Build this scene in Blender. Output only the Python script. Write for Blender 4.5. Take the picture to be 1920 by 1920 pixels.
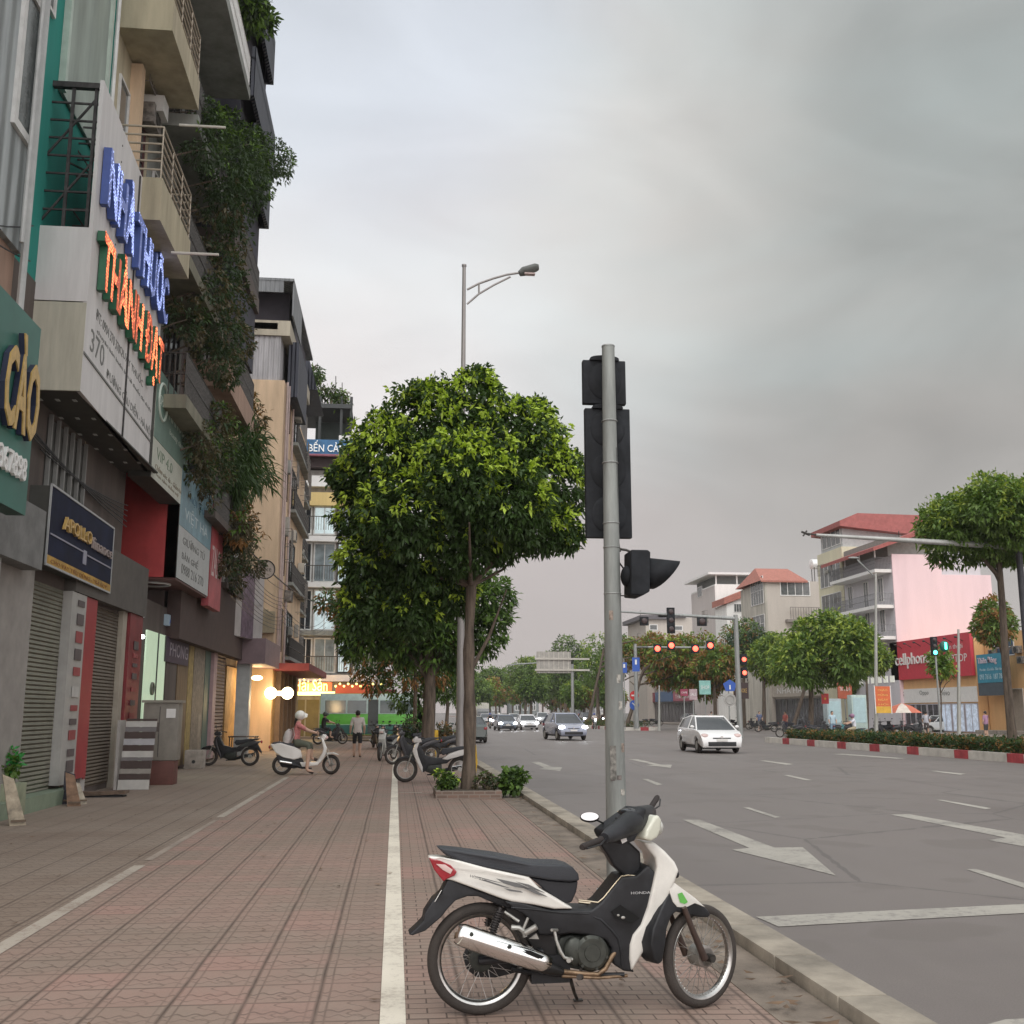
import bpy, bmesh, math, random
import numpy as np
from mathutils import Vector, Matrix
for o in list(bpy.data.objects): bpy.data.objects.remove(o, do_unlink=True)
SC = bpy.context.scene; COL = SC.collection
rad = math.radians; PI = math.pi
# ---------------------------------------------------------------- camera
CZ = 1.58; FP = 2000.0
PITCH = math.atan(375/FP); YAW = math.atan(218*math.cos(PITCH)/FP)
cam = bpy.data.cameras.new('camera'); cam.sensor_width = 36; cam.lens = 36*FP/1920
cam.clip_start = 0.1; cam.clip_end = 5000
co = bpy.data.objects.new('camera', cam); COL.objects.link(co)
co.location = (0, 0, CZ); co.rotation_euler = (PI/2+PITCH, 0, -YAW); SC.camera = co
SC.render.resolution_x = 1024; SC.render.resolution_y = 1024
SC.render.engine = 'CYCLES'
SC.view_settings.view_transform = 'Standard'; SC.view_settings.look = 'None'
SC.view_settings.exposure = 0.0; SC.view_settings.gamma = 1
# ---------------------------------------------------------------- sky and sun
W = bpy.data.worlds.new('World'); SC.world = W; W.use_nodes = True
nt = W.node_tree; nt.nodes.clear()
def N(t, **k):
    n = nt.nodes.new(t)
    for a, b in k.items(): setattr(n, a, b)
    return n
def L(a, b): nt.links.new(a, b)
SUN_EL = 48; SUN_AZ = 200      # degrees: high, behind the camera
sky = N('ShaderNodeTexSky', sky_type='NISHITA', sun_disc=False, sun_elevation=rad(SUN_EL), sun_rotation=rad(SUN_AZ))
tc = N('ShaderNodeTexCoord')
mp = N('ShaderNodeMapping'); mp.inputs['Rotation'].default_value = (0.0, rad(38), rad(12)); mp.inputs['Scale'].default_value = (1.1, 1.0, 2.5)
L(tc.outputs['Generated'], mp.inputs[0])
nz = N('ShaderNodeTexNoise'); nz.inputs['Scale'].default_value = 1.7; nz.inputs['Detail'].default_value = 5; nz.inputs['Roughness'].default_value = .45; nz.inputs['Distortion'].default_value = .6
L(mp.outputs[0], nz.inputs['Vector'])
def dotn(v):
    n = N('ShaderNodeVectorMath', operation='DOT_PRODUCT'); L(tc.outputs['Generated'], n.inputs[0]); n.inputs[1].default_value = v; return n.outputs['Value']
def math_(op, a, b=None, clamp=False):
    n = N('ShaderNodeMath', operation=op); n.use_clamp = clamp
    for i, x in enumerate((a, b)):
        if x is None: continue
        if hasattr(x, 'is_linked') or not isinstance(x, (int, float)): L(x, n.inputs[i])
        else: n.inputs[i].default_value = x
    return n.outputs[0]
def mrange(x, a, b, c=0., d=1.):
    n = N('ShaderNodeMapRange', interpolation_type='SMOOTHSTEP'); L(x, n.inputs[0])
    for i, q in enumerate((a, b, c, d)): n.inputs[1+i].default_value = q
    return n.outputs[0]
bright = mrange(math_('MAXIMUM', dotn((-0.089, 0.903, 0.420)), math_('MULTIPLY', dotn((0.06, 0.875, 0.48)), .995)), 0.93, 1.0)      # pale break in the cloud over the street
gloom = mrange(dotn((0.45, 0.80, 0.385)), 0.90, 1.0)              # the heavy grey cloud bank over the road
zc = dotn((0, 0, 1)); xc = dotn((1, 0, 0))
dark = mrange(math_('ADD', math_('MULTIPLY', xc, .9), math_('MULTIPLY', nz.outputs[0], .55)), .12, .98)
v = math_('ADD', .635, math_('MULTIPLY', bright, .27))
v = math_('SUBTRACT', v, math_('MULTIPLY', dark, .10))
v = math_('SUBTRACT', v, math_('MULTIPLY', gloom, .11))
v = math_('ADD', v, math_('MULTIPLY', math_('SUBTRACT', nz.outputs[0], .5), .36))
mp2 = N('ShaderNodeMapping'); mp2.inputs['Rotation'].default_value = (0.2, rad(30), rad(40)); mp2.inputs['Scale'].default_value = (2.0, 3.4, 4.5); L(tc.outputs['Generated'], mp2.inputs[0])
nz2 = N('ShaderNodeTexNoise'); nz2.inputs['Scale'].default_value = 1.6; nz2.inputs['Detail'].default_value = 6; nz2.inputs['Roughness'].default_value = .5; nz2.inputs['Distortion'].default_value = 1.2; L(mp2.outputs[0], nz2.inputs['Vector'])
v = math_('ADD', v, math_('MULTIPLY', math_('SUBTRACT', nz2.outputs[0], .5), .24))
low = mrange(zc, 0.02, 0.26)
v = math_('ADD', math_('MULTIPLY', v, low), math_('MULTIPLY', math_('SUBTRACT', 1., low), .52))
top = mrange(zc, .60, .95)
v = math_('ADD', v, math_('MULTIPLY', top, .62))
back = mrange(dotn((0.12, -0.95, 0.30)), .15, 1.0)                   # the clearer western sky behind the viewer
v = math_('ADD', v, math_('MULTIPLY', back, 1.35))
tint = N('ShaderNodeMixRGB'); tint.inputs[1].default_value = (1.06, .96, .935, 1); tint.inputs[2].default_value = (.985, 1.01, 1.02, 1)
L(mrange(math_('ADD', zc, math_('MULTIPLY', math_('SUBTRACT', nz.outputs[0], .5), .9)), .10, .52), tint.inputs[0])
mul = N('ShaderNodeMixRGB', blend_type='MULTIPLY'); mul.inputs[0].default_value = 1
L(tint.outputs[0], mul.inputs[1]); L(v, mul.inputs[2])
gt = N('ShaderNodeMixRGB', blend_type='MULTIPLY'); gt.inputs[2].default_value = (.95, 1.015, .985, 1); L(gloom, gt.inputs[0]); L(mul.outputs[0], gt.inputs[1])
bt = N('ShaderNodeMixRGB', blend_type='MULTIPLY'); bt.inputs[2].default_value = (.86, .89, .96, 1); L(mrange(dotn((-0.05, 0.80, 0.60)), .965, 1.0), bt.inputs[0]); L(gt.outputs[0], bt.inputs[1])
b1 = N('ShaderNodeBackground'); L(sky.outputs[0], b1.inputs[0]); b1.inputs[1].default_value = 0.05
b2 = N('ShaderNodeBackground'); L(bt.outputs[0], b2.inputs[0]); b2.inputs[1].default_value = 1.0
mx = N('ShaderNodeMixShader'); mx.inputs[0].default_value = .94; L(b1.outputs[0], mx.inputs[1]); L(b2.outputs[0], mx.inputs[2])
wo = N('ShaderNodeOutputWorld'); L(mx.outputs[0], wo.inputs[0])
sl = bpy.data.lights.new('sun', 'SUN'); sl.energy = 0.9; sl.angle = rad(25); sl.color = (1, .95, .88)
so = bpy.data.objects.new('sun', sl); COL.objects.link(so)
so.rotation_euler = (rad(90-SUN_EL), 0, rad(180-SUN_AZ))
# ---------------------------------------------------------------- pixel -> place
_t, _p = YAW, PITCH
Fw = Vector((math.sin(_t)*math.cos(_p), math.cos(_t)*math.cos(_p), math.sin(_p)))
Rt = Vector((math.cos(_t), -math.sin(_t), 0)); Up = Rt.cross(Fw); C0 = Vector((0, 0, CZ))
def ray(x, y): return Fw + Rt*((x-960)/FP) + Up*((960-y)/FP)
def G(x, y, z=0.):
    d = ray(x, y); return C0 + d*((z-CZ)/d.z)
def AX(x, y, X):
    d = ray(x, y); return C0 + d*(X/d.x)
def AY(x, y, Y):
    d = ray(x, y); return C0 + d*(Y/d.y)
RZ = -0.10     # road level
# ---------------------------------------------------------------- materials
_m = {}
def M(name, c=(.5, .5, .5), rough=.6, metal=0., var=.12, sc=3., bump=0., bsc=40., emit=None, es=1., spec=.5, streak=False, coat=0.):
    if name in _m: return _m[name]
    m = bpy.data.materials.new(name); m.use_nodes = True; t = m.node_tree; t.nodes.clear()
    o = t.nodes.new('ShaderNodeOutputMaterial'); b = t.nodes.new('ShaderNodeBsdfPrincipled'); t.links.new(b.outputs[0], o.inputs[0])
    b.inputs['Roughness'].default_value = rough; b.inputs['Metallic'].default_value = metal
    b.inputs['Specular IOR Level'].default_value = spec; b.inputs['Coat Weight'].default_value = coat
    tx = t.nodes.new('ShaderNodeTexCoord')
    n = t.nodes.new('ShaderNodeTexNoise'); n.inputs['Scale'].default_value = sc; n.inputs['Detail'].default_value = 6; n.inputs['Roughness'].default_value = .65
    src = tx.outputs['Object']
    if streak:
        mpp = t.nodes.new('ShaderNodeMapping'); mpp.inputs['Scale'].default_value = (1.6, 1.6, .22); t.links.new(src, mpp.inputs[0]); src = mpp.outputs[0]
    t.links.new(src, n.inputs['Vector'])
    r = t.nodes.new('ShaderNodeValToRGB'); r.color_ramp.elements[0].position = .3; r.color_ramp.elements[1].position = .72
    r.color_ramp.elements[0].color = tuple(max(0, x*(1-var*1.6)) for x in c)+(1,)
    r.color_ramp.elements[1].color = tuple(min(1, x*(1+var)) for x in c)+(1,)
    t.links.new(n.outputs[0], r.inputs[0]); t.links.new(r.outputs[0], b.inputs['Base Color'])
    if bump:
        n2 = t.nodes.new('ShaderNodeTexNoise'); n2.inputs['Scale'].default_value = bsc; n2.inputs['Detail'].default_value = 3
        t.links.new(tx.outputs['Object'], n2.inputs['Vector'])
        bp = t.nodes.new('ShaderNodeBump'); bp.inputs['Strength'].default_value = bump; bp.inputs['Distance'].default_value = .01
        t.links.new(n2.outputs[0], bp.inputs['Height']); t.links.new(bp.outputs[0], b.inputs['Normal'])
    if emit:
        b.inputs['Emission Color'].default_value = emit+(1,); b.inputs['Emission Strength'].default_value = es
    _m[name] = m; return m
def lin(r, g, b, k=1.):
    f = lambda u: (u/255/12.92 if u <= 10 else ((u/255+.055)/1.055)**2.4)
    return (min(.9, f(r)*k), min(.9, f(g)*k), min(.9, f(b)*k))
def P(r, g, b, k=1.5, rough=.6, **kw):      # a paint colour from an 8-bit reading
    return M('paint_%d_%d_%d_%d' % (r, g, b, int(k*100+rough*10)), lin(r, g, b, k), rough, **kw)
# ---------------------------------------------------------------- mesh collecting
class Fr:                                    # a wall frame: a along, b up, c outwards
    def __init__(s, o, u, n): s.o = Vector(o); s.u = Vector(u).normalized(); s.n = Vector(n).normalized(); s.z = Vector((0, 0, 1))
    def P(s, a, b, c=0.): return s.o + s.u*a + s.z*b + s.n*c
class MB:
    def __init__(s): s.v = []; s.f = []; s.m = []
    def add(s, vs, fs, mi=0):
        k = len(s.v); s.v += [tuple(x) for x in vs]; s.f += [tuple(i+k for i in q) for q in fs]; s.m += [mi]*len(fs); return s
    def box(s, x0, x1, y0, y1, z0, z1, mi=0):
        return s.add([(x, y, z) for x in (x0, x1) for y in (y0, y1) for z in (z0, z1)],
                     [(0, 1, 3, 2), (4, 6, 7, 5), (0, 4, 5, 1), (2, 3, 7, 6), (0, 2, 6, 4), (1, 5, 7, 3)], mi)
    def fb(s, fr, a0, a1, b0, b1, c0, c1, mi=0):
        return s.add([fr.P(a, b, c) for a in (a0, a1) for b in (b0, b1) for c in (c0, c1)],
                     [(0, 1, 3, 2), (4, 6, 7, 5), (0, 4, 5, 1), (2, 3, 7, 6), (0, 2, 6, 4), (1, 5, 7, 3)], mi)
    def quad(s, a, b, c, d, mi=0): return s.add([a, b, c, d], [(0, 1, 2, 3)], mi)
    def prism(s, poly, w, w2=None, mi=0):    # poly in (x,z); w = half width or callable(x,z) ; y from -w to +w (or w..w2)
        n = len(poly)
        A = [(x, -(w(x, z)) if callable(w) else (-w if w2 is None else w), z) for x, z in poly]
        B = [(x, (w(x, z)) if callable(w) else (w if w2 is None else w2), z) for x, z in poly]
        return s.add(A+B, [tuple(range(n)), tuple(range(2*n-1, n-1, -1))] + [(i, n+i, n+(i+1) % n, (i+1) % n) for i in range(n)], mi)
    def tube(s, path, r, n=10, mi=0, caps=True):
        path = [Vector(p) for p in path]; k = len(path)
        rs = r if isinstance(r, (list, tuple)) else [r]*k
        rings = []; prev = None
        for i in range(k):
            d = (path[min(i+1, k-1)]-path[max(i-1, 0)]).normalized()
            if prev is None: a = d.orthogonal().normalized()
            else:
                a = prev - d*prev.dot(d); a = a.normalized() if a.length > 1e-6 else d.orthogonal().normalized()
            prev = a; b = d.cross(a)
            rr = rs[i] if isinstance(rs[i], (tuple, list)) else (rs[i], rs[i])
            rings.append([path[i] + a*math.cos(2*PI*j/n)*rr[0] + b*math.sin(2*PI*j/n)*rr[1] for j in range(n)])
        vs = [p for q in rings for p in q]
        fs = [(i*n+j, i*n+(j+1) % n, (i+1)*n+(j+1) % n, (i+1)*n+j) for i in range(k-1) for j in range(n)]
        if caps: fs += [tuple(range(n-1, -1, -1)), tuple((k-1)*n+j for j in range(n))]
        return s.add(vs, fs, mi)
    def ring(s, c, R, r, n=40, k=10, mi=0, ax='y', sy=1.):      # torus in the xz plane
        c = Vector(c); vs = []; fs = []
        for i in range(n):
            t = 2*PI*i/n
            for j in range(k):
                q = 2*PI*j/k; rr = R + r*math.cos(q); h = r*sy*math.sin(q)
                vs.append(c + (Vector((rr*math.cos(t), h, rr*math.sin(t))) if ax == 'y' else Vector((rr*math.cos(t), rr*math.sin(t), h)) if ax == 'z' else Vector((h, rr*math.cos(t), rr*math.sin(t)))))
        for i in range(n):
            for j in range(k): fs.append((i*k+j, i*k+(j+1) % k, ((i+1) % n)*k+(j+1) % k, ((i+1) % n)*k+j))
        return s.add(vs, fs, mi)
    def ell(s, c, rx, ry, rz, n=16, k=10, mi=0):
        c = Vector(c); vs = [c+Vector((0, 0, rz))]; fs = []
        for i in range(1, k):
            a = PI*i/k
            for j in range(n): vs.append(c+Vector((rx*math.sin(a)*math.cos(2*PI*j/n), ry*math.sin(a)*math.sin(2*PI*j/n), rz*math.cos(a))))
        vs.append(c-Vector((0, 0, rz)))
        for j in range(n): fs.append((0, 1+j, 1+(j+1) % n))
        for i in range(k-2):
            for j in range(n): fs.append((1+i*n+j, 1+(i+1)*n+j, 1+(i+1)*n+(j+1) % n, 1+i*n+(j+1) % n))
        b = 1+(k-2)*n
        for j in range(n): fs.append((b+j, len(vs)-1, b+(j+1) % n))
        return s.add(vs, fs, mi)
    def build(s, name, mats, parent=None, xf=None, bevel=0., seg=2, smooth=40, world=False, sub=0):
        if not isinstance(mats, (list, tuple)): mats = [mats]
        off = Vector((0, 0, 0))
        if world and parent is not None:
            q = parent
            while q is not None: off += q.location; q = q.parent
        vs = [xf(Vector(v)) if xf else Vector(v) for v in s.v]
        me = bpy.data.meshes.new(name); me.from_pydata([tuple(v-off) for v in vs], [], s.f); me.update()
        for m in mats: me.materials.append(m)
        if len(mats) > 1: me.polygons.foreach_set('material_index', s.m)
        bm = bmesh.new(); bm.from_mesh(me); bmesh.ops.recalc_face_normals(bm, faces=bm.faces)
        if bevel:
            es = [e for e in bm.edges if len(e.link_faces) == 2 and e.calc_face_angle(0) > .6]
            try: bmesh.ops.bevel(bm, geom=es, offset=bevel, segments=seg, affect='EDGES', profile=.6, clamp_overlap=True)
            except Exception: pass
        bm.to_mesh(me); bm.free()
        if smooth:
            me.polygons.foreach_set('use_smooth', [True]*len(me.polygons)); me.set_sharp_from_angle(angle=rad(smooth))
        o = bpy.data.objects.new(name, me); COL.objects.link(o)
        if parent is not None: o.parent = parent
        return o
def tag(o, label=None, cat=None, group=None, kind=None):
    if label: o['label'] = label
    if cat: o['category'] = cat
    if group: o['group'] = group
    if kind: o['kind'] = kind
    return o
def thing(name, label, cat, loc=(0, 0, 0), rz=0., group=None):
    o = bpy.data.objects.new(name, None); COL.objects.link(o); o.location = Vector(loc); o.rotation_euler = (0, 0, rz); o.empty_display_size = .2
    return tag(o, label, cat, group)
def copy_tree(o, parent=None):
    c = o.copy(); COL.objects.link(c); c.parent = parent
    for ch in list(o.children): copy_tree(ch, c)
    return c
def place(o, loc, rz, label, group=None):
    o.location = Vector(loc); o.rotation_euler = (0, 0, rz); o['label'] = label
    if group: o['group'] = group
    return o
def text(name, s, fr, a, b, c, h, mat, parent=None, w=None, dep=.004, world=True, xf=None, shear=0., bold=0.):
    cu = bpy.data.curves.new(name, 'FONT'); cu.body = s; cu.size = 1; cu.extrude = 0.001; cu.resolution_u = 2; cu.shear = shear; cu.offset = bold
    to = bpy.data.objects.new(name, cu); COL.objects.link(to)
    bpy.context.view_layer.update()
    me = bpy.data.meshes.new_from_object(to.evaluated_get(bpy.context.evaluated_depsgraph_get()))
    bpy.data.objects.remove(to, do_unlink=True)
    vs = [v.co.copy() for v in me.vertices]; fs = [tuple(p.vertices) for p in me.polygons]
    if not vs: return None
    x0 = min(v.x for v in vs); x1 = max(v.x for v in vs); y0 = min(v.y for v in vs); y1 = max(v.y for v in vs)
    sy = h/max(.01, y1-y0); sx = sy if w is None else w/max(.01, x1-x0)
    mb = MB(); mb.add([fr.P(a+(v.x-x0)*sx, b+(v.y-y0)*sy, c+(dep if v.z > 0 else 0)) for v in vs], fs)
    return mb.build(name, mat, parent, world=world and parent is not None, smooth=0, xf=xf)
FX = lambda X, Y, z=0.: Fr((X, Y, z), (0, 1, 0), (1, 0, 0))     # left row, facing +X
FN = lambda X, Y, z=0.: Fr((X, Y, z), (0, -1, 0), (-1, 0, 0))   # right row, facing -X
FC = lambda X, Y, z=0.: Fr((X, Y, z), (1, 0, 0), (0, -1, 0))    # facing the camera
# common materials
black = M('black_plastic', (.018, .018, .02), .5, bump=.15, bsc=300, var=.25)
rubber = M('rubber', (.046, .038, .033), .85, bump=.4, bsc=120, var=.35)
chrome = M('chrome', (.75, .74, .72), .16, 1., var=.08)
steel = M('galvanised_steel', (.32, .33, .32), .55, .35, var=.18, sc=6, streak=True)
darkst = M('dark_steel', (.07, .065, .06), .5, .6, var=.4, sc=20)
rust = M('rusty_pipe', (.28, .19, .12), .5, .7, var=.4, sc=20)
whitep = M('white_plastic', (.72, .70, .67), .28, var=.04, coat=.4)
concrete = M('concrete', (.34, .30, .26), .9, var=.25, sc=4, bump=.4)
glassd = M('dark_glass', (.03, .035, .04), .12, var=.3, spec=.8)
lamp_w = M('lit_lamp', (.9, .9, .9), .3, emit=(.93, .96, 1), es=24)
skin = M('skin', (.52, .33, .24), .6, var=.08)
# ================================================================ GROUND
def nodes_mat(name):
    m = bpy.data.materials.new(name); m.use_nodes = True; t = m.node_tree; t.nodes.clear()
    o = t.nodes.new('ShaderNodeOutputMaterial'); b = t.nodes.new('ShaderNodeBsdfPrincipled'); t.links.new(b.outputs[0], o.inputs[0]); return m, t, b
class NB:
    def __init__(s, t): s.t = t
    def n(s, ty, **k):
        q = s.t.nodes.new(ty)
        for a, b in k.items(): setattr(q, a, b)
        return q
    def l(s, a, b): s.t.links.new(a, b)
    def m(s, op, *xs, clamp=False):
        q = s.n('ShaderNodeMath', operation=op); q.use_clamp = clamp
        for i, x in enumerate(xs):
            if isinstance(x, (int, float)): q.inputs[i].default_value = x
            else: s.l(x, q.inputs[i])
        return q.outputs[0]
    def line(s, x, per, off, wid):       # 1 on a line of width wid every per metres
        f = s.m('FRACT', s.m('DIVIDE', s.m('ADD', x, 100*per-off+wid/2), per))
        return s.m('LESS_THAN', f, wid/per)
    def soft(s, x, per, off, wid):
        f = s.m('FRACT', s.m('DIVIDE', s.m('ADD', x, 100*per-off+per/2), per))
        d = s.m('MULTIPLY', s.m('ABSOLUTE', s.m('SUBTRACT', f, .5)), per/wid)
        return s.m('SUBTRACT', 1., s.m('MULTIPLY', d, 1.), clamp=True)
    def noise(s, vec, sc, det=4, rough=.6):
        q = s.n('ShaderNodeTexNoise'); q.inputs['Scale'].default_value = sc; q.inputs['Detail'].default_value = det; q.inputs['Roughness'].default_value = rough
        s.l(vec, q.inputs['Vector']); return q.outputs[0]
    def mix(s, f, a, b, mode='MIX'):
        q = s.n('ShaderNodeMixRGB', blend_type=mode)
        for i, x in enumerate((f, a, b)):
            if isinstance(x, (int, float)): q.inputs[i].default_value = x
            elif isinstance(x, tuple): q.inputs[i].default_value = x+(1,)
            else: s.l(x, q.inputs[i])
        return q.outputs[0]
    def mr(s, x, a, b, c=0., d=1.):
        q = s.n('ShaderNodeMapRange'); s.l(x, q.inputs[0])
        for i, z in enumerate((a, b, c, d)): q.inputs[1+i].default_value = z
        return q.outputs[0]
def pave_mat():
    m, t, b = nodes_mat('pavement_tiles'); k = NB(t)
    tc = k.n('ShaderNodeTexCoord').outputs['Object']; sp = k.n('ShaderNodeSeparateXYZ'); k.l(tc, sp.inputs[0])
    wn = k.n('ShaderNodeTexNoise'); wn.inputs['Scale'].default_value = 1.3; k.l(tc, wn.inputs['Vector'])
    wob = k.m('MULTIPLY', k.m('SUBTRACT', wn.outputs[0], .5), .014)
    X = k.m('ADD', sp.outputs[0], wob); Y = k.m('ADD', sp.outputs[1], wob)
    wn2 = k.noise(tc, 9, 3); wo2 = k.m('MULTIPLY', k.m('SUBTRACT', wn2, .5), .03)
    X2 = k.m('ADD', X, wo2); Y2 = k.m('ADD', Y, wo2)
    joint = k.m('MAXIMUM', k.soft(X, .4, 0, .020), k.m('MULTIPLY', k.soft(Y, .4, 0, .018), .85))
    joint = k.m('MAXIMUM', joint, k.m('MULTIPLY', k.soft(X, .4, .055, .010), .6))
    joint = k.m('MAXIMUM', joint, k.m('MULTIPLY', k.soft(X, .4, -.05, .010), .35))
    # carved motif inside every tile: wavy cross grooves
    wave = k.m('MULTIPLY', k.m('SINE', k.m('MULTIPLY', X, 2*PI/.1)), .022)
    orn = k.m('MULTIPLY', k.soft(k.m('ADD', Y2, wave), .4, .2, .017), .8)
    orn = k.m('MAXIMUM', orn, k.m('MULTIPLY', k.soft(k.m('SUBTRACT', Y2, wave), .4, .10, .013), .6))
    orn = k.m('MAXIMUM', orn, k.m('MULTIPLY', k.soft(k.m('SUBTRACT', X2, k.m('MULTIPLY', k.m('SINE', k.m('MULTIPLY', Y, 2*PI/.2)), .05)), .4, .22, .012), .6))
    # fret blocks on the kerb side of the white line
    br = k.n('ShaderNodeTexBrick'); br.offset = .5; br.inputs['Scale'].default_value = 1
    br.inputs['Brick Width'].default_value = .2; br.inputs['Row Height'].default_value = .1; br.inputs['Mortar Size'].default_value = .006; br.inputs['Mortar Smooth'].default_value = .6
    k.l(tc, br.inputs['Vector'])
    fret = k.m('MULTIPLY', br.outputs['Fac'], .95)
    side = k.m('GREATER_THAN', sp.outputs[0], .08)
    apron = k.m('LESS_THAN', sp.outputs[0], -2.62)
    pat = k.m('MAXIMUM', joint, k.m('ADD', k.m('MULTIPLY', orn, k.m('SUBTRACT', 1., side)), k.m('MULTIPLY', fret, side)))
    fade = k.mr(sp.outputs[0], -6.5, -2.6, .45, 1)
    big = k.noise(tc, .55, 4); mid = k.noise(tc, 2.6, 5); fine = k.noise(tc, 60, 3)
    pat = k.m('MULTIPLY', k.m('MULTIPLY', pat, fade), k.mr(mid, .25, .6, .6, 1))
    cell = k.n('ShaderNodeCombineXYZ')
    k.l(k.m('FLOOR', k.m('DIVIDE', X, .4)), cell.inputs[0]); k.l(k.m('FLOOR', k.m('DIVIDE', Y, .4)), cell.inputs[1])
    wt = k.n('ShaderNodeTexWhiteNoise', noise_dimensions='3D'); k.l(cell.outputs[0], wt.inputs[0])
    base = k.mix(k.mr(big, .38, .62), (.255, .190, .150), (.318, .212, .172))
    base = k.mix(k.m('MULTIPLY', k.mr(wt.outputs[0], .80, .97), .55), base, (.375, .215, .178))
    base = k.mix(k.mr(mid, .45, .8, 0, .5), base, (.300, .243, .198))
    base = k.mix(apron, base, k.mix(k.mr(big, .35, .65), (.215, .160, .122), (.270, .215, .170)))
    base = k.mix(k.mr(fine, .3, .7, .0, .25), base, (.15, .12, .1))
    col = k.mix(k.m('MULTIPLY', pat, .92), base, (.060, .040, .030))
    blot = k.noise(tc, 1.1, 6, .7); col = k.mix(k.mr(blot, .56, .72, 0, .45), col, (.15, .115, .095))
    spot = k.n('ShaderNodeTexVoronoi'); spot.inputs['Scale'].default_value = 2.3; k.l(tc, spot.inputs['Vector'])
    col = k.mix(k.m('MULTIPLY', k.m('LESS_THAN', spot.outputs['Distance'], .045), .6), col, (.07, .05, .04))
    k.l(col, b.inputs['Base Color']); b.inputs['Roughness'].default_value = .72
    k.l(k.mr(blot, .3, .7, .6, .85), b.inputs['Roughness'])
    h = k.m('SUBTRACT', k.m('MULTIPLY', fine, .15), pat); bp = k.n('ShaderNodeBump'); bp.inputs['Strength'].default_value = .55; bp.inputs['Distance'].default_value = .008
    k.l(h, bp.inputs['Height']); k.l(bp.outputs[0], b.inputs['Normal']); return m
def road_mat():
    m, t, b = nodes_mat('asphalt'); k = NB(t)
    tc = k.n('ShaderNodeTexCoord').outputs['Object']
    mp = k.n('ShaderNodeMapping'); mp.inputs['Scale'].default_value = (.9, .07, 1); k.l(tc, mp.inputs[0])
    tr = k.noise(mp.outputs[0], .8, 3); big = k.noise(tc, .22, 4); mid = k.noise(tc, 3, 5); fine = k.noise(tc, 90, 2)
    c = k.mix(k.mr(big, .35, .65), (.158, .136, .128), (.212, .184, .171))
    c = k.mix(k.mr(tr, .4, .65, 0, .6), c, (.215, .19, .18))
    c = k.mix(k.mr(mid, .5, .8, 0, .35), c, (.21, .19, .165))
    c = k.mix(k.mr(fine, .3, .7, 0, .55), c, (.10, .085, .075))
    pt = k.noise(tc, .9, 2, .4); c = k.mix(k.mr(pt, .58, .62, 0, .42), c, (.13, .112, .10))
    vo = k.n('ShaderNodeTexVoronoi', feature='DISTANCE_TO_EDGE'); vo.inputs['Scale'].default_value = .16; k.l(tc, vo.inputs['Vector'])
    c = k.mix(k.m('MULTIPLY', k.m('LESS_THAN', k.m('ADD', vo.outputs['Distance'], k.m('MULTIPLY', mid, .02)), .014), .6), c, (.09, .08, .075))
    k.l(c, b.inputs['Base Color']); k.l(k.mr(big, .3, .7, .50, .62), b.inputs['Roughness']); b.inputs['Specular IOR Level'].default_value = .45
    bp = k.n('ShaderNodeBump'); bp.inputs['Strength'].default_value = .3; bp.inputs['Distance'].default_value = .004
    k.l(fine, bp.inputs['Height']); k.l(bp.outputs[0], b.inputs['Normal']); return m
def worn_mat(name, c, under, amt=.5):
    m, t, b = nodes_mat(name); k = NB(t); tc = k.n('ShaderNodeTexCoord').outputs['Object']
    a = k.noise(tc, 14, 6, .8); g = k.noise(tc, 1.2, 3)
    f = k.mr(k.m('ADD', a, k.m('MULTIPLY', k.m('SUBTRACT', g, .5), .5)), .50, .66, 0, amt)
    k.l(k.mix(f, k.mix(k.mr(g, .3, .7), c, tuple(x*.82 for x in c)), under), b.inputs['Base Color']); b.inputs['Roughness'].default_value = .75
    return m
asphalt = road_mat(); paveM = pave_mat()
paintR = worn_mat('road_paint', (.40, .375, .33), (.18, .165, .155), .75)
paintP = worn_mat('pavement_paint', (.74, .68, .57), (.26, .20, .16), .5)
paintF = worn_mat('faded_paint', (.42, .37, .31), (.24, .18, .145), .95)
def struct(name, mb, mat, **k): return tag(mb.build(name, mat, **k), kind='structure')
def sheet(name, pts, z, mat):
    mb = MB(); mb.add([(p[0], p[1], z) for p in pts], [tuple(range(len(pts)))]); return struct(name, mb, mat, smooth=0)
struct('ground', MB().add([(-900, -60, -.16), (900, -60, -.16), (900, 1500, -.16), (-900, 1500, -.16)], [(0, 1, 2, 3)]), M('far_ground', (.12, .11, .10), .9, sc=.05), smooth=0)
struct('road', MB().add([(2.5, -40, RZ), (37.5, -40, RZ), (37.5, 1200, RZ), (-60, 1200, RZ), (-60, 61, RZ), (2.5, 61, RZ)], [(0, 1, 2, 3, 4, 5)]), asphalt, smooth=0)
pz = [(-12, 0), (.9, 0), (1.5, -.014), (2.05, -.030)]; mb = MB()     # the paving falls slightly towards the kerb
for (xa, za), (xb, zb2) in zip(pz[:-1], pz[1:]): mb.add([(xa, -30, za), (xb, -30, zb2), (xb, 60, zb2), (xa, 60, za)], [(0, 1, 2, 3)])
mb.add([(-12, 60, 0), (.9, 60, 0), (1.5, 60, -.014), (2.05, 60, -.03), (2.05, 60, -.15), (-12, 60, -.15)], [(0, 1, 2, 3, 4, 5)]); struct('pavement', mb, paveM, smooth=0)
mb = MB(); mb.box(2.05, 2.42, -30, 60, -.15, -.026); struct('pavement_edge_strip', mb, M('strip_concrete', (.215, .175, .14), .85, var=.3, sc=2.5, bump=.5, bsc=60))
mb = MB(); y = -20.
while y < 60:
    mb.box(2.43, 2.72, y, y+.985, -.14, .055+.0005*math.sin(y*9)); y += 1.0
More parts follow.
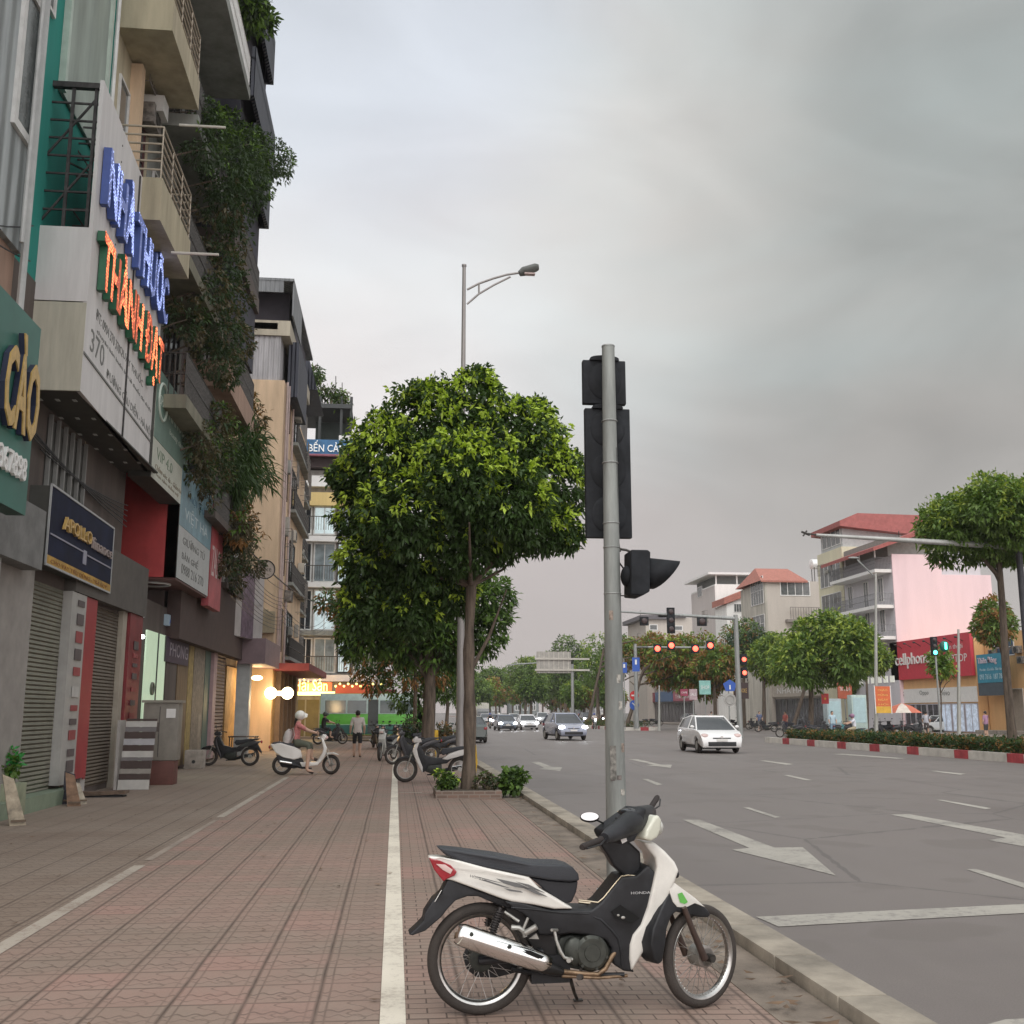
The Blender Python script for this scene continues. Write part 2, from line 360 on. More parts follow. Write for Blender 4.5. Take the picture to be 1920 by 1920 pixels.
struct('kerb', mb, M('kerb_stone', (.33, .29, .235), .85, var=.32, sc=1.7, bump=.3), bevel=.012, seg=2)
sheet('pavement_line', [(-.05, 4, 0), (.085, 4, 0), (.075, 18, 0), (.07, 45, 0), (-.055, 45, 0), (-.06, 18, 0)], .004, paintP)
sheet('pavement_line', [(-2.72, 4, 0), (-2.58, 4, 0), (-2.57, 12, 0), (-2.69, 12, 0)], .004, paintF)
sheet('pavement_line', [(-2.68, 12.4, 0), (-2.59, 12.4, 0), (-2.59, 16.8, 0), (-2.66, 16.8, 0)], .004, worn_mat('nearly_gone_paint', (.34, .28, .23), (.21, .17, .14), .95))
sheet('pavement_line', [(-2.69, 17.2, 0), (-2.57, 17.2, 0), (-2.57, 27.5, 0), (-2.68, 27.5, 0)], .004, paintF)
sheet('pavement_line', [(.09, 21.9, 0), (.55, 21.9, 0), (.55, 22.05, 0), (.09, 22.05, 0)], .004, paintF)
# road paint, measured on the road surface
def mark(pts):
    q = [G(960+x/2, 1400+y/2, RZ) for x, y in pts]; return sheet('road_marking', [tuple(p) for p in q], RZ+.005, paintR)
mark([(640, 275), (705, 275), (985, 380), (1090, 378), (1215, 485), (825, 388), (890, 381)])
mark([(1420, 256), (1490, 254), (1925, 332), (1990, 332), (2120, 410), (1785, 352), (1850, 342)])
mark([(866, 229), (890, 229), (1008, 266), (985, 268)]); mark([(1588, 200), (1615, 200), (1800, 232), (1775, 236)])
mark([(1705, 462), (1740, 460), (2080, 560), (2040, 570)]); mark([(925, 53), (950, 52), (1058, 66), (1030, 69)])
mark([(1015, 107), (1040, 107), (1130, 127), (1105, 128)]); mark([(1565, 92), (1590, 91), (1705, 103), (1680, 106)])
mark([(1200, 28), (1240, 27), (1480, 44), (1440, 46)])
mark([(435, 47), (470, 47), (560, 68), (600, 68), (595, 80), (500, 70), (530, 68)]); mark([(488, 122), (508, 122), (565, 142), (545, 146)])
mark([(72, 58), (100, 57), (150, 76), (188, 78), (180, 92), (100, 84), (120, 79)])
mark([(915, 640), (1922, 592), (1922, 626), (1000, 677)]); mark([(1780, 1045), (1850, 1026), (1935, 1022), (1940, 1060)])
# median islands with red and white kerbs
redp = M('kerb_red', (.42, .055, .065), .7, var=.25, sc=3); whitek = M('kerb_white', (.62, .585, .53), .7, var=.15, sc=2)
def median(y0, y1, x0, x1, h=.30):
    xm = (x0+x1)/2; r = (x1-x0)/2; out = []
    for i in range(13):
        a = PI + PI*i/12; out.append((xm + r*math.cos(a), y0 + r + r*math.sin(a)))
    out = [(x0, y1)] + out + [(x1, y1)]
    pts = []
    for a, b in zip(out[:-1], out[1:]):
        L_ = math.dist(a, b); n = max(1, int(L_/.25))
        for i in range(n): pts.append((a[0]+(b[0]-a[0])*i/n, a[1]+(b[1]-a[1])*i/n))
    mb = MB(); d = 0.; mi = []
    for i in range(len(pts)-1):
        a, b = Vector(pts[i]+(0,)), Vector(pts[i+1]+(0,)); t = (b-a).normalized(); nn = Vector((t.y, -t.x, 0))
        if nn.dot(a-Vector((xm, max(y0+r, min(a.y, y1)), 0))) > 0: nn = -nn
        w = .22; mi_ = 1 if (d % 3.6) > 2.6 else 0; d += (b-a).length
        vs = [a+Vector((0, 0, z)) for z in (RZ-.05, RZ+h)] + [b+Vector((0, 0, z)) for z in (RZ-.05, RZ+h)] + [a+nn*w+Vector((0, 0, z)) for z in (RZ-.05, RZ+h)] + [b+nn*w+Vector((0, 0, z)) for z in (RZ-.05, RZ+h)]
        mb.add(vs, [(0, 2, 3, 1), (1, 3, 7, 5), (4, 5, 7, 6)], mi_)
    struct('median_kerb', mb, [whitek, redp], smooth=0)
    mb = MB(); mb.add([(p[0], p[1], RZ+h-.06) for p in pts[::2]], [tuple(range(len(pts[::2])))]); struct('median_soil', mb, M('soil', (.10, .08, .06), .95), smooth=0)
median(9, 59.5, 20.7, 24.5); median(98, 420, 20.2, 24.5)
# far pavement and the cross-street corner on the left
mb = MB(); mb.box(37.5, 43, -20, 400, -.15, .04); struct('far_pavement', mb, M('far_paving', (.26, .22, .19), .85, sc=2))
mb = MB(); mb.box(-60, 2.3, 69.5, 400, -.15, .04); struct('corner_pavement', mb, M('far_paving2', (.24, .20, .18), .85, sc=2))

# ================================================================ FOLIAGE
def leafmat(name, c, rough=.5):
    m, t, b = nodes_mat(name); k = NB(t); tc = k.n('ShaderNodeTexCoord').outputs['Object']
    n = k.noise(tc, 4.5, 3); k.l(k.mix(k.mr(n, .3, .7), tuple(x*.72 for x in c), tuple(x*1.25 for x in c)), b.inputs['Base Color'])
    b.inputs['Roughness'].default_value = rough; b.inputs['Specular IOR Level'].default_value = .35
    tr = k.n('ShaderNodeBsdfTranslucent'); tr.inputs[0].default_value = (min(1, c[0]*1.5), min(1, c[1]*1.6), c[2]*.6, 1)
    ms = k.n('ShaderNodeMixShader'); ms.inputs[0].default_value = .22; o = [q for q in t.nodes if q.type == 'OUTPUT_MATERIAL'][0]
    k.l(b.outputs[0], ms.inputs[1]); k.l(tr.outputs[0], ms.inputs[2]); k.l(ms.outputs[0], o.inputs[0]); return m
lf_old = leafmat('old_leaf', (.045, .085, .022)); lf_mid = leafmat('mid_leaf', (.10, .175, .033)); lf_new = leafmat('young_leaf', (.40, .53, .065))
lf_far = leafmat('street_leaf', (.135, .21, .05)); lf_farn = leafmat('street_leaf_young', (.27, .34, .06)); lf_dry = leafmat('dry_leaf', (.20, .14, .06)); lf_rust = leafmat('russet_leaf', (.25, .13, .045))
lf_blue = leafmat('needle_leaf', (.07, .12, .07)); lf_dark = leafmat('balcony_leaf', (.045, .075, .033)); lf_brown = leafmat('withered_leaf', (.10, .085, .048))
bark = M('bark', (.125, .095, .072), .9, var=.45, sc=7, bump=.8, bsc=30, streak=True)
def leaves(cs, outs, nl, ln, wd, rng, droop=.35, mats_p=None, up=None):
    """cs: cluster centres (n,3), outs: outward unit vectors; each cluster is a rosette of nl folded leaves"""
    cs = np.array(cs); outs = np.array(outs); n = len(cs); T = n*nl
    c = np.repeat(cs, nl, 0); o = np.repeat(outs, nl, 0)
    c = c + rng.normal(size=(T, 3))*ln*.30
    d = rng.normal(size=(T, 3)); d /= np.linalg.norm(d, axis=1)[:, None]
    d = d*.95 + o*.75; d[:, 2] -= droop*rng.random(T); d /= np.linalg.norm(d, axis=1)[:, None]
    L_ = ln*(.6+.7*rng.random(T))[:, None]; w_ = wd*(.7+.6*rng.random(T))[:, None]
    h = rng.normal(size=(T, 3)); h[:, 2] += 1.6; s = np.cross(d, h); s /= np.linalg.norm(s, axis=1)[:, None]; nn = np.cross(s, d)
    base = c + d*L_*.08
    tip = base + d*L_; tip[:, 2] -= (L_[:, 0]*.18)
    midp = base + d*L_*.5 - nn*w_*.22
    a = base + d*L_*.48 + s*w_*.5; b = base + d*L_*.48 - s*w_*.5
    v = np.stack([base, a, tip, b, midp], 1).reshape(-1, 3)
    i = np.arange(T)*5
    f = np.stack([i, i+4, i+1, i+1, i+4, i+2, i+2, i+4, i+3, i+3, i+4, i], 1).reshape(-1, 3)
    return v, f
def foliage_obj(name, v, f, mi, mats, parent):
    me = bpy.data.meshes.new(name); me.vertices.add(len(v)); me.vertices.foreach_set('co', v.astype('f').ravel())
    me.loops.add(len(f)*3); me.loops.foreach_set('vertex_index', f.astype('i').ravel())
    me.polygons.add(len(f)); me.polygons.foreach_set('loop_start', np.arange(0, len(f)*3, 3, dtype='i'))
    for m in mats: me.materials.append(m)
    me.polygons.foreach_set('material_index', mi.astype('i')); me.update(); me.validate()
    o = bpy.data.objects.new(name, me); COL.objects.link(o)
    if parent: o.parent = parent
    return o
def crown(parent, lobes, ncl, nl, ln, wd, mats, seed=1, pnew=.4, droop=.35, name='crown', inner=.25, zs=1., extra=None):
    """lobes: (x,y,z,r) local; clusters lie in the outer shell of the union of the lobes"""
    rng = np.random.default_rng(seed); lb = np.array(lobes, float); wt = lb[:, 3]**2; wt /= wt.sum()
    cs = []; outs = []; isout = []
    while len(cs) < ncl:
        k = rng.choice(len(lb), p=wt); d = rng.normal(size=3); d /= np.linalg.norm(d)
        inn = rng.random() < inner
        r = lb[k, 3]*(rng.uniform(.35, .8) if inn else rng.uniform(.82, 1.06)*(1+.10*math.sin(d[0]*7+k*3)*math.cos(d[1]*6+k)))
        p = lb[k, :3] + d*r*np.array([1, 1, zs])
        if not inn:
            dd = np.linalg.norm((lb[:, :3]-p)/np.array([1, 1, zs]), axis=1); dd[k] = 9
            if (dd < lb[:, 3]*.80).any(): continue
        cs.append(p); outs.append(d); isout.append(not inn)
    outs = np.array(outs); isout = np.array(isout)
    v, f = leaves(cs, outs, nl, ln, wd, rng, droop)
    tone = rng.random(len(cs)); mi = np.ones(len(cs), int)
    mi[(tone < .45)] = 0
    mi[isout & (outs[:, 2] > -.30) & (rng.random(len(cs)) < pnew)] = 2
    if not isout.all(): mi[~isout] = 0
    mi = np.repeat(mi, nl*4)
    if len(mats) < 3: mi = np.minimum(mi, len(mats)-1)
    return foliage_obj(name, v, f, mi, mats, parent)
def rlobes(rng, n, cx, cy, cz, rx, ry, rz, r0, r1):
    out = []
    for i in range(n):
        d = Vector((rng.gauss(0, 1), rng.gauss(0, 1), rng.gauss(0, 1))).normalized(); k = rng.uniform(.35, 1)**.6
        out.append((cx+d.x*rx*k, cy+d.y*ry*k, cz+d.z*rz*k, rng.uniform(r0, r1)))
    return out
def trunkmesh(parent, h, r, limbs, rng, lean=(0, 0), name='trunk', top=.55):
    mb = MB(); path = []; rs = []
    for i in range(9):
        t = i/8; path.append((lean[0]*t + .03*math.sin(t*7+h), lean[1]*t + .03*math.cos(t*5), -.03 + h*t)); rs.append(r*(1.25 if i == 0 else 1-.42*t))
    mb.tube(path, rs, 12)
    for (z, dx, dy, dz, rr) in limbs:
        t = z/h; s = Vector((lean[0]*t, lean[1]*t, z)); e = s+Vector((dx, dy, dz)); q = s+Vector((dx*.45, dy*.45, dz*.62))
        mb.tube([s, q, e], [rr, rr*.75, rr*.3], 8)
    return mb.build(name, bark, parent)
def tree(label, loc, cz, rx, rz_, h, r, seed, ncl=500, ln=.3, wd=.12, mats=(lf_far, lf_far, lf_farn), group=None, pnew=.35, nlob=12, nl=7, name='street_tree', ry=None, lr=(.38, .55), droop=.3, cat='tree', cxo=0, cat_l=None):
    rng = random.Random(seed); t = thing(name, label, cat, loc, 0, group); ry = ry or rx
    lim = [(h*rng.uniform(.6, .95), math.cos(a)*rx*.6+cxo*.5, math.sin(a)*ry*.6, (cz-h*.75)*rng.uniform(.5, 1), r*.5) for a in [rng.uniform(0, 6.28) for _ in range(5)]]
    trunkmesh(t, h, r, lim, rng, (cxo*.3, 0))
    lobes = rlobes(rng, nlob, cxo, 0, cz, rx*.62, ry*.62, rz_*.6, min(rx, rz_)*lr[0], min(rx, rz_)*lr[1])
    crown(t, lobes, ncl, nl, ln, wd, list(mats), seed, pnew, droop); return t
def bush(name, label, cat, loc, rx, ry, rz_, n, ln, wd, mats, seed, group=None, kind=None, pnew=.2, nl=6, parent=None, stems=True, lobn=7, droop=.3):
    rng = random.Random(seed); t = thing(name, label, cat, loc, 0, group) if parent is None else parent
    lobes = rlobes(rng, lobn, 0, 0, 0 if parent is None and not stems else rz_, rx*.6, ry*.6, rz_*.55, min(rx, ry, rz_)*.4, min(rx, ry, rz_)*.65)
    crown(t, lobes, n, nl, ln, wd, list(mats), seed, pnew, droop, 'foliage', .3)
    if stems:
        mb = MB()
        for l in lobes: mb.tube([(0, 0, 0), (l[0]*.4, l[1]*.4, l[2]*.5), l[:3]], [.02, .014, .006], 5)
        mb.build('stem', bark, t)
    return t
# ================================================================ THE NEAR MOTORBIKE
BO = G(899, 1903); BA = rad(3)
bu = Vector((math.cos(BA), math.sin(BA), 0)); bv = Vector((-math.sin(BA), math.cos(BA), 0))
def T(cx, cy, yl=0.):
    d = ray(740+cx/2.743, 1450+cy/2.743); k = (yl - bv.dot(C0-BO))/bv.dot(d); p = C0+d*k-BO
    return Vector((bu.dot(p), yl, p.z))
def Tp(pts, yl=0.): return [((q := T(a, b, yl)).x, q.z) for a, b in pts]
bike = thing('motorbike', 'white and black underbone motorbike parked on the tiles beside the signal pole, front wheel turned', 'motorbike', BO, BA)
bwhite = M('bike_white', (.72, .70, .65), .30, var=.09, sc=5, coat=.4); bblack = M('bike_black', (.020, .021, .024), .46, var=.45, sc=6, bump=.15, bsc=400, spec=.4)
seatm = M('seat_vinyl', (.030, .033, .040), .48, bump=.35, bsc=260, var=.15)
castm = M('engine_casting', (.045, .050, .044), .5, .5, var=.35, sc=14); spokem = M('spoke_steel', (.45, .44, .42), .35, .9, var=.2); dull = M('dull_alloy', (.42, .41, .38), .45, .7, var=.2, sc=18)
redl = M('tail_lens', (.30, .02, .03), .15, var=.1, coat=.6); clearl = M('clear_lens', (.62, .45, .42), .12, var=.1, coat=.6); decal = M('decal_grey', (.13, .13, .13), .4)
def wheel(parent, c, R, tr, hubr=.06, nsp=36, xf=None, hubm=None, hw=.05):
    w = MB(); w.ring(c, R-tr, tr, 56, 12, sy=1.02); W_ = w.build('tyre', rubber, None, xf=xf, smooth=60)
    root = W_; W_.name = 'wheel'; W_.parent = parent
    rm = MB()
    c = Vector(c); rr = R-2*tr+.004
    n = 56; prof = [(-.024, 0), (-.026, .008), (-.020, .012), (-.012, -.006), (.012, -.006), (.020, .012), (.026, .008), (.024, 0), (.012, -.013), (-.012, -.013)]
    vs = []; fs = []
    for i in range(n):
        a = 2*PI*i/n
        for yy, dr in prof: vs.append(c+Vector(((rr+dr)*math.cos(a), yy, (rr+dr)*math.sin(a))))
    k = len(prof)
    for i in range(n):
        for j in range(k): fs.append((i*k+j, i*k+(j+1) % k, ((i+1) % n)*k+(j+1) % k, ((i+1) % n)*k+j))
    rm.add(vs, fs); rm.build('rim', M('rim_steel', (.55, .54, .52), .30, 1., var=.25, sc=6), root, xf=xf, smooth=50)
    sp = MB()
    for i in range(nsp):
        a = 2*PI*i/nsp; b = a+(.45 if i % 2 else -.45); s = -1 if (i//2) % 2 else 1
        sp.tube([c+Vector((hubr*.9*math.cos(b), s*hw*.5, hubr*.9*math.sin(b))), c+Vector((rr*math.cos(a), s*.004, rr*math.sin(a)))], .0015, 4, caps=False)
    sp.build('spokes', spokem, root, xf=xf, smooth=0)
    hb = MB(); hb.tube([c+Vector((0, -hw, 0)), c+Vector((0, -hw*.9, 0)), c+Vector((0, hw*.9, 0)), c+Vector((0, hw, 0))], [hubr*.8, hubr, hubr, hubr*.8], 28)
    hb.tube([c+Vector((0, -.085, 0)), c+Vector((0, .085, 0))], .010, 10)
    hb.build('hub', hubm or dull, root, xf=xf); return root
rc = T(440, 962); rc = Vector((rc.x, 0, .285))
wheel(bike, rc, .285, .033, .062, hubm=castm)
# steered front end
fc = T(1573, 965); fc = Vector((fc.x, 0, .262)); SA = rad(25)
head = T(1300, 470); PV = Vector((fc.x-.06, 0, 0))
def st(v):
    d = v-PV; return PV+Vector((d.x*math.cos(SA)-d.y*math.sin(SA), d.x*math.sin(SA)+d.y*math.cos(SA), d.z))
bu2 = bu*math.cos(SA)+bv*math.sin(SA); bv2 = -bu*math.sin(SA)+bv*math.cos(SA); PW = BO+bu*PV.x+bv*PV.y
def TS(cx, cy, yl=0.):      # pixel -> unsteered coordinates on the steered plane
    d = ray(740+cx/2.743, 1450+cy/2.743); k = (yl-bv2.dot(C0-PW))/bv2.dot(d); p = C0+d*k-PW
    return Vector((PV.x+bu2.dot(p), yl, p.z))
def TSp(pts, yl=0.): return [((q := TS(a, b, yl)).x, q.z) for a, b in pts]
f2 = TS(1573, 965); f2 = Vector((f2.x, 0, .250))
fw_ = wheel(bike, f2, .270, .029, .058, xf=st)
mb = MB(); mb.tube([f2+Vector((0, -.045, 0)), f2+Vector((0, -.05, 0))], [.058, .05], 24)
mb.build('brake_disc_cover', M('brake_plate', (.30, .27, .25), .45, .6, var=.2), fw_, xf=st)
mb = MB()
for i in range(60):
    a = 2*PI*i/60; mb.tube([f2+Vector(((.206)*math.cos(a), -.012, .206*math.sin(a))), f2+Vector((.201*math.cos(a), -.013, .201*math.sin(a)))], .004, 5)
mb.build('spoke_nipples', spokem, fw_, xf=st)
FENW = .055
fen = MB(); fen.prism(TSp([(1357, 985), (1335, 960), (1320, 880), (1332, 800), (1372, 700), (1408, 620), (1440, 590), (1500, 610), (1560, 655), (1612, 700), (1628, 728), (1615, 742), (1560, 740), (1500, 722), (1450, 712), (1425, 735), (1402, 800), (1396, 870), (1380, 968)], -FENW), lambda x, z: FENW)
fen.build('front_fender', bblack, bike, xf=st, bevel=.012, seg=3)
fn2 = MB(); fn2.prism(TSp([(1412, 600), (1436, 560), (1470, 585), (1545, 640), (1600, 690), (1545, 668), (1500, 690), (1455, 688), (1432, 660)], -FENW-.006), lambda x, z: FENW+.006)
fn2.build('fender_panel', bwhite, bike, xf=st, bevel=.004)
g = MB(); q = TSp([(1455, 620), (1478, 612), (1508, 662), (1492, 672), (1468, 664)], -FENW-.009); g.add([(x, -FENW-.0095, z) for x, z in q], [tuple(range(5))])
g.build('green_sticker', M('sticker_green', (.12, .42, .08), .5), bike, xf=st, smooth=0)
mb = MB()
for s in (-1, 1): mb.tube([TS(1488, 690, -.07)*1, TS(1530, 800, -.072), TS(1595, 955, -.075)] if s < 0 else [Vector((p.x, -p.y, p.z)) for p in (TS(1488, 690, -.07), TS(1530, 800, -.072), TS(1595, 955, -.075))], [.015, .016, .021], 14)
mb.build('fork', M('fork_leg', (.10, .07, .06), .4, .5, var=.3), bike, xf=st)
mb = MB(); mb.tube([f2+Vector((0, -.10, 0)), f2+Vector((0, -.06, 0))], .022, 14); mb.build('axle_cap', darkst, bike, xf=st)
# handlebar group
hl, hr = TS(1085, 330, -.17), TS(1318, 195, .17)
mid = (hl+hr)/2+Vector((.02, 0, -.005))
def hp(t): return hl.lerp(hr, t)+Vector((.03*math.sin(PI*t), 0, .01*math.sin(PI*t)))
cw = MB(); cw.tube([hp(-.02), hp(.06), hp(.25), hp(.42), hp(.58), hp(.75), hp(.94), hp(1.0)], [.026, .040, .052, (.066, .075), (.066, .075), .056, .042, .026], 18)
cw.build('handlebar_cowl', bblack, bike, xf=st, smooth=70)
for s, a, b in ((0, TS(962, 380, -.32), TS(1062, 340, -.18)), (1, TS(1352, 122, .30), TS(1308, 190, .17))):
    g = MB(); g.tube([a, a.lerp(b, .08), a.lerp(b, .9), b], [.013, .0165, .0155, .017], 14); g.build('grip', M('grip_rubber', (.03, .022, .02), .8, bump=.6, bsc=300), bike, xf=st)
    e = MB(); c = a.lerp(b, .55)+Vector((.03, 0, -.012)); e.tube([b+Vector((.03, 0, 0)), c+Vector((.02, 0, 0)), a.lerp(b, .05)+Vector((.025, 0, -.01))], .0045, 7); e.build('brake_lever', black, bike, xf=st)
c1, c2 = TS(1195, 350, -.05), TS(1225, 470, -.05)
cl = MB(); cl.prism(TSp([(1165, 368), (1250, 345), (1285, 352), (1345, 420), (1350, 560), (1290, 560), (1236, 505), (1205, 440)], -.06), lambda x, z: .055)
cl.build('steering_column_cover', bblack, bike, bevel=.016, seg=3)
stk = MB(); stk.add([TS(1158, 330, -.078), TS(1188, 318, -.078), TS(1196, 348, -.078), TS(1170, 362, -.078)], [(0, 1, 2, 3)]); stk.build('sticker', whitep, bike, xf=st, smooth=0)
hd = MB(); hc = TS(1322, 275, .0)+Vector((.045, 0, 0)); hd.prism(TSp([(1278, 338), (1290, 290), (1330, 222), (1352, 212), (1366, 240), (1362, 290), (1345, 330), (1310, 350)], -.07), lambda x, z: .085)
hd.build('headlight_cowl', M('cream_white', (.62, .62, .52), .25, var=.05, coat=.4), bike, xf=st, bevel=.022, seg=4)
hl2 = MB(); hl2.ell(hc+Vector((-.022, 0, -.0)), .034, .060, .050); hl2.build('headlight', M('headlamp_pale', (.5, .5, .46), .12, coat=.6), bike, xf=st)
mi = MB(); mc = T(1003, 222, -.26); n = 24
vs = [mc+Vector((.052*math.cos(2*PI*i/n), .03*math.sin(2*PI*i/n)*.3, .022*math.sin(2*PI*i/n)+.0*math.cos(2*PI*i/n))) for i in range(n)]
bk = [v+Vector((.004, .018, -.010)) for v in vs]
mi.add(bk+[mc+Vector((.01, .035, -.02))]+[v*1 for v in vs], [(i, (i+1) % n, n) for i in range(n)]+[(i, (i+1) % n, n+1+(i+1) % n, n+1+i) for i in range(n)])
mi_o = mi.build('mirror', black, bike)
gl = MB(); gl.add([mc+(v-mc)*.93+Vector((0, -.001, .0005)) for v in vs], [tuple(range(n))]); gl.build('mirror_glass', M('mirror_face', (.80, .76, .76), .35, .3, var=.02), mi_o, smooth=0)
sk = MB(); sk.tube([mc+Vector((.03, .02, -.015)), T(1070, 255, -.2), T(1100, 282, -.12)], .005, 8); sk.build('mirror_stalk', black, mi_o)
bl = MB(); bl.ell(TS(1180, 205, .05), .03, .02, .018); bl.tube([TS(1140, 235, .0), TS(1185, 208, .08)], .009, 8); bl.build('switch_housing', black, bike, xf=st)
sp_m = MB(); c_ = (hl+hr)/2; sp_m.ell(c_+Vector((.0, 0, .055)), .055, .075, .028); sp_m.build('instrument_cover', M('gauge_black', (.01, .01, .012), .15, coat=.5), bike, xf=st)
up_ = MB(); up_.prism(TSp([(1100, 300), (1150, 262), (1215, 215), (1270, 175), (1300, 178), (1290, 235), (1262, 300), (1235, 350), (1180, 365), (1120, 340)], -.07), lambda x, z: .075); up_.build('handlebar_shroud', bblack, bike, xf=st, bevel=.022, seg=4, smooth=60)
# body
wv = lambda w0, w1, z0, z1: (lambda x, z: w0+(w1-w0)*max(0, min(1, (z-z0)/(z1-z0))))
seat = MB(); sp_ = Tp([(222, 386), (260, 388), (330, 396), (420, 410), (520, 424), (620, 444), (700, 462), (780, 466), (865, 468), (915, 482), (942, 515), (948, 550), (905, 556), (800, 548), (690, 530), (600, 512), (480, 490), (400, 474), (330, 452), (268, 428)], -.10)
xs_ = [p[0] for p in sp_]; seat.prism(sp_, lambda x, z: .055+.065*min(1, (x-min(xs_))/.35)); seat.build('seat', seatm, bike, bevel=.020, seg=4, smooth=60)
sb = MB(); sb.prism(Tp([(690, 532), (800, 550), (905, 558), (944, 553), (934, 610), (912, 662), (880, 672), (820, 640), (760, 590)], -.085), lambda x, z: .09); sb.build('seat_base', M('seat_box', (.018, .019, .024), .55), bike, bevel=.012, seg=3)
sd = MB(); sp2 = Tp([(178, 436), (235, 438), (330, 452), (480, 488), (600, 512), (690, 532), (745, 590), (830, 640), (922, 697), (820, 699), (710, 676), (600, 660), (540, 642), (400, 592), (300, 558), (262, 552), (205, 495)], -.115)
x0 = min(p[0] for p in sp2); sd.prism(sp2, lambda x, z: .035+.085*min(1, max(0, (x-x0)/.40))**.6); side = sd.build('tail_cowl', bwhite, bike, bevel=.016, seg=4, smooth=60)
tl = MB(); tp = Tp([(180, 441), (235, 452), (290, 474), (322, 508), (308, 528), (272, 545), (252, 560), (205, 500)], -.095)
tl.prism(tp, lambda x, z: .047+.085*min(1, max(0, (x-x0)/.40))**.6); tlo = tl.build('tail_light', redl, bike, bevel=.008, seg=3)
tq = MB(); tq.prism(Tp([(215, 470), (262, 472), (300, 498), (288, 520), (250, 500)], -.10), lambda x, z: .0505+.085*min(1, max(0, (x-x0)/.40))**.6); tq.build('indicator_lens', clearl, tlo, bevel=.003)
def decal_strip(pts, yl=-.1215):
    d = MB(); d.add([(x, yl-.0015, z) for x, z in Tp(pts, yl)], [tuple(range(len(pts)))]); return d
dm = MB()
for pts in ([(400, 528), (430, 532), (560, 566), (520, 560)], [(430, 545), (470, 548), (600, 592), (560, 586)], [(520, 540), (640, 566), (700, 596), (620, 585), (560, 566)], [(640, 580), (700, 590), (790, 636), (730, 622)], [(560, 590), (650, 606), (660, 614), (590, 606)], [(620, 556), (690, 572), (780, 618), (712, 596)]):
    dm.add([(x, -.1235, z) for x, z in Tp(pts, -.1235)], [tuple(range(len(pts)))])
dm.build('decal', decal, side, smooth=0)
_a, _b = T(388, 533, -.1225), T(470, 556, -.1225)
fr_ = Fr(_a+Vector((0, 0, 0)), (1, 0, 0), (0, -1, 0))
SL = (_b.z-_a.z)/(_b.x-_a.x)
shx = lambda a_: (lambda v: Vector((v.x, v.y, v.z+(v.x-a_.x)*SL)))
text('lettering', 'HONDA', fr_, 0, 0, .001, .014, decal, side, w=.085, world=False, xf=shx(_a))
rf = MB(); rf.prism(Tp([(272, 548), (330, 562), (420, 600), (540, 642), (600, 660), (602, 700), (545, 684), (430, 634), (375, 634), (315, 655), (272, 700), (240, 742), (200, 776), (158, 812), (92, 836), (74, 832), (120, 790), (150, 758), (156, 720), (200, 652), (240, 618), (262, 575)], -.07), lambda x, z: .065)
rf.build('rear_fender', bblack, bike, bevel=.010, seg=3)
mbp = MB(); mp_ = Tp([(560, 655), (640, 656), (720, 680), (800, 700), (925, 700), (1010, 702), (1060, 662), (1100, 612), (1165, 532), (1240, 524), (1300, 470), (1348, 520), (1332, 570), (1310, 655), (1282, 752), (1228, 838), (1216, 905), (1222, 1000), (1240, 1030), (1185, 1022), (1132, 990), (1112, 935), (1118, 900), (1086, 856), (1000, 832), (900, 822), (840, 832), (740, 832), (720, 780), (660, 722), (602, 690)], -.10)
mbp.prism(mp_, wv(.075, .115, .15, .45)); body = mbp.build('body_cover', bblack, bike, bevel=.018, seg=4, smooth=50)
ridge = MB()
ridge.tube([T(*p) for p in ((1015, 735, -.108), (1060, 752, -.111), (1110, 800, -.110), (1150, 850, -.105), (1165, 920, -.10), (1170, 990, -.092))], .006, 8)
ridge.tube([T(*p) for p in ((600, 690, -.112), (720, 700, -.116), (850, 716, -.117), (1000, 722, -.113))], .005, 8)
ridge.build('panel_ridge', bblack, body)
ho = MB(); ho.prism(Tp([(1112, 712), (1160, 676), (1262, 745), (1222, 772), (1135, 748)], -.118), .1185, -.10) if False else ho.add([(x, -.1175, z) for x, z in Tp([(1112, 712), (1160, 676), (1262, 745), (1222, 772), (1135, 748)], -.1175)], [(0, 1, 2, 3, 4)])
ho.build('side_opening', M('recess_black', (.004, .004, .004), .9), body, smooth=0)  # flat dark patch; the shade inside the opening is put into its colour
mb = MB(); mb.ell(T(1175, 742, -.118), .012, .004, .008); mb.ell(T(1150, 730, -.118), .008, .004, .006); mb.build('fuel_valve', dull, body)
_a = T(1216, 622, -.119); text('lettering', 'HONDA', Fr(_a, (1, 0, 0), (0, -1, 0)), 0, 0, .0, .013, M('silver_print', (.6, .6, .6), .4, .3), body, w=.108, world=False, dep=.001)
ch = MB(); ch.tube([T(*p, -.10) for p in ((945, 652), (1000, 658), (1045, 664), (1075, 640), (1115, 590), (1165, 530), (1200, 524), (1255, 530), (1268, 545))], .0045, 8)
ch.tube([T(945, 662, .02), T(1040, 672, .02)], .008, 8); ch.build('trim_strip', M('gold_chrome', (.62, .52, .38), .25, .9), bike)
cbm = MB()
for s_, a_ in ((1, TS(1290, 200, .10)),)[:0]:
    cbm = MB(); q0 = a_; q1 = TS(1330, 400, .06-.10*s_)+Vector((.03, 0, 0)); q2 = TS(1440, 560, .05); q3 = TS(1560, 930, .06); cbm.tube([q0, q0.lerp(q1, .5)+Vector((.05, 0, .05)), q1, q2, q3], .0035, 6); cbm.build('control_cable', black, bike, xf=st)
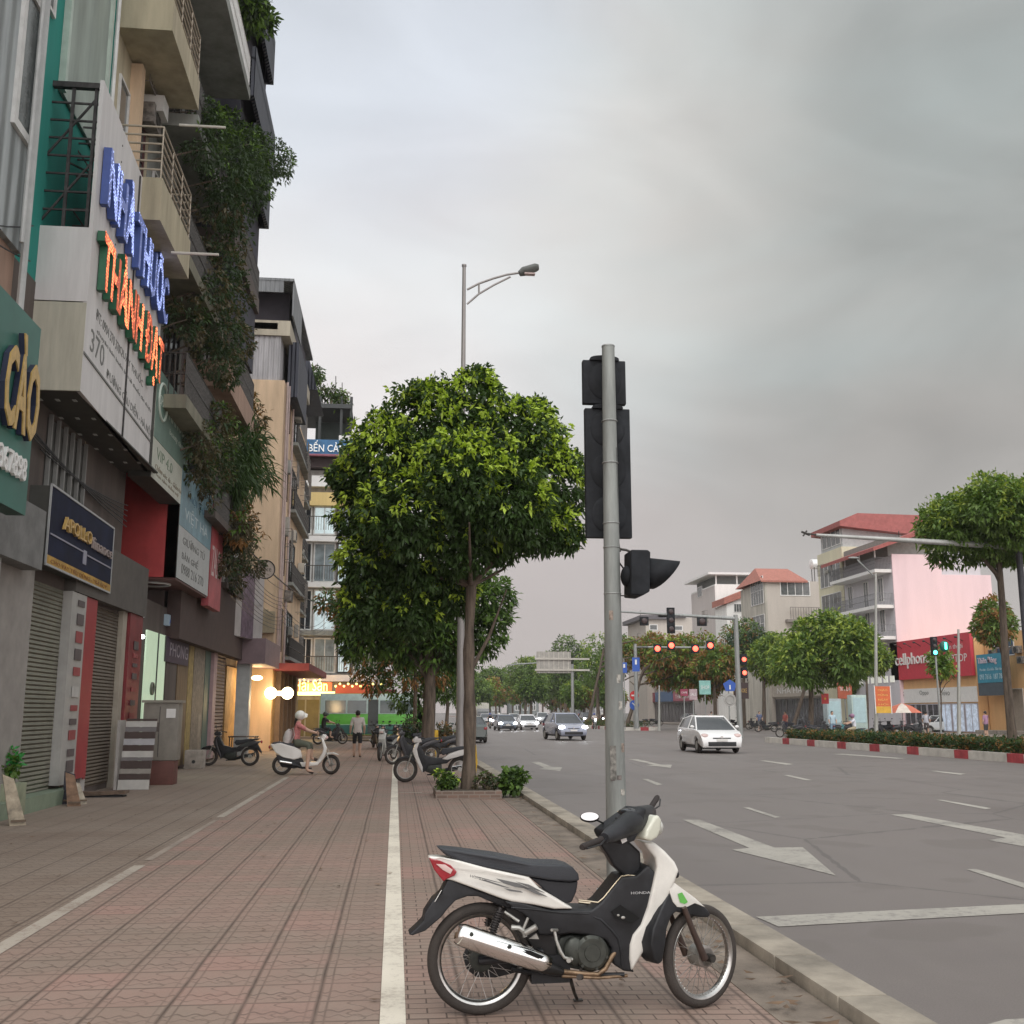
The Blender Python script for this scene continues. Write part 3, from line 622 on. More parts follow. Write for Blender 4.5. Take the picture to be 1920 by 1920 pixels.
# leg shield, wide and curved
ls = MB(); lp = Tp([(1275, 352), (1335, 354), (1390, 400), (1440, 455), (1462, 500), (1440, 560), (1402, 640), (1372, 720), (1335, 815), (1300, 900), (1262, 965), (1226, 1028), (1214, 960), (1214, 885), (1228, 832), (1268, 782), (1300, 690), (1330, 560), (1346, 480), (1336, 432), (1302, 392)], -.125)
ls.prism(lp, wv(.09, .135, .1, .55)); ls.build('leg_shield', bwhite, bike, bevel=.020, seg=4, smooth=60)
mb = MB(); mb.ell(T(1448, 520, -.10), .016, .02, .020); mb.build('horn', black, bike)
# engine and running gear
en = MB(); en.prism(Tp([(850, 842), (900, 828), (1080, 850), (1112, 905), (1122, 950), (1095, 1000), (1010, 1022), (900, 1000), (842, 955), (830, 890)], -.06), .075, -.075) if False else en.prism(Tp([(850, 842), (900, 828), (1080, 850), (1112, 905), (1122, 950), (1095, 1000), (1010, 1022), (900, 1000), (842, 955), (830, 890)], -.06), lambda x, z: .07)
eo = en.build('engine', castm, bike, bevel=.012, seg=3)
cc = MB(); c = T(1010, 918, -.085); c2 = T(925, 905, -.085)
cc.tube([Vector((c.x, -.06, c.z)), Vector((c.x, -.105, c.z)), Vector((c.x, -.118, c.z))], [.092, .090, .074], 36); cc.tube([Vector((c.x, -.118, c.z)), Vector((c.x, -.124, c.z))], [.045, .042], 28)
cc.ell((c2.x, -.085, c2.z-.01), .06, .03, .075)
for k in range(6): a = 1+k; cc.tube([(c.x+.083*math.cos(a), -.10, c.z+.083*math.sin(a)), (c.x+.083*math.cos(a), -.118, c.z+.083*math.sin(a))], .008, 8)
cc.build('clutch_cover', M('casing', (.060, .064, .055), .45, .4, var=.25, sc=20), eo, smooth=30)
cyl = MB()
for k in range(7): cyl.box(T(1060+k*11, 960).x, T(1065+k*11, 960).x, -.06, .06, T(0, 985).z, T(0, 890).z)
cyl.build('cylinder_fins', castm, eo)
ex = MB(); epts = [(325, 838, -.15), (420, 868, -.15), (560, 915, -.15), (700, 962, -.145), (800, 1002, -.135), (862, 1022, -.11)]
ex.tube([T(*p) for p in epts], [.040, .047, .048, .046, .034, .018], 22); exo = ex.build('exhaust', M('muffler_black', (.03, .03, .03), .4, .5, var=.3), bike)
tp_ = MB(); e0 = T(322, 836, -.15); tp_.tube([e0+Vector((-.012, 0, .004)), e0+Vector((.004, 0, -.001))], .018, 14); tp_.build('tailpipe', rust, exo)
hpz = MB(); hpz.tube([T(*p) for p in ((855, 1018, -.11), (960, 1030, -.10), (1045, 1034, -.10), (1085, 1005, -.10), (1112, 950, -.10), (1138, 912, -.08))], .0125, 12)
hpz.tube([T(860, 1042, -.10), T(1050, 1052, -.10), T(1195, 1040, -.05)], .009, 8); hpz.build('header_pipe', rust, exo)
shd = MB(); axp = [T(*p) for p in ((314, 822, -.152), (345, 832, -.152), (420, 858, -.152), (560, 905, -.152), (680, 945, -.150), (760, 972, -.146), (800, 984, -.143))]; rr_ = [.046, .056, .058, .058, .055, .047, .034]
vs = []; fs = []; n = 12
for i, (pp, r_) in enumerate(zip(axp, rr_)):
    for j in range(n):
        a = rad(-62 + 150*j/(n-1)); vs.append(pp+Vector((math.sin(a)*r_*.33, -math.cos(a)*r_*.9, math.sin(a)*r_)))
for i in range(len(axp)-1):
    for j in range(n-1): fs.append((i*n+j, i*n+j+1, (i+1)*n+j+1, (i+1)*n+j))
shd.add(vs, fs); so_ = shd.build('heat_shield', M('bright_chrome', (.80, .80, .78), .12, 1., var=.05), exo, smooth=60)
sm = so_.modifiers.new('thickness', 'SOLIDIFY'); sm.thickness = .003
sl_ = MB()
for pts in ([(660, 905), (700, 912), (770, 942), (755, 955), (690, 930)], ):
    sl_.add([(x, -.206, z) for x, z in Tp(pts, -.206)], [tuple(range(len(pts)))])
sl_.build('vent_slot', M('recess_black', (.004, .004, .004)), so_, smooth=0)  # flat black decal; the slot's darkness is painted, nothing is cut
for p in ((396, 828), (592, 892)):
    b_ = MB(); q = T(*p, -.205); b_.tube([q+Vector((0, .012, 0)), q+Vector((0, -.004, 0))], .010, 14); b_.build('bolt', castm, so_)
cs = MB(); cs.prism(Tp([(352, 940), (370, 905), (430, 880), (520, 890), (640, 915), (760, 900), (770, 960), (700, 1000), (620, 1030), (520, 1055), (420, 1052), (370, 1010)], .04), .05, .075)
cs.build('chain_case', bblack, bike, bevel=.008)
sw = MB(); sw.tube([T(430, 965, -.075), T(600, 950, -.08), T(760, 925, -.07)], [.022, .024, .028], 10); sw.tube([T(430, 965, .075), T(600, 950, .08), T(760, 925, .07)], [.022, .024, .028], 10)
sw.box(T(690, 0).x, T(880, 0).x, -.07, .07, .16, .30); sw.tube([T(600, 1010, -.06), T(820, 1040, -.06), T(1180, 1035, -.06)], .012, 8); sw.build('swingarm', bblack, bike)
fm = MB(); fm.prism(Tp([(545, 650), (650, 660), (740, 760), (850, 830), (860, 960), (760, 960), (700, 880), (640, 800), (590, 740)], 0), lambda x, z: .05); fm.build('frame', M('frame_black', (.02, .018, .018), .6), bike, bevel=.01)
for s in (-1, 1):
    sh = MB(); a, b = T(545, 690, -.095), T(500, 822, -.095)
    if s > 0: a.y *= -1; b.y *= -1
    sh.tube([a, b], .011, 10)
    for k in range(9):
        q = a.lerp(b, .12+.76*k/8); d_ = (b-a).normalized(); e_ = d_.orthogonal().normalized(); h_ = d_.cross(e_)
        sh.tube([q+(e_*math.cos(t)+h_*math.sin(t))*.021+d_*.006*t/6.3 for t in [2*PI*j/12 for j in range(13)]], .0042, 6, caps=False)
    sh.build('shock_absorber', M('shock_black', (.05, .045, .045), .4, .3), bike)
fp = MB(); fp.tube([T(565, 712, -.10), T(640, 762, -.12)], .008, 8); fp.tube([T(600, 792, -.12), T(640, 795, -.125), T(662, 812, -.13), T(672, 840, -.13)], .014, 8); fp.tube([T(662, 800, -.13), T(686, 742, -.13)], .008, 8)
fp.tube([T(672, 822, -.14), T(730, 788, -.16)], .016, 10); fp.prism(Tp([(690, 850), (728, 822), (742, 852)], -.12), -.125, -.115); fp.build('rear_footpeg', dull, bike)
kk = MB(); kk.tube([T(*p) for p in ((822, 810, -.13), (832, 860, -.14), (852, 915, -.145), (872, 948, -.15), (915, 958, -.15))], [.008, .009, .010, .009, .009], 10); kk.tube([T(808, 806, -.16), T(836, 806, -.12)], .008, 8); kk.tube([T(895, 962, -.17), T(905, 956, -.13)], .013, 10)
kk.build('kick_starter', dull, bike)
pg = MB(); pg.tube([T(948, 1050, -.25), T(958, 1048, -.10)], .015, 12); pg.tube([T(958, 1000, -.09), T(958, 1052, -.09)], .009, 8); pg.build('footpeg', rubber, bike)
ks = MB(); ks.tube([T(905, 1060, .05), T(925, 1130, .13), Vector((T(940, 1180, .19).x, .19, .006))], [.011, .009, .009], 8); e_ = Vector((T(940, 1180, .19).x, .19, .004)); ks.box(e_.x-.02, e_.x+.03, .18, .21, 0, .008); ks.build('kickstand', darkst, bike)
pl = MB(); pl.box(*sorted((T(160, 0).x, T(200, 0).x)), -.05, .05, T(0, 745).z, T(0, 640).z) if False else pl.add([T(240, 600, -.085), T(205, 660, -.085), T(205, 660, .085), T(240, 600, .085)], [(0, 1, 2, 3)]); plo = pl.build('number_plate', whitep, bike, smooth=0); m_ = plo.modifiers.new('thickness', 'SOLIDIFY'); m_.thickness = .003

# ================================================================ OTHER BIKES
def mk_bike(name, label, col, loc, rz, scooter=False, steer=0., group=None, detail=True, tailm=None):
    t = thing(name, label, 'scooter' if scooter else 'motorbike', loc, rz, group)
    bm_ = col if not isinstance(col, tuple) else M('bikepaint_%d_%d_%d' % tuple(int(c*100) for c in col), col, .28, var=.05, coat=.5)
    R = .25 if scooter else .28; WB = 1.25
    def stx(v):
        c = Vector((WB-.1, 0, 0)); d = v-c; return c+Vector((d.x*math.cos(steer)-d.y*math.sin(steer), d.x*math.sin(steer)+d.y*math.cos(steer), d.z))
    for x, f in ((0, None), (WB, stx)):
        w = MB(); w.ring((x, 0, R), R-.045, .045, 28, 8); wo_ = w.build('wheel', rubber, t, xf=f, smooth=60)
        r = MB(); r.ring((x, 0, R), R-.085, .012, 28, 6, sy=2.2)
        for i in range(5 if scooter else 12):
            a = 2*PI*i/(5 if scooter else 12); r.tube([(x, 0, R), (x+(R-.09)*math.cos(a), 0, R+(R-.09)*math.sin(a))], .012 if scooter else .003, 4)
        r.tube([(x, -.04, R), (x, .04, R)], .05, 14); r.build('rim', dull, wo_, xf=f)
    if scooter:
        b = MB(); b.prism([(-.32, .78), (-.05, .80), (.30, .70), (.46, .62), (.50, .44), (.30, .38), (.02, .44), (-.18, .56)], lambda x, z: .08+.09*min(1, (x+.34)/.4)); b.build('rear_body', bm_, t, bevel=.03, seg=3, smooth=60)
        b = MB(); b.prism([(-.16, .52), (.10, .42), (.50, .42), (.56, .30), (.50, .20), (.30, .16), (0, .20), (-.10, .34)], lambda x, z: .11); b.build('engine_cover', bblack, t, bevel=.02)
        b = MB(); b.prism([(.44, .32), (.9, .32), (1.0, .40), (.9, .24), (.5, .20)], lambda x, z: .15); b.build('floorboard', bm_, t, bevel=.015)
        b = MB(); b.prism([(.86, .32), (.96, .30), (1.06, .44), (1.12, .66), (1.02, .90), (.96, .93), (.98, .84), (1.03, .66), (.98, .50)], lambda x, z: .12+.05*max(0, 1-abs(z-.6)/.3)); b.build('leg_shield', bm_, t, bevel=.02, seg=3, smooth=60)
        b = MB(); b.prism([(.93, .88), (.96, .98), (1.03, 1.02), (1.12, .94), (1.05, .86)], lambda x, z: .09); b.build('handlebar_cowl', bm_, t, xf=stx, bevel=.02)
        b = MB(); b.prism([(1.0, .42), (1.1, .54), (1.3, .56), (1.46, .50), (1.3, .52), (1.12, .49)], lambda x, z: .06); b.build('front_fender', bm_, t, xf=stx, bevel=.01)
        sh = [(-.30, .80), (-.10, .84), (.18, .80), (.38, .78), (.48, .72), (.44, .66), (.1, .72), (-.2, .77)]; hz = 1.0; hx = 1.0
    else:
        b = MB(); b.prism([(-.32, .72), (-.05, .74), (.25, .64), (.42, .52), (.30, .50), (.0, .58), (-.22, .64)], lambda x, z: .05+.06*min(1, (x+.32)/.4)); b.build('tail_cowl', bm_, t, bevel=.015)
        b = MB(); b.prism([(-.22, .64), (.1, .56), (.02, .55), (-.18, .50), (-.36, .36), (-.32, .46)], lambda x, z: .055); b.build('rear_fender', bblack, t, bevel=.008)
        b = MB(); b.prism([(.15, .56), (.55, .54), (.80, .60), (.93, .84), (1.02, .84), (.98, .5), (.86, .22), (.76, .26), (.70, .38), (.3, .42)], lambda x, z: .09); b.build('body_cover', bblack, t, bevel=.015)
        b = MB(); b.prism([(.94, .90), (1.04, .86), (1.10, .70), (1.0, .46), (.86, .20), (.86, .34), (.96, .58), (1.0, .74)], lambda x, z: .10+.04*max(0, (z-.3))); b.build('leg_shield', bm_, t, bevel=.016, seg=3)
        b = MB(); b.prism([(.88, .90), (.92, 1.0), (1.02, 1.03), (1.10, .96), (1.06, .88)], lambda x, z: .085); b.build('handlebar_cowl', bm_, t, xf=stx, bevel=.02)
        b = MB(); b.prism([(.98, .40), (1.05, .52), (1.22, .60), (1.42, .55), (1.5, .46), (1.36, .52), (1.22, .55), (1.08, .48)], lambda x, z: .05); b.build('front_fender', bblack, t, xf=stx, bevel=.008)
        b = MB(); b.prism([(.42, .40), (.78, .38), (.80, .24), (.62, .18), (.42, .22)], lambda x, z: .09); b.build('engine', castm, t, bevel=.02)
        sh = [(-.28, .80), (0, .80), (.28, .76), (.42, .76), (.47, .68), (.40, .60), (.1, .70), (-.2, .76)]; hz = 1.0; hx = .95
    b = MB(); b.prism(sh, lambda x, z: .11); b.build('seat', seatm, t, bevel=.02, seg=3)
    b = MB(); b.tube([(-.05, -.13, .32), (.3, -.13, .26), (.5, -.11, .18), (.75, -.08, .16)], [.045, .05, .03, .014], 12); b.build('exhaust', bblack, t)
    b = MB(); b.tube([(-.06, -.17, .345), (.24, -.175, .295)], [.03, .035], 10); b.build('heat_shield', chrome, t)
    b = MB(); b.tube([(hx-.12, -.33, hz-.02), (hx-.02, -.18, hz), (hx+.04, 0, hz), (hx-.02, .18, hz), (hx-.12, .33, hz-.02)], [.016, .014, .012, .014, .016], 8); b.build('handlebar', black, t, xf=stx)
    for s in (-1, 1):
        b = MB(); b.tube([(WB, s*.07, R), (WB-.13, s*.07, .62)], .016, 8); b.build('fork', dull, t, xf=stx)
        b = MB(); b.tube([(hx, s*.17, hz), (hx+.04, s*.24, hz+.12)], .005, 5); b.ell((hx+.04, s*.26, hz+.16), .012, .05, .035, 10, 6); b.build('mirror', black, t, xf=stx)
    b = MB(); b.ell((1.10 if scooter else 1.07, 0, .93), .035, .07, .045, 12, 8); b.build('headlight', clearl, t, xf=stx)
    b = MB(); b.ell((-.33, 0, .70), .03, .06, .045, 10, 6); b.build('tail_light', redl, t)
    return t
BW, BK, BR, BB, BG, BS = (.65, .63, .6), (.03, .03, .035), (.35, .03, .03), (.05, .08, .25), (.35, .36, .36), (.55, .55, .52)
# ================================================================ SIGNAL POLE BY THE KERB
SP = G(1158, 1672); sig = thing('signal_pole', 'grey steel pole with black traffic light heads standing behind the parked white motorbike', 'traffic light', SP)
def onp(px, py, dy=0.): q = AY(px, py, SP.y+dy)-SP; return q
mb = MB(); topz = onp(1140, 650).z; mb.tube([(0, 0, 0), (0, 0, topz)], [.098, .062], 28); mb.build('pole', M('pole_steel', (.27, .285, .27), .6, .25, var=.30, sc=3, streak=True, bump=.15, bsc=40), sig)
mb = MB(); mb.tube([(0, 0, topz-.004), (0, 0, topz+.008)], [.066, .064], 24); mb.build('pole_cap', steel, sig)
mb = MB(); mb.tube([(0, 0, 0), (0, 0, .02)], [.19, .19], 24)
for k in range(4): mb.tube([(.15*math.cos(k*PI/2+.7), .15*math.sin(k*PI/2+.7), 0), (.15*math.cos(k*PI/2+.7), .15*math.sin(k*PI/2+.7), .06)], .014, 8)
mb.build('base_plate', steel, sig)
mb = MB(); mb.box(-.065, -.01, -.092, -.085, .98, 1.28); mb.build('hatch', M('old_paper', (.20, .19, .17), .8, var=.5, sc=20), sig)
hb_ = M('signal_black', (.020, .022, .026), .75, var=.4, sc=4, spec=.25)
def backshell(px0, py0, px1, py1, name, nl):
    a = onp(px0, py1, .14); b = onp(px1, py0, .14); w = b.x-a.x; h = b.z-a.z; mb = MB(); cx = (a.x+b.x)/2
    mb.box(a.x, b.x, .12, .20, a.z, b.z); o = mb.build(name, hb_, sig, bevel=.012, seg=2)
    dm = MB(); sh = h/nl
    for i in range(nl):
        zc_ = a.z+sh*(i+.5); dm.ell((cx, .125, zc_+.01), w*.40, .030, sh*.44, 20, 12)
    dm.build('lamp_housing', hb_, o)
    cr = MB(); n = 14; pts = [(a.x+w*.16, b.z-.005)]+[(cx-w*.34*math.cos(PI*k/n), b.z+.045*math.sin(PI*k/n)**.7) for k in range(n+1)]+[(b.x-w*.16, b.z-.005)]
    cr.prism(pts, .10, .26); cr.build('hood', hb_, o)
    for i in range(nl):
        zc_ = a.z+sh*(i+.5); l = MB(); l.tube([(cx, .20, zc_), (cx, .215, zc_)], [w*.36, w*.34], 24); l.build('lens', M('unlit_lens', (.05, .03, .03), .3), o)
        v = MB(); n = 16; vs = []
        for k in range(n):
            t_ = rad(-20+220*k/(n-1)); vs += [(cx+w*.38*math.cos(t_), .20, zc_+w*.38*math.sin(t_)), (cx+w*.38*math.cos(t_), .20+.20, zc_+w*.38*math.sin(t_)-.02)]
        v.add(vs, [(2*k, 2*k+2, 2*k+3, 2*k+1) for k in range(n-1)]); vo = v.build('visor', hb_, o); m_ = vo.modifiers.new('t', 'SOLIDIFY'); m_.thickness = .004
    br = MB(); br.box(-.03, .03, .05, .13, a.z+h*.3, a.z+h*.3+.05); br.box(-.03, .03, .05, .13, a.z+h*.75, a.z+h*.75+.05); br.build('bracket', darkst, o)
for i_, (dx_, dy_) in enumerate(((.07, -.045), (.075, .03))): mb = MB(); mb.tube([(dx_*(1-.028*k), dy_*(1-.02*k)+.004*math.sin(k*1.3+i_), .3+.42*k) for k in range(10)], .006, 5); mb.build('cable', black, sig)
rgs = random.Random(12)
for k in range(7):
    z_ = rgs.uniform(.7, 2.6); a_ = rgs.uniform(-2.3, -.8); r_ = .0985-.036*z_/topz+.0015; mb = MB(); h_ = rgs.uniform(.03, .10); vs = [(r_*math.cos(a_+j*.16), r_*math.sin(a_+j*.16), z_+i*h_) for i in (0, 1) for j in range(4)]; mb.add(vs, [(j, j+1, j+5, j+4) for j in range(3)]); mb.build('old_sticker', M('sticker_rest_%d' % (k % 3), ((.42, .40, .36), (.16, .14, .13), (.30, .24, .2))[k % 3], .85, var=.5, sc=25), sig, smooth=0)
backshell(1093, 678, 1172, 757, 'countdown_head', 1)
backshell(1099, 768, 1180, 1008, 'signal_head', 3)
# the side pedestrian head facing the road
a = onp(1172, 1118); b = onp(1222, 1036); zm = (a.z+b.z)/2
mb = MB(); mb.prism([(a.x+.02, a.z), (a.x+.13, a.z-.01), (a.x+.20, a.z+.03), (a.x+.215, b.z-.02), (a.x+.19, b.z), (a.x+.03, b.z)], -.17, .15); ph = mb.build('pedestrian_head', hb_, sig, bevel=.015, seg=3)
mb = MB(); mb.ell((a.x+.02, 0, zm-.02), .055, .12, .10); mb.build('lamp_housing', hb_, ph)
v = MB(); n = 20; vs = []
for k in range(n):
    t_ = 2*PI*k/n; yy = -.01+.15*math.cos(t_); zz = zm+.01+.15*math.sin(t_)
    L_ = .07+.26*(math.sin(t_)*.5+.5)**.7; vs += [(a.x+.20, yy, zz), (a.x+.20+L_, yy, zz-.03*(math.sin(t_)*.5+.5))]
v.add(vs, [(2*k, (2*k+2) % (2*n), (2*k+3) % (2*n), 2*k+1) for k in range(n)]); vo = v.build('visor', hb_, ph); m_ = vo.modifiers.new('t', 'SOLIDIFY'); m_.thickness = .006
mb = MB(); mb.tube([(.06, 0, b.z+.03), (.14, 0, b.z+.02), (a.x+.10, 0, b.z-.01)], .012, 8); mb.tube([(.06, 0, b.z+.09), (.075, 0, b.z)], .016, 8); mb.tube([(.07, 0, b.z-.1), (.12, .02, zm+.05), (a.x, 0, zm)], .008, 6); mb.tube([(.06, 0, a.z+.005), (a.x+.08, 0, a.z+.005)], .006, 6); mb.build('bracket', darkst, ph)
for z in (onp(0, 1100).z, onp(0, 1008).z, onp(0, 757).z, onp(0, 840).z, onp(0, 960).z): mb = MB(); mb.ring((0, 0, z), .070+.006*(topz-z)/topz*3, .006, 28, 6, ax='z'); mb.build('clamp_band', steel, sig)

# ================================================================ MAIN TREE, PLANTER, LAMP
TB = G(875, 1492); rng = random.Random(4)
tr = thing('street_tree', 'round crowned tree with bright young leaves in the brick planter on the pavement', 'tree', TB, 0, 'trees along the pavement')
def tp_at(px, py, dy=0.): return AY(px, py, TB.y+dy)-TB
t0 = tp_at(878, 1492); t1 = tp_at(880, 1250); t2 = tp_at(884, 1100); t3 = tp_at(880, 960)
mb = MB(); path = []; rs = []
for i in range(15):
    t = i/14; z = t*t3.z; path.append((.02+.05*t+.025*math.sin(t*9), .02*math.cos(t*6), z-.02)); rs.append(.135*(1.2 if i == 0 else 1-.45*t)+(.015*math.sin(i*2.1)))
mb.tube(path, rs, 16)
for z, px, py, dy, r in ((t1.z-.1, 950, 1105, .2, .045), (t2.z, 720, 960, -.3, .06), (t2.z, 1010, 930, -.2, .06), (t2.z+.3, 800, 820, .4, .06), (t2.z+.4, 950, 800, -.5, .05), (t2.z+.2, 860, 750, .1, .06), (t2.z, 880, 980, -1.6, .05), (t2.z, 1000, 1010, .1, .035), (t2.z, 740, 1030, .1, .045)):
    e = tp_at(px, py, dy); s = Vector((.05, 0, z)); mb.tube([s, s.lerp(e, .5)+Vector((0, 0, -.15)), e], [r, r*.7, r*.3], 8)
mb.build('trunk', bark, tr)
lob = []
for px, py, dy, r in ((720, 860, 0, .95), (690, 960, .2, .70), (800, 800, .1, 1.0), (880, 760, .2, .80), (960, 830, -.1, 1.0), (1030, 900, .1, .80), (1010, 830, .4, .65), (860, 900, -.9, 1.05), (950, 940, -.8, .95), (760, 960, -.7, .95), (860, 890, .9, 1.1), (900, 710, .2, .30), (670, 900, .2, .50), (1050, 980, .1, .50), (1010, 985, -.1, .60),
                      (700, 1050, .2, .75), (780, 1050, .1, .85), (690, 1130, .4, .60), (860, 1010, -.4, .75), (940, 1010, -.1, .55), (770, 1140, .3, .60), (850, 1110, .5, .50), (640, 890, .1, .28), (1070, 870, .0, .28), (1065, 1010, .1, .25), (790, 745, .1, .35), (1000, 775, .1, .35)):
    q = tp_at(px, py, dy); lob.append((q.x, q.y, q.z, r*.92))
crown(tr, lob, 7600, 9, .135, .062, [lf_old, lf_old, lf_new], 7, .46, .75, inner=.36)
pl = thing('tree_planter', 'low brick planter box round the foot of the round crowned tree', 'planter', TB)
mb = MB(); mb.box(-.62+.0, .62, -.62, -.52, -.04, .13); mb.box(-.62, .62, .52, .62, -.04, .13); mb.box(-.62, -.52, -.52, .52, -.04, .13); mb.box(.52, .62, -.52, .52, -.04, .13)
mm, t_, b_ = nodes_mat('planter_brick'); k_ = NB(t_); tc_ = k_.n('ShaderNodeTexCoord').outputs['Object']; mp_ = k_.n('ShaderNodeMapping'); mp_.inputs['Rotation'].default_value = (PI/2, 0, 0); k_.l(tc_, mp_.inputs[0])
br_ = k_.n('ShaderNodeTexBrick'); br_.inputs['Scale'].default_value = 1; br_.inputs['Brick Width'].default_value = .2; br_.inputs['Row Height'].default_value = .065; br_.inputs['Mortar Size'].default_value = .01
br_.inputs['Color1'].default_value = (.20, .13, .10, 1); br_.inputs['Color2'].default_value = (.14, .10, .08, 1); br_.inputs['Mortar'].default_value = (.22, .18, .15, 1); k_.l(mp_.outputs[0], br_.inputs['Vector']); k_.l(br_.outputs['Color'], b_.inputs['Base Color']); b_.inputs['Roughness'].default_value = .9
mb.build('brick_edge', mm, pl, bevel=.008); mb = MB(); mb.box(-.48, .48, -.48, .48, 0, .13); mb.build('soil', M('planter_soil', (.09, .07, .05), .95, var=.4, sc=12), pl)
bush('planter_shrub', 'dense low green plants at the left end of the brick planter', 'plant', TB+Vector((-.42, -.2, .13)), .26, .18, .16, 110, .09, .045, (lf_old, lf_mid, lf_new), 21, 'plants in the brick planter', pnew=.15)
bush('planter_shrub', 'thin brownish plants beside the trunk in the brick planter', 'plant', TB+Vector((.38, -.25, .13)), .30, .2, .16, 60, .08, .04, (lf_brown, lf_dark, lf_mid), 22, 'plants in the brick planter', pnew=.2)
bush('spilling_shrub', 'leafy green shrub spilling out of the brick planter towards the kerb', 'plant', TB+Vector((.85, -.15, .02)), .34, .22, .34, 130, .11, .075, (lf_old, lf_mid, lf_mid), 23, 'plants in the brick planter', pnew=.3)
# the tall street lamp
LB = G(862, 1440); lp = thing('street_lamp', 'tall grey street lamp with one curved arm rising behind the round crowned tree', 'street lamp', LB)
def la(px, py): return AY(px, py, LB.y)-LB
gp = M('lamp_steel', (.30, .28, .27), .5, .4, var=.15, streak=True)
tz = la(875, 500).z; mb = MB(); mb.tube([(0, 0, 0), (0, 0, tz)], [.125, .055], 20); mb.tube([(0, 0, tz), (0, 0, tz+.06)], .075, 12); mb.ring((0, 0, 4.6), .12, .02, 20, 6, ax='z'); mb.build('pole', gp, lp)
def arc(pts, r, name):
    mb = MB(); P_ = [la(*p) for p in pts]; P_ = [Vector((p.x, 0, p.z)) for p in P_]; mb.tube(P_, r, 10); return mb.build(name, gp, lp)
arc([(876, 543), (897, 532), (925, 522), (950, 515), (977, 511)], .035, 'arm'); arc([(876, 570), (898, 551), (925, 535), (957, 519)], .032, 'arm_brace'); arc([(898, 533), (898, 551)], .03, 'arm_strut')
a, b = la(974, 511), la(1010, 502); mb = MB(); mb.tube([(a.x, 0, a.z-.04), (a.x+.12, 0, a.z+.04), (b.x-.1, 0, b.z), (b.x, 0, b.z+.02)], [(.07, .10), (.10, .16), (.09, .15), (.05, .1)], 12); lh = mb.build('lamp_head', M('lamp_head', (.12, .13, .12), .5), lp)
mb = MB(); mb.box(a.x+.15, b.x-.12, -.1, .1, a.z-.06, a.z-.03); mb.build('lamp_glass', clearl, lh)
# pavement trees behind
def ptree(px, py, lab, crowns, seed, r=.13, ncl=700, mats=(lf_old, lf_mid, lf_mid), pn=.3, zt=None, ln=.24):
    B = G(px, py); t = thing('street_tree', lab, 'tree', B, 0, 'trees along the pavement'); rg = random.Random(seed)
    lobes = []
    for cx, cy, dy, rr in crowns:
        q = AY(cx, cy, B.y+dy)-B; lobes.append((q.x, q.y, q.z, rr))
    zt = max(l[2] for l in lobes); trunkmesh(t, zt*.8, r, [(zt*.5, l[0]*.8, l[1]*.8, l[2]-zt*.5, r*.4) for l in lobes if l[2] > zt*.5], rg)
    crown(t, lobes, ncl, 7, ln, .09, list(mats), seed, pn, .45, inner=.3); return t
ptree(803, 1428, 'thick trunked tree right behind the round crowned tree, dark leaves over the parked bikes', [(900, 1130, 0, 1.1), (840, 1150, .3, 1.2), (780, 1130, 0, 1.2), (900, 1180, -.3, .8), (720, 1140, .5, 1.0), (840, 1210, 0, .8), (680, 1180, 1, .9), (760, 1200, .6, .9)], 31, .24, 1900)
ptree(776, 1408, 'slim pale trunked tree with yellowish leaves near the green bus', [(700, 1230, 0, 1.1), (760, 1230, 0, 1.3), (730, 1190, .5, 1.2), (660, 1150, 1, 1.0), (820, 1235, 0, 1.0), (620, 1130, 0, .55), (700, 1270, 0, .7)], 32, .10, 800, (lf_old, lf_rust, lf_far), .35)
ptree(797, 1400, 'farther pavement tree whose dark crown shows left of the lamp post', [(830, 1260, 0, 1.3), (800, 1220, 0, 1.5), (860, 1225, 0, 1.2), (770, 1290, 0, 1.1)], 33, .2, 700)
ptree(838, 1380, 'small pavement tree seen low beside the lamp post', [(840, 1290, 0, 1.2), (820, 1275, 1, 1.2)], 34, .15, 350)
bush('roadside_bush', 'scraggly dark bush between the parked motorbikes by the thick trunk', 'bush', G(770, 1412), .55, .5, .7, 220, .16, .06, (lf_dark, lf_brown, lf_old), 35)
bush('roadside_bush', 'brown leafed low bush beside the lamp post foot', 'bush', G(835, 1410), .6, .5, .6, 160, .16, .06, (lf_brown, lf_rust, lf_dark), 36)

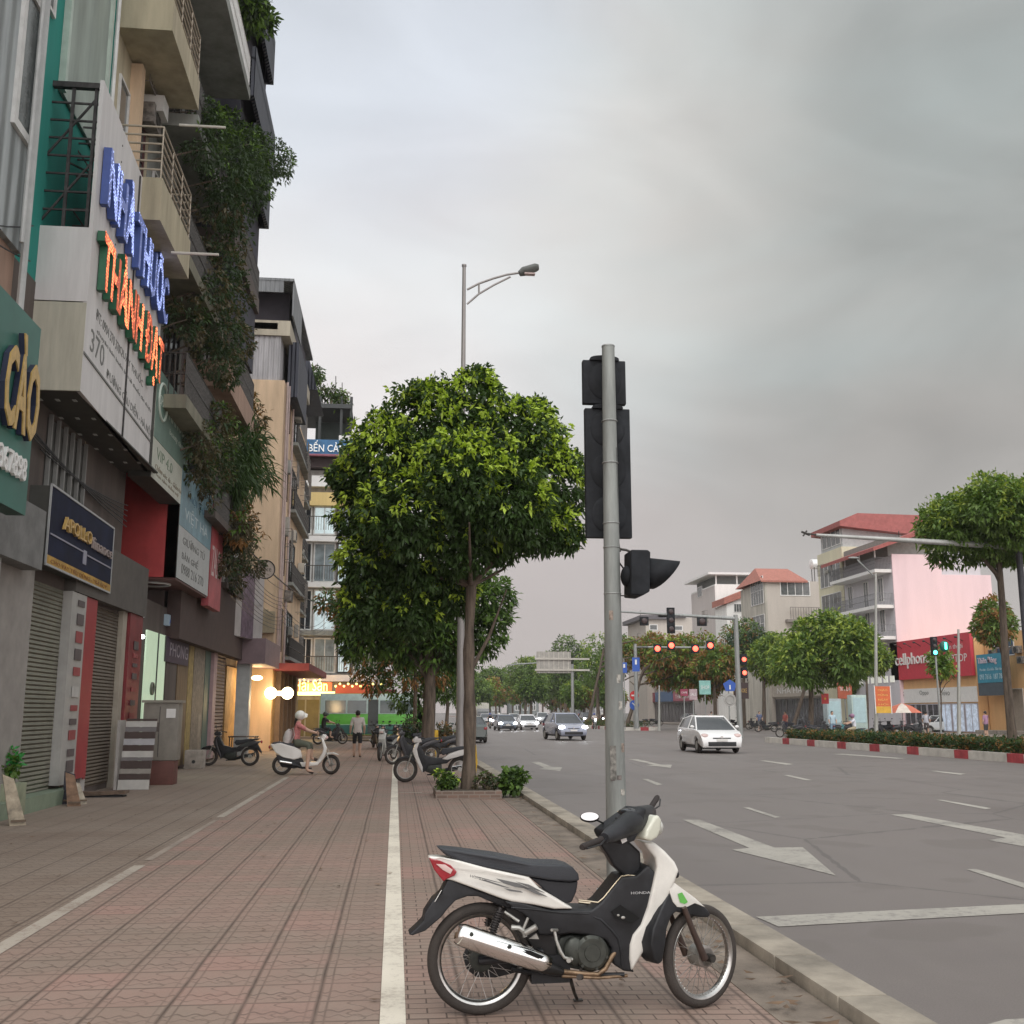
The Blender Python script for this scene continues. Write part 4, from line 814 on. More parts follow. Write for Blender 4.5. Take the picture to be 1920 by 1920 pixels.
# ================================================================ PEOPLE
def person(name, label, joints, edges, rads, zones, loc, rz, hair=None, helmet=None, mats=None, hands=(), group=None, face=(1, 0), hairlong=False):
    """joints: dict name->(x,y,z); x forward. zones: callable(point)->material index"""
    t = thing(name, label, 'person', loc, rz, group)
    keys = list(joints); me = bpy.data.meshes.new('b'); idx = {k: i for i, k in enumerate(keys)}
    me.from_pydata([joints[k] for k in keys], [(idx[a], idx[b]) for a, b in edges], []); me.update()
    o = bpy.data.objects.new('b', me); COL.objects.link(o); o.modifiers.new('s', 'SKIN'); s2 = o.modifiers.new('u', 'SUBSURF'); s2.levels = 2; s2.render_levels = 2
    sv = me.skin_vertices[0].data
    for k in keys:
        r = rads.get(k, .05); sv[idx[k]].radius = r if isinstance(r, tuple) else (r, r); sv[idx[k]].use_root = (k == keys[0])
    bpy.context.view_layer.update(); ev = o.evaluated_get(bpy.context.evaluated_depsgraph_get()); m2 = bpy.data.meshes.new_from_object(ev); bpy.data.objects.remove(o, do_unlink=True)
    mb = MB(); mb.add([v.co for v in m2.vertices], [tuple(p.vertices) for p in m2.polygons]); mb.m = [zones(p.center) for p in m2.polygons]
    h = Vector(joints['head']); f = Vector((face[0], face[1], 0)).normalized(); sd_ = Vector((-f.y, f.x, 0))
    mb.ell(h+Vector((0, 0, .02)), .085, .078, .115, 18, 14, 0); mb.tube([h+f*.075+Vector((0, 0, .02)), h+f*.105+Vector((0, 0, -.015)), h+f*.08+Vector((0, 0, -.025))], [.01, .014, .008], 8, 0)
    for s in (-1, 1):
        mb.ell(h+sd_*s*.08+Vector((0, 0, .0)), .018, .010, .028, 8, 6, 0); mb.ell(h+f*.078+sd_*s*.03+Vector((0, 0, .03)), .010, .012, .007, 8, 6, 4)
    mb.ell(h+f*.082+Vector((0, 0, -.05)), .008, .022, .006, 8, 6, 5)
    for hand, d, side in hands:
        c = Vector(joints[hand]); d = Vector(d).normalized(); s_ = Vector(side).normalized(); nrm = d.cross(s_)
        for i, ln in enumerate((.062, .072, .068, .052)):
            b0 = c+d*.03+s_*(.03-.02*i); p1 = b0+d*ln*.55+nrm*.012; p2 = p1+d*ln*.35+nrm*.022; mb.tube([b0, p1, p2], [.010, .0085, .006], 6, 0)
        b0 = c+s_*.03; mb.tube([b0, b0+s_*.025+d*.02, b0+s_*.028+d*.05+nrm*.01], [.011, .010, .007], 6, 0)
    body = mb.build('body', (mats or []) + [], t, smooth=70)
    if hair:
        hm = MB(); hm.ell(h+Vector((0, 0, .045))-f*.018, .095, .088, .105, 18, 12)
        if hairlong: hm.tube([h-f*.06+Vector((0, 0, .02)), h-f*.10+Vector((0, 0, -.12)), h-f*.12+Vector((0, 0, -.24))], [.06, .055, .03], 10)
        hm.build('hair', hair, t)
    if helmet:
        hm = MB(); hm.ell(h+Vector((0, 0, .055))-f*.008, .135, .125, .125, 22, 14); n = len(hm.v)
        hm.tube([h+f*.10+Vector((0, 0, .06)), h+f*.18+Vector((0, 0, .045))], [(.09, .02), (.06, .008)], 12); hm.build('helmet', helmet, t)
    return t
eye = M('eye_dark', (.03, .02, .02), .3); lip = M('lip', (.35, .12, .10), .5); hairm = M('black_hair', (.018, .014, .012), .6, var=.3, sc=30)
shoe = M('shoe_dark', (.03, .028, .026), .6)
# walker seen from behind
wl = G(669, 1421)
J = dict(pelvis=(0, 0, .90), spine=(0, 0, 1.08), chest=(0, 0, 1.26), neck=(0, 0, 1.40), head=(0.01, 0, 1.50),
         shl=(0, .17, 1.33), ell=(-.03, .235, 1.06), hdl=(.06, .25, .84), shr=(0, -.17, 1.33), elr=(-.03, -.235, 1.06), hdr=(.08, -.24, .84),
         hpl=(0, .09, .84), knl=(.10, .10, .47), anl=(.02, .10, .09), tol=(.15, .11, .04), hpr=(0, -.09, .84), knr=(.02, -.10, .47), anr=(-.14, -.10, .12), tor=(-.02, -.11, .04))
E_ = [('pelvis', 'spine'), ('spine', 'chest'), ('chest', 'neck'), ('neck', 'head'), ('chest', 'shl'), ('shl', 'ell'), ('ell', 'hdl'), ('chest', 'shr'), ('shr', 'elr'), ('elr', 'hdr'),
      ('pelvis', 'hpl'), ('hpl', 'knl'), ('knl', 'anl'), ('anl', 'tol'), ('pelvis', 'hpr'), ('hpr', 'knr'), ('knr', 'anr'), ('anr', 'tor')]
Rr = dict(pelvis=(.15, .12), spine=(.15, .12), chest=(.17, .13), neck=.06, head=.06, shl=.075, shr=.075, ell=.05, elr=.05, hdl=.032, hdr=.032, hpl=.105, hpr=.105, knl=.065, knr=.065, anl=.042, anr=.042, tol=.04, tor=.04)
cream_sh = M('shirt_cream', (.66, .60, .56), .8, var=.08, bump=.3, bsc=12); dshort = M('shorts_dark', (.025, .025, .028), .8); sandal = M('sandal_dark', (.05, .03, .025), .7)
def z_walk(p):
    if abs(p.y) > .195 and p.z < 1.12: return 0
    if p.z > 1.37 and abs(p.y) < .09: return 0
    if p.z > .86: return 1
    if p.z > .50: return 2
    return 3 if p.z < .075 else 0
person('person', 'person walking away down the pavement in a cream shirt and black shorts', J, E_, Rr, z_walk, wl, rad(92), hair=hairm, mats=[skin, cream_sh, dshort, sandal, eye, lip],
       hands=(('hdl', (0.1, 0, -1), (1, 0, 0)), ('hdr', (0.1, 0, -1), (1, 0, 0))))
# scooter rider
sc_p = G(528, 1453); sc = mk_bike('scooter', 'white scooter stopped across the pavement with its rider in a pink shirt', (.72, .70, .66), sc_p, rad(6), True, steer=rad(-28))
pink = M('shirt_pink', (.55, .20, .19), .8, var=.25, sc=25); grn = M('shorts_olive', (.10, .11, .08), .85); hm_w = M('helmet_white', (.78, .76, .70), .3)
J = dict(pelvis=(.30, 0, .84), spine=(.33, 0, 1.0), chest=(.36, 0, 1.18), neck=(.38, 0, 1.33), head=(.42, 0, 1.44),
         shl=(.37, .16, 1.26), ell=(.58, .24, 1.12), hdl=(.86, .31, 1.04), shr=(.37, -.16, 1.26), elr=(.60, -.24, 1.12), hdr=(.86, -.31, 1.04),
         hpl=(.36, .10, .80), knl=(.72, .13, .76), anl=(.74, .12, .40), tol=(.90, .12, .36), hpr=(.36, -.10, .80), knr=(.66, -.18, .74), anr=(.62, -.25, .13), tor=(.80, -.26, .05))
def z_ride(p):
    if p.z > 1.30 and abs(p.y) < .09: return 0
    if p.x > .56 and p.z > .95: return 0
    if p.z > .90 and p.x < .56: return 1
    if p.z > .64: return 2
    return 3 if (p.z < .085 or (p.x > .80 and p.z < .42)) else 0
person('person', 'rider in a white helmet and pink shirt astride the white scooter, one foot down', J, E_, Rr, z_ride, sc_p, rad(6), hair=hairm, hairlong=True, helmet=hm_w, mats=[skin, pink, grn, sandal, eye, lip],
       hands=(('hdl', (.3, .6, -.2), (0, 0, 1)), ('hdr', (.3, -.6, -.2), (0, 0, 1))))
bag = thing('cloth_bag', 'pale cloth bag behind the rider on the white scooter seat', 'bag', sc_p+Vector((.10, -.02, .80))); mb = MB(); mb.tube([(0, 0, 0), (.02, 0, .1), (.05, 0, .26), (.08, 0, .34)], [(.10, .09), (.13, .11), (.11, .1), (.05, .05)], 14); mb.build('body', M('bag_cloth', (.55, .50, .48), .8, bump=.5, bsc=12), bag)
mb = MB(); mb.tube([(.06, -.06, .30), (.16, -.12, .38), (.2, -.12, .2), (.12, -.10, .02)], .012, 6); mb.build('strap', M('strap_cloth', (.45, .40, .38), .8), bag)
# parked bikes on the pavement
PB = 'motorbikes parked along the pavement'
mk_bike('motorbike', 'dark motorbike with a white leg shield parked side on behind the tree trunk', BW, G(862, 1466), rad(181), group=PB)
mk_bike('motorbike', 'silver fronted motorbike nearest the white line, front wheel towards the street viewer', BS, G(738, 1424), rad(-112), group=PB, steer=.2)
k1 = mk_bike('motorbike', 'black motorbike parked behind the white shielded one by the thick trunk', BK, G(808, 1432), rad(200), group=PB)
spots = [((850, 1424), 188, 'black motorbike half hidden behind the lamp post'), ((700, 1402), -80, 'dark motorbike in front of the green bus, right of the walker'), ((722, 1404), -95, 'dark motorbike second right of the walker before the green bus'), ((790, 1412), 210, 'dark motorbike beneath the scraggly bush'), ((825, 1408), 195, 'dark motorbike farthest back beside the lamp post'), ((748, 1400), -100, 'dark motorbike just left of the scraggly bush')]
for (q, a, lab) in spots: place(copy_tree(k1), G(*q), rad(a), lab, PB)
place(copy_tree(k1), G(468, 1436)+Vector((0, 0, 0)), rad(172), 'dark motorbike parked against the shutters beside the concrete block', PB)
r2 = mk_bike('motorbike', 'dark motorbike ridden away behind the scooter rider', BK, G(596, 1396), rad(20), group=PB)
JR = dict(J); 
def rider(label, loc, rz, sm_, hm_, gr=None, pm=dshort): return person('person', label, {k: (v[0]*.98+.04, v[1], v[2]-.02 if k not in ('anr', 'tor') else .38 if k == 'anr' else .33) for k, v in J.items()}, E_, Rr, z_ride, loc, rz, hair=hairm, helmet=hm_, mats=[skin, sm_, pm, sandal, eye, lip], group=gr)
rider('rider in black clothes on the dark motorbike behind the scooter', G(592, 1396), rad(20), dshort, M('helmet_dark', (.04, .05, .04), .3))
bn = thing('barrier_post', 'yellow traffic barrier board leaning by the kerb beside the tree trunk', 'barrier', G(888, 1452)); yel = M('yellow_board', (.62, .38, .03), .55, var=.2, sc=9)
mb = MB(); mb.prism([(-.04, 0), (.06, 0), (.10, .3), (.06, .74), (0, .78), (-.05, .5)], .02); mb.build('board', yel, bn); mb = MB(); mb.box(-.05, .05, -.03, .03, .78, .86); mb.build('cap', M('cap_pink', (.5, .35, .3), .6), bn)
bn = thing('barrier_post', 'second yellow barrier board standing among the bikes by the thick trunk', 'barrier', G(815, 1428)); mb = MB(); mb.prism([(-.10, .1), (.06, .1), (.12, .5), (.10, 1.0), (-.02, 1.0), (-.04, .5)], .02); mb.build('board', yel, bn); mb = MB(); mb.box(-.05, .05, -.03, .03, 0, .1); mb.build('foot', darkst, bn)
# leaf litter
mb = MB(); rg = random.Random(9)
for i in range(150):
    if i < 90: x, y = 2.05+rg.random()*.36, 4.5+rg.random()**1.5*16
    else: x, y = rg.uniform(-5, 2), rg.uniform(5, 22)
    a = rg.uniform(0, 6.28); s = rg.uniform(.02, .045) if i >= 90 else rg.uniform(.03, .075); z = .012
    mb.add([(x+s*math.cos(a), y+s*math.sin(a), z+.008), (x+s*.4*math.cos(a+1.6), y+s*.4*math.sin(a+1.6), z), (x-s*math.cos(a), y-s*math.sin(a), z+.006), (x-s*.4*math.cos(a+1.6), y-s*.4*math.sin(a+1.6), z+.004)], [(0, 1, 2, 3)])
tag(mb.build('leaf_litter', M('litter', (.16, .10, .06), .8, var=.5, sc=3), smooth=0), 'dry brown leaves and scraps lying along the kerb', 'leaf litter', kind='stuff')
# ================================================================ VEHICLES
def mk_car(label, col, loc, rz, kind='hatch', lights=False, cat='car', name='car', group=None):
    t = thing(name, label, cat, loc, rz, group)
    pm = M('carpaint_%d_%d_%d' % tuple(int(c*100) for c in col), col, .22, var=.03, coat=.8)
    suv = kind == 'suv'; sed = kind == 'sedan'; Lh = 2.25 if (suv or sed) else 2.0; h0 = .12 if suv else 0.; W2 = .86+(.05 if suv else 0); R = .34 if suv else .30
    zb = .22+h0*.6; belt = .92+h0; roof = 1.47+h0*1.4 if not sed else 1.44
    def arch(cx): return [(cx+(R+.06)*math.cos(a), max(zb, R+(R+.06)*math.sin(a))) for a in [PI*k/10 for k in range(11)]]
    fx, rx = Lh-.78, -Lh+.72
    low = [(-Lh, zb+.1), (-Lh+.04, .55+h0)] + ([(-Lh+.02, .88+h0), (-Lh+.1, .98+h0)] if not sed else [(-Lh+.03, .9), (-Lh+.1, 1.0), (-1.5, 1.03)]) + [(-1.0, belt+.04), (.7, belt+.02), (1.0, belt), (1.6, .84+h0), (Lh-.12, .70+h0), (Lh-.02, .52+h0), (Lh, .34+h0*.6), (Lh-.06, zb)] + arch(fx) + arch(rx)
    mb = MB(); mb.prism(low, lambda x, z: W2*(1-.10*max(0, (abs(x)-1.3)/.9)**2) - (.05 if z < .4 else 0) - max(0, z-.8)*.10); mb.build('body', pm, t, bevel=.035, seg=3, smooth=50)
    if sed: gh = [(-1.75, .98), (-1.15, roof-.03), (-.1, roof), (.35, roof-.04), (1.05, belt-.02)]
    else: gh = [(-Lh+.12, belt-.02), (-Lh+.42, roof-.14), (-.45, roof), (.20, roof-.03), (1.22, belt-.05)]
    tap = lambda x, z: W2-.055-max(0, z-belt)*.44
    mb = MB(); mb.prism(gh, tap); mb.build('window_glass', glassd, t, bevel=.02)
    rp = [(p[0], p[1]) for p in gh[1:4]]; mb = MB(); mb.prism([(rp[0][0]-.03, rp[0][1]-.03), (rp[0][0], rp[0][1]+.012), (rp[1][0], rp[1][1]+.018), (rp[2][0]+.02, rp[2][1]+.012), (rp[2][0]+.08, rp[2][1]-.045), (rp[1][0], rp[1][1]-.05)], lambda x, z: tap(x, z)+.012)
    ro = mb.build('roof', pm, t, bevel=.02, seg=3)
    for s in (-1, 1):
        mb = MB()
        for a, b in ((gh[-1], gh[3]), (gh[0], gh[1]), ((-.15, belt), (-.2, roof-.03))): mb.tube([(a[0], s*(tap(*a)+.004), a[1]), (b[0], s*(tap(*b)+.004), b[1])], .032, 6)
        mb.build('window_pillar', pm, t)
        mb = MB(); mb.ell((.95, s*(W2+.06), belt+.10), .06, .09, .06, 12, 8); mb.build('wing_mirror', pm, t)
        mb = MB(); mb.ell((Lh-(.15 if lights else .20), s*(W2-.20), .66+h0), .13, .19, .11, 14, 10); mb.build('headlight', lamp_w if lights else clearl, t)
        mb = MB(); mb.ell((-Lh+.08, s*(W2-.16), .80+h0), .06, .12, .13, 12, 8); mb.build('tail_light', redl, t)
        mb = MB(); mb.box(Lh-.17, Lh-.035, s*(W2-.18)-.07, s*(W2-.18)+.07, .36+h0*.6, .46+h0*.6); mb.build('fog_light', black, t, bevel=.01)
        mb = MB(); mb.tube([(.2, s*(W2-.015), .86+h0), (.35, s*(W2-.005), .86+h0)], .015, 6); mb.tube([(-.6, s*(W2-.015), .86+h0), (-.45, s*(W2-.005), .86+h0)], .015, 6); mb.build('door_handle', chrome, t)
    mb = MB(); mb.box(Lh-.14, Lh+.006, -.56, .56, .29+h0*.6, .45+h0*.6); mb.box(Lh-.13, Lh-.035, -.36, .36, .565+h0, .61+h0); mb.build('grille', black, t, bevel=.01)
    mb = MB(); mb.box(Lh-.03, Lh+.018, -.21, .21, .47+h0*.7, .57+h0*.7); mb.build('number_plate', whitep, t)
    mb = MB(); mb.tube([(Lh-.03, 0, .63+h0), (Lh-.01, 0, .63+h0)], .045, 12); mb.build('badge', chrome, t)
    for x in (fx, rx):
        for s in (-1, 1):
            w = MB(); w.ring((x, s*(W2-.11), R), R-.08, .08, 28, 8, sy=1.25); w_ = w.build('wheel', rubber, t, smooth=60)
            r = MB(); r.tube([(x, s*(W2-.10), R), (x, s*(W2-.025), R)], [R-.11, R-.13], 20)
            r.build('rim', dull, w_)
    mb = MB(); mb.box(-Lh+.3, Lh-.3, -W2+.14, W2-.14, zb-.05, .7); mb.build('underbody', black, t)
    return t
def gz(px, py): return G(px, py, RZ)
yc = gz(1360, 1413); yo = mk_car('white hatchback driving towards the junction in the middle of the road', (.80, .79, .78), yc+Vector((-.1, 2.0, 0)), rad(-91)); yo.scale = (1.05, 1.05, 1.05)
s_ = gz(1060, 1389); mk_car('silver grey four wheel drive with its headlights on, left of the pole', (.27, .29, .37), s_+Vector((.3, 2.3, 0)), rad(-84), 'suv', True)
s_ = gz(992, 1369); mk_car('white sedan with headlights on behind the silver four wheel drive', (.74, .74, .75), s_+Vector((0, 2, 0)), rad(-88), 'sedan', True)
s_ = gz(955, 1371); mk_car('dark car with bright headlights left of the white sedan', (.10, .12, .16), s_+Vector((0, 4, 0)), rad(-88), 'sedan', True)
s_ = gz(893, 1394); mk_car('dark green car parked at the kerb behind the yellow barrier board', (.03, .05, .045), s_+Vector((-.2, 2.4, 0)), rad(90), 'sedan')
for i, (px, py, c, lab, k, a) in enumerate([(1258, 1355, (.35, .35, .36), 'silver car parked across the road left of the turquoise taxi', 'sedan', 0), (1275, 1355, (.03, .38, .36), 'turquoise taxi parked across the road', 'sedan', 0), (1470, 1361, (.74, .73, .70), 'white car seen side on over the median right of the white hatchback', 'sedan', 10),
                                      (1297, 1358, (.28, .27, .28), 'grey car parked across the road right of the turquoise taxi', 'hatch', 0), (1765, 1376, (.66, .67, .66), 'white car under a pale cover in front of the red phone shop', 'sedan', 15)]):
    s_ = gz(px, py); mk_car(lab, c, s_, rad(-80-a) if i < 2 or i == 3 else rad(170+a), k)
for i, (px, py, c, lab, k) in enumerate([(935, 1362, (.12, .13, .16), 'dark blue far car with headlights on behind the leftmost riders', 'sedan'), (965, 1356, (.6, .6, .6), 'pale far car with headlights on above the dark car with bright headlights', 'hatch'), (1020, 1358, (.55, .56, .58), 'far silver car with headlights on right of the white sedan', 'suv'), (1105, 1358, (.10, .10, .12), 'far black car with headlights on just left of the pole', 'suv'), (912, 1358, (.3, .3, .32), 'far grey car with headlights on near the kerb', 'hatch')]):
    mk_car(lab, c, gz(px, py)+Vector((0, 2, 0)), rad(-89), k, True)
# box truck far down the road and the green bus
b = gz(905, 1352); tk = thing('truck', 'pale box truck far down the left lane', 'truck', b, rad(-90)); mb = MB(); mb.box(-5, -.2, -1.2, 1.2, .7, 3.4); mb.build('cargo_box', M('truck_cream', (.62, .60, .52), .5), tk, bevel=.05)
mb = MB(); mb.prism([(-.1, .5), (-.1, 2.3), (.9, 2.3), (1.4, 1.5), (1.5, .5)], lambda x, z: 1.1); mb.build('cab', M('truck_grey', (.3, .3, .3), .4), tk, bevel=.05); mb = MB(); mb.quad((.93, -.95, 2.2), (.93, .95, 2.2), (1.42, .95, 1.5), (1.42, -.95, 1.5)); mb.build('windscreen', glassd, tk)
for x in (-4, .6):
    for s in (-1, 1): mb = MB(); mb.ring((x, s*1.0, .42), .28, .14, 24, 8); mb.build('wheel', rubber, tk)
BB_ = G(600, 1384, RZ); BX = BB_.x; BX = AY(598, 1384, 64.4).x; bus = thing('bus', 'green and white city bus crossing at the end of the pavement', 'bus', (BX, 64.4, RZ)); bg_ = M('bus_green', (.13, .46, .06), .35, coat=.3); bw_ = M('bus_white', (.50, .62, .58), .35, coat=.3); bd_ = M('bus_teal', (.03, .12, .10), .4)
fr = FC(0, 0); LB_ = 5.7
mb = MB(); mb.fb(fr, 0, LB_, .95, 1.55, -2.4, 0, 0); mb.fb(fr, 0, LB_, 1.55, 2.75, -2.4, -.004, 1); mb.fb(fr, 0, LB_, .38, .95, -2.4, -.002, 2); mb.fb(fr, 0, LB_, .93, .99, -2.4, .006, 1); mb.build('body', [bg_, bw_, bd_], bus, bevel=.02)
for a0, a1 in ((.3, 1.5), (1.6, 2.7), (3.5, 4.4), (4.5, 5.4)): mb = MB(); mb.fb(fr, a0, a1, 1.62, 2.35, 0, .01); mb.build('window', M('bus_glass', (.12, .15, .15), .1, spec=.8), bus)
mb = MB(); mb.fb(fr, 2.8, 3.4, .45, 2.4, .0, .012); mb.build('door', M('bus_door', (.06, .07, .07), .2), bus)
mb = MB(); mb.prism([(.7+LB_-1.0, 1.55), (LB_+.9, 1.0), (LB_+1.1, .45), (LB_, .45), (LB_, 2.5)], 0, 2.4) ; mb.build('front', bg_, bus)
for a in (1.1, 4.7): mb = MB(); mb.ring((a, .12, .45), .30, .15, 28, 8); mb.build('wheel', rubber, bus)
# oncoming motorbikes with riders
RG = 'motorbikes coming up the road'
for i, (px, py, lab) in enumerate([(918, 1366, 'leftmost of the oncoming road motorbikes'), (935, 1362, 'oncoming motorbike between the dark car and the kerb'), (1113, 1367, 'oncoming motorbike with a bright lamp right beside the pole'), (1128, 1362, 'oncoming motorbike just left of the pole, farther back'), (1085, 1350, 'oncoming motorbike above the silver four wheel drive roof')]):
    p = gz(px, py); b = mk_bike('motorbike', lab, BK if i % 2 else BG, p, rad(-90), group=RG)
    mb = MB(); mb.ell((1.14, 0, .93), .04, .08, .07, 12, 8); mb.build('headlight', lamp_w, b)
    rider('rider on the '+lab.replace('leftmost of the oncoming road motorbikes', 'leftmost oncoming motorbike'), p, rad(-90), [dshort, grn, cream_sh, dshort, pink][i], hm_w if i % 2 else M('helmet_blue', (.10, .12, .3), .3), 'riders coming up the road')

# ================================================================ MEDIAN AND ROAD FURNITURE
hedge = [lf_old, lf_dark, lf_rust]
def hedge_strip(x0, x1, y0, y1, h, n, seed, lab):
    rg = np.random.default_rng(seed); cs = np.stack([rg.uniform(x0, x1, n), y0+(y1-y0)*rg.random(n), rg.uniform(.15, h, n)], 1)
    cs[:n//3, 0] = x0+rg.random(n//3)*.2; o = rg.normal(size=(n, 3))*.4; o[:, 2] += .9; o /= np.linalg.norm(o, axis=1)[:, None]
    v, f = leaves(cs, o, 6, .16, .06, rg, .1); mi = np.repeat(rg.choice(3, n, p=[.5, .3, .2]), 24)
    ob = foliage_obj('hedge', v, f, mi, hedge, None); tag(ob, lab, 'hedge', kind='stuff'); return ob
hedge_strip(21.0, 24.2, 12, 57, .58, 9000, 1, 'low clipped green and rusty hedge filling the near median')
hedge_strip(20.5, 24.2, 100, 240, .7, 4500, 2, 'low hedge filling the farther median')
MZ = RZ+.24
def mtree(px, Y, X, lab, cpx, cpy, rxp, rzp, seed, mats=(lf_far, lf_far, lf_farn), ncl=520, r=.14, pn=.4, ln=.34, nlob=12, name='street_tree', base=MZ, nl=7, dy=0):
    """a tree at (X,Y); its crown centre and radii read in photo pixels at that depth"""
    c = AY(cpx, cpy, Y+dy); rx = rxp/2000*Y; rz = rzp/2000*Y
    return tree(lab, (X, Y, base), c.z-base, rx, rz, max(1.2, c.z-base), r, seed, ncl, ln, ln*.42, mats, 'trees on and beyond the median', pn, nlob, nl, name, cxo=c.x-X)
BT = AY(1900, 1400, 38).x
mtree(1908, 38, BT, 'big tree at the right edge with wide drooping crown over the median', 1865, 972, 215, 92, 51, (lf_mid, lf_far, lf_farn), 4200, .17, .35, .22, 40)
mtree(1530, 70, AY(1520, 1380, 70).x, 'large light green tree on the median in front of the pale houses', 1540, 1222, 135, 76, 52, (lf_mid, lf_far, lf_farn), 2300, .2, .45, .38, 20, base=0)
mtree(1300, 104, 22.3, 'yellow green tree right of the pole under the red signals', 1292, 1250, 124, 64, 53, (lf_far, lf_rust, lf_farn), 1700, .2, .35, .45, 18)
mtree(1215, 125, 22.3, 'orange tinged tree directly right of the pole', 1205, 1215, 62, 42, 54, (lf_far, lf_rust, lf_farn), 800, .2, .2, .45, 14)
mtree(1345, 100, 30.0, 'rust tinged tree between the far red signals and the signal mast post', 1342, 1245, 52, 40, 59, (lf_far, lf_rust, lf_farn), 700, .2, .2, .42, 14, base=0)
mtree(1448, 98, 34.0, 'olive tree between the signal mast post and the large light green tree', 1448, 1238, 52, 50, 62, (lf_far, lf_farn, lf_far), 800, .2, .3, .40, 14, base=0)
mtree(1245, 140, 28.0, 'russet and green tree behind the row of far red signals', 1250, 1240, 50, 46, 63, (lf_far, lf_rust, lf_farn), 800, .2, .2, .5, 14, base=0)
mtree(1590, 96, 36.0, 'tree low behind the slim lamp post with the orange banner', 1600, 1262, 48, 40, 64, (lf_mid, lf_far, lf_farn), 700, .2, .3, .42, 12, base=0)
mtree(1395, 112, AY(1395, 1350, 112).x, 'feathery dull green tree behind the signal mast post', 1405, 1205, 58, 52, 55, (lf_blue, lf_far, lf_rust), 900, .2, .15, .35, 14, base=0)
mtree(1630, 80, AY(1625, 1350, 80).x, 'lighter tree beside the grey balcony house', 1640, 1232, 34, 42, 56, (lf_far, lf_farn, lf_far), 450, .12, .4, .35, 10, base=0)
mtree(1768, 55, AY(1765, 1370, 55).x, 'small slim sapling in front of the red phone shop sign', 1770, 1245, 38, 36, 57, (lf_mid, lf_farn, lf_far), 170, .05, .4, .26, 7, base=0)
mtree(1880, 66, AY(1893, 1370, 66).x, 'dull olive tree behind the big tree trunk', 1870, 1170, 55, 52, 58, (lf_far, lf_rust, lf_far), 600, .15, .3, .32, 12, base=0)
for i, (px, py, rx, rz, Y, lab) in enumerate([(1120, 1235, 62, 55, 150, 'tall green tree just left of the pole above the traffic'), (1060, 1240, 50, 45, 190, 'tree crown behind the overhead sign'), (985, 1265, 52, 36, 230, 'long crowned tree left of the overhead sign'), (930, 1280, 40, 32, 280, 'far tree over the box truck'), (895, 1290, 30, 30, 300, 'far dark tree beside the lamp tree'), (1160, 1225, 40, 45, 170, 'tree behind the pole above the road signs'), (1035, 1275, 50, 38, 260, 'low far tree between the overhead sign and the cars'), (1095, 1290, 50, 40, 210, 'low wide tree over the silver four wheel drive')]):
    c = AY(px, py, Y); tree(lab, (c.x, Y, 0), c.z, rx/2000*Y, rz/2000*Y, c.z*.85, .3, 70+i, 900, Y*.0026, Y*.0012, (lf_old, lf_far, lf_far) if i % 2 else (lf_mid, lf_far, lf_farn), 'far trees lining the road', .3, 16, 6)
rgf = random.Random(77)
for i in range(15):
    px = 885+19*i+rgf.uniform(-6, 6); Y = rgf.uniform(150, 300); py = 1300+rgf.uniform(-12, 10); side = 'left' if px < 960 else 'middle' if px < 1070 else 'right'; c = AY(px, py, Y); rr = rgf.uniform(24, 36)
    tree('low far tree number %s from the lamp tree in the belt closing the road' % ('one two three four five six seven eight nine ten eleven twelve thirteen fourteen fifteen'.split()[i]), (c.x, Y, 0), c.z, rr/2000*Y, rr*.8/2000*Y, c.z*.8, .25, 300+i, 420, Y*.0030, Y*.0015, ((lf_old, lf_far, lf_far), (lf_mid, lf_far, lf_farn), (lf_far, lf_rust, lf_farn))[i % 3], 'low far trees closing the road', .3, 10, 6)
# near signal mast on the median nose
SM = Vector((AY(1388, 1380, 61).x, 61, MZ-.05)); ms = thing('signal_mast', 'galvanised mast on the median nose with a long arm and red signals', 'traffic light', SM)
def sa(px, py): q = AY(px, py, SM.y)-SM; return q
mb = MB(); mb.tube([(0, 0, 0), (0, 0, sa(1388, 1153).z)], [.17, .13], 16); mb.build('mast', steel, ms)
z_ = sa(1388, 1160).z; mb = MB(); mb.tube([(0, 0, z_), (sa(1160, 1155).x, 0, z_+.35)], [.11, .055], 12); mb.build('arm', steel, ms)
redon = M('red_light_on', (.8, .1, .05), .3, emit=(1, .085, .05), es=5); grnon = M('green_light_on', (.1, .8, .5), .3, emit=(.08, 1, .55), es=6)
def sgl(root, x, y, z, w, h, lit=None, n=3, k=0):
    mb = MB(); mb.box(x-w/2, x+w/2, y-.1, y+.1, z, z+h); o = mb.build('signal_head', hb_, root, bevel=.02)
    for i in range(n):
        l = MB(); l.ell((x, y-.1, z+h*(i+.5)/n), w*.36, .05, w*.36, 14, 8); l.build('lens', lit if (lit and i == (n-1 if k == 0 else 0)) else M('unlit_lens', (.05, .03, .03)), o)
for px, w_, h_ in ((1207, .5, .5), (1257, .45, 1.5), (1315, .55, .5)):
    q = sa(px, 1150); sgl(ms, q.x, -.05, z_-.45 if h_ < 1 else z_-.9, w_, h_ if h_ < 1 else 1.5, None, 1 if h_ < 1 else 3)
for py in (1237, 1262): q = sa(1398, py); sgl(ms, .36, -.05, q.z-.3, .36, .62, redon, 1)
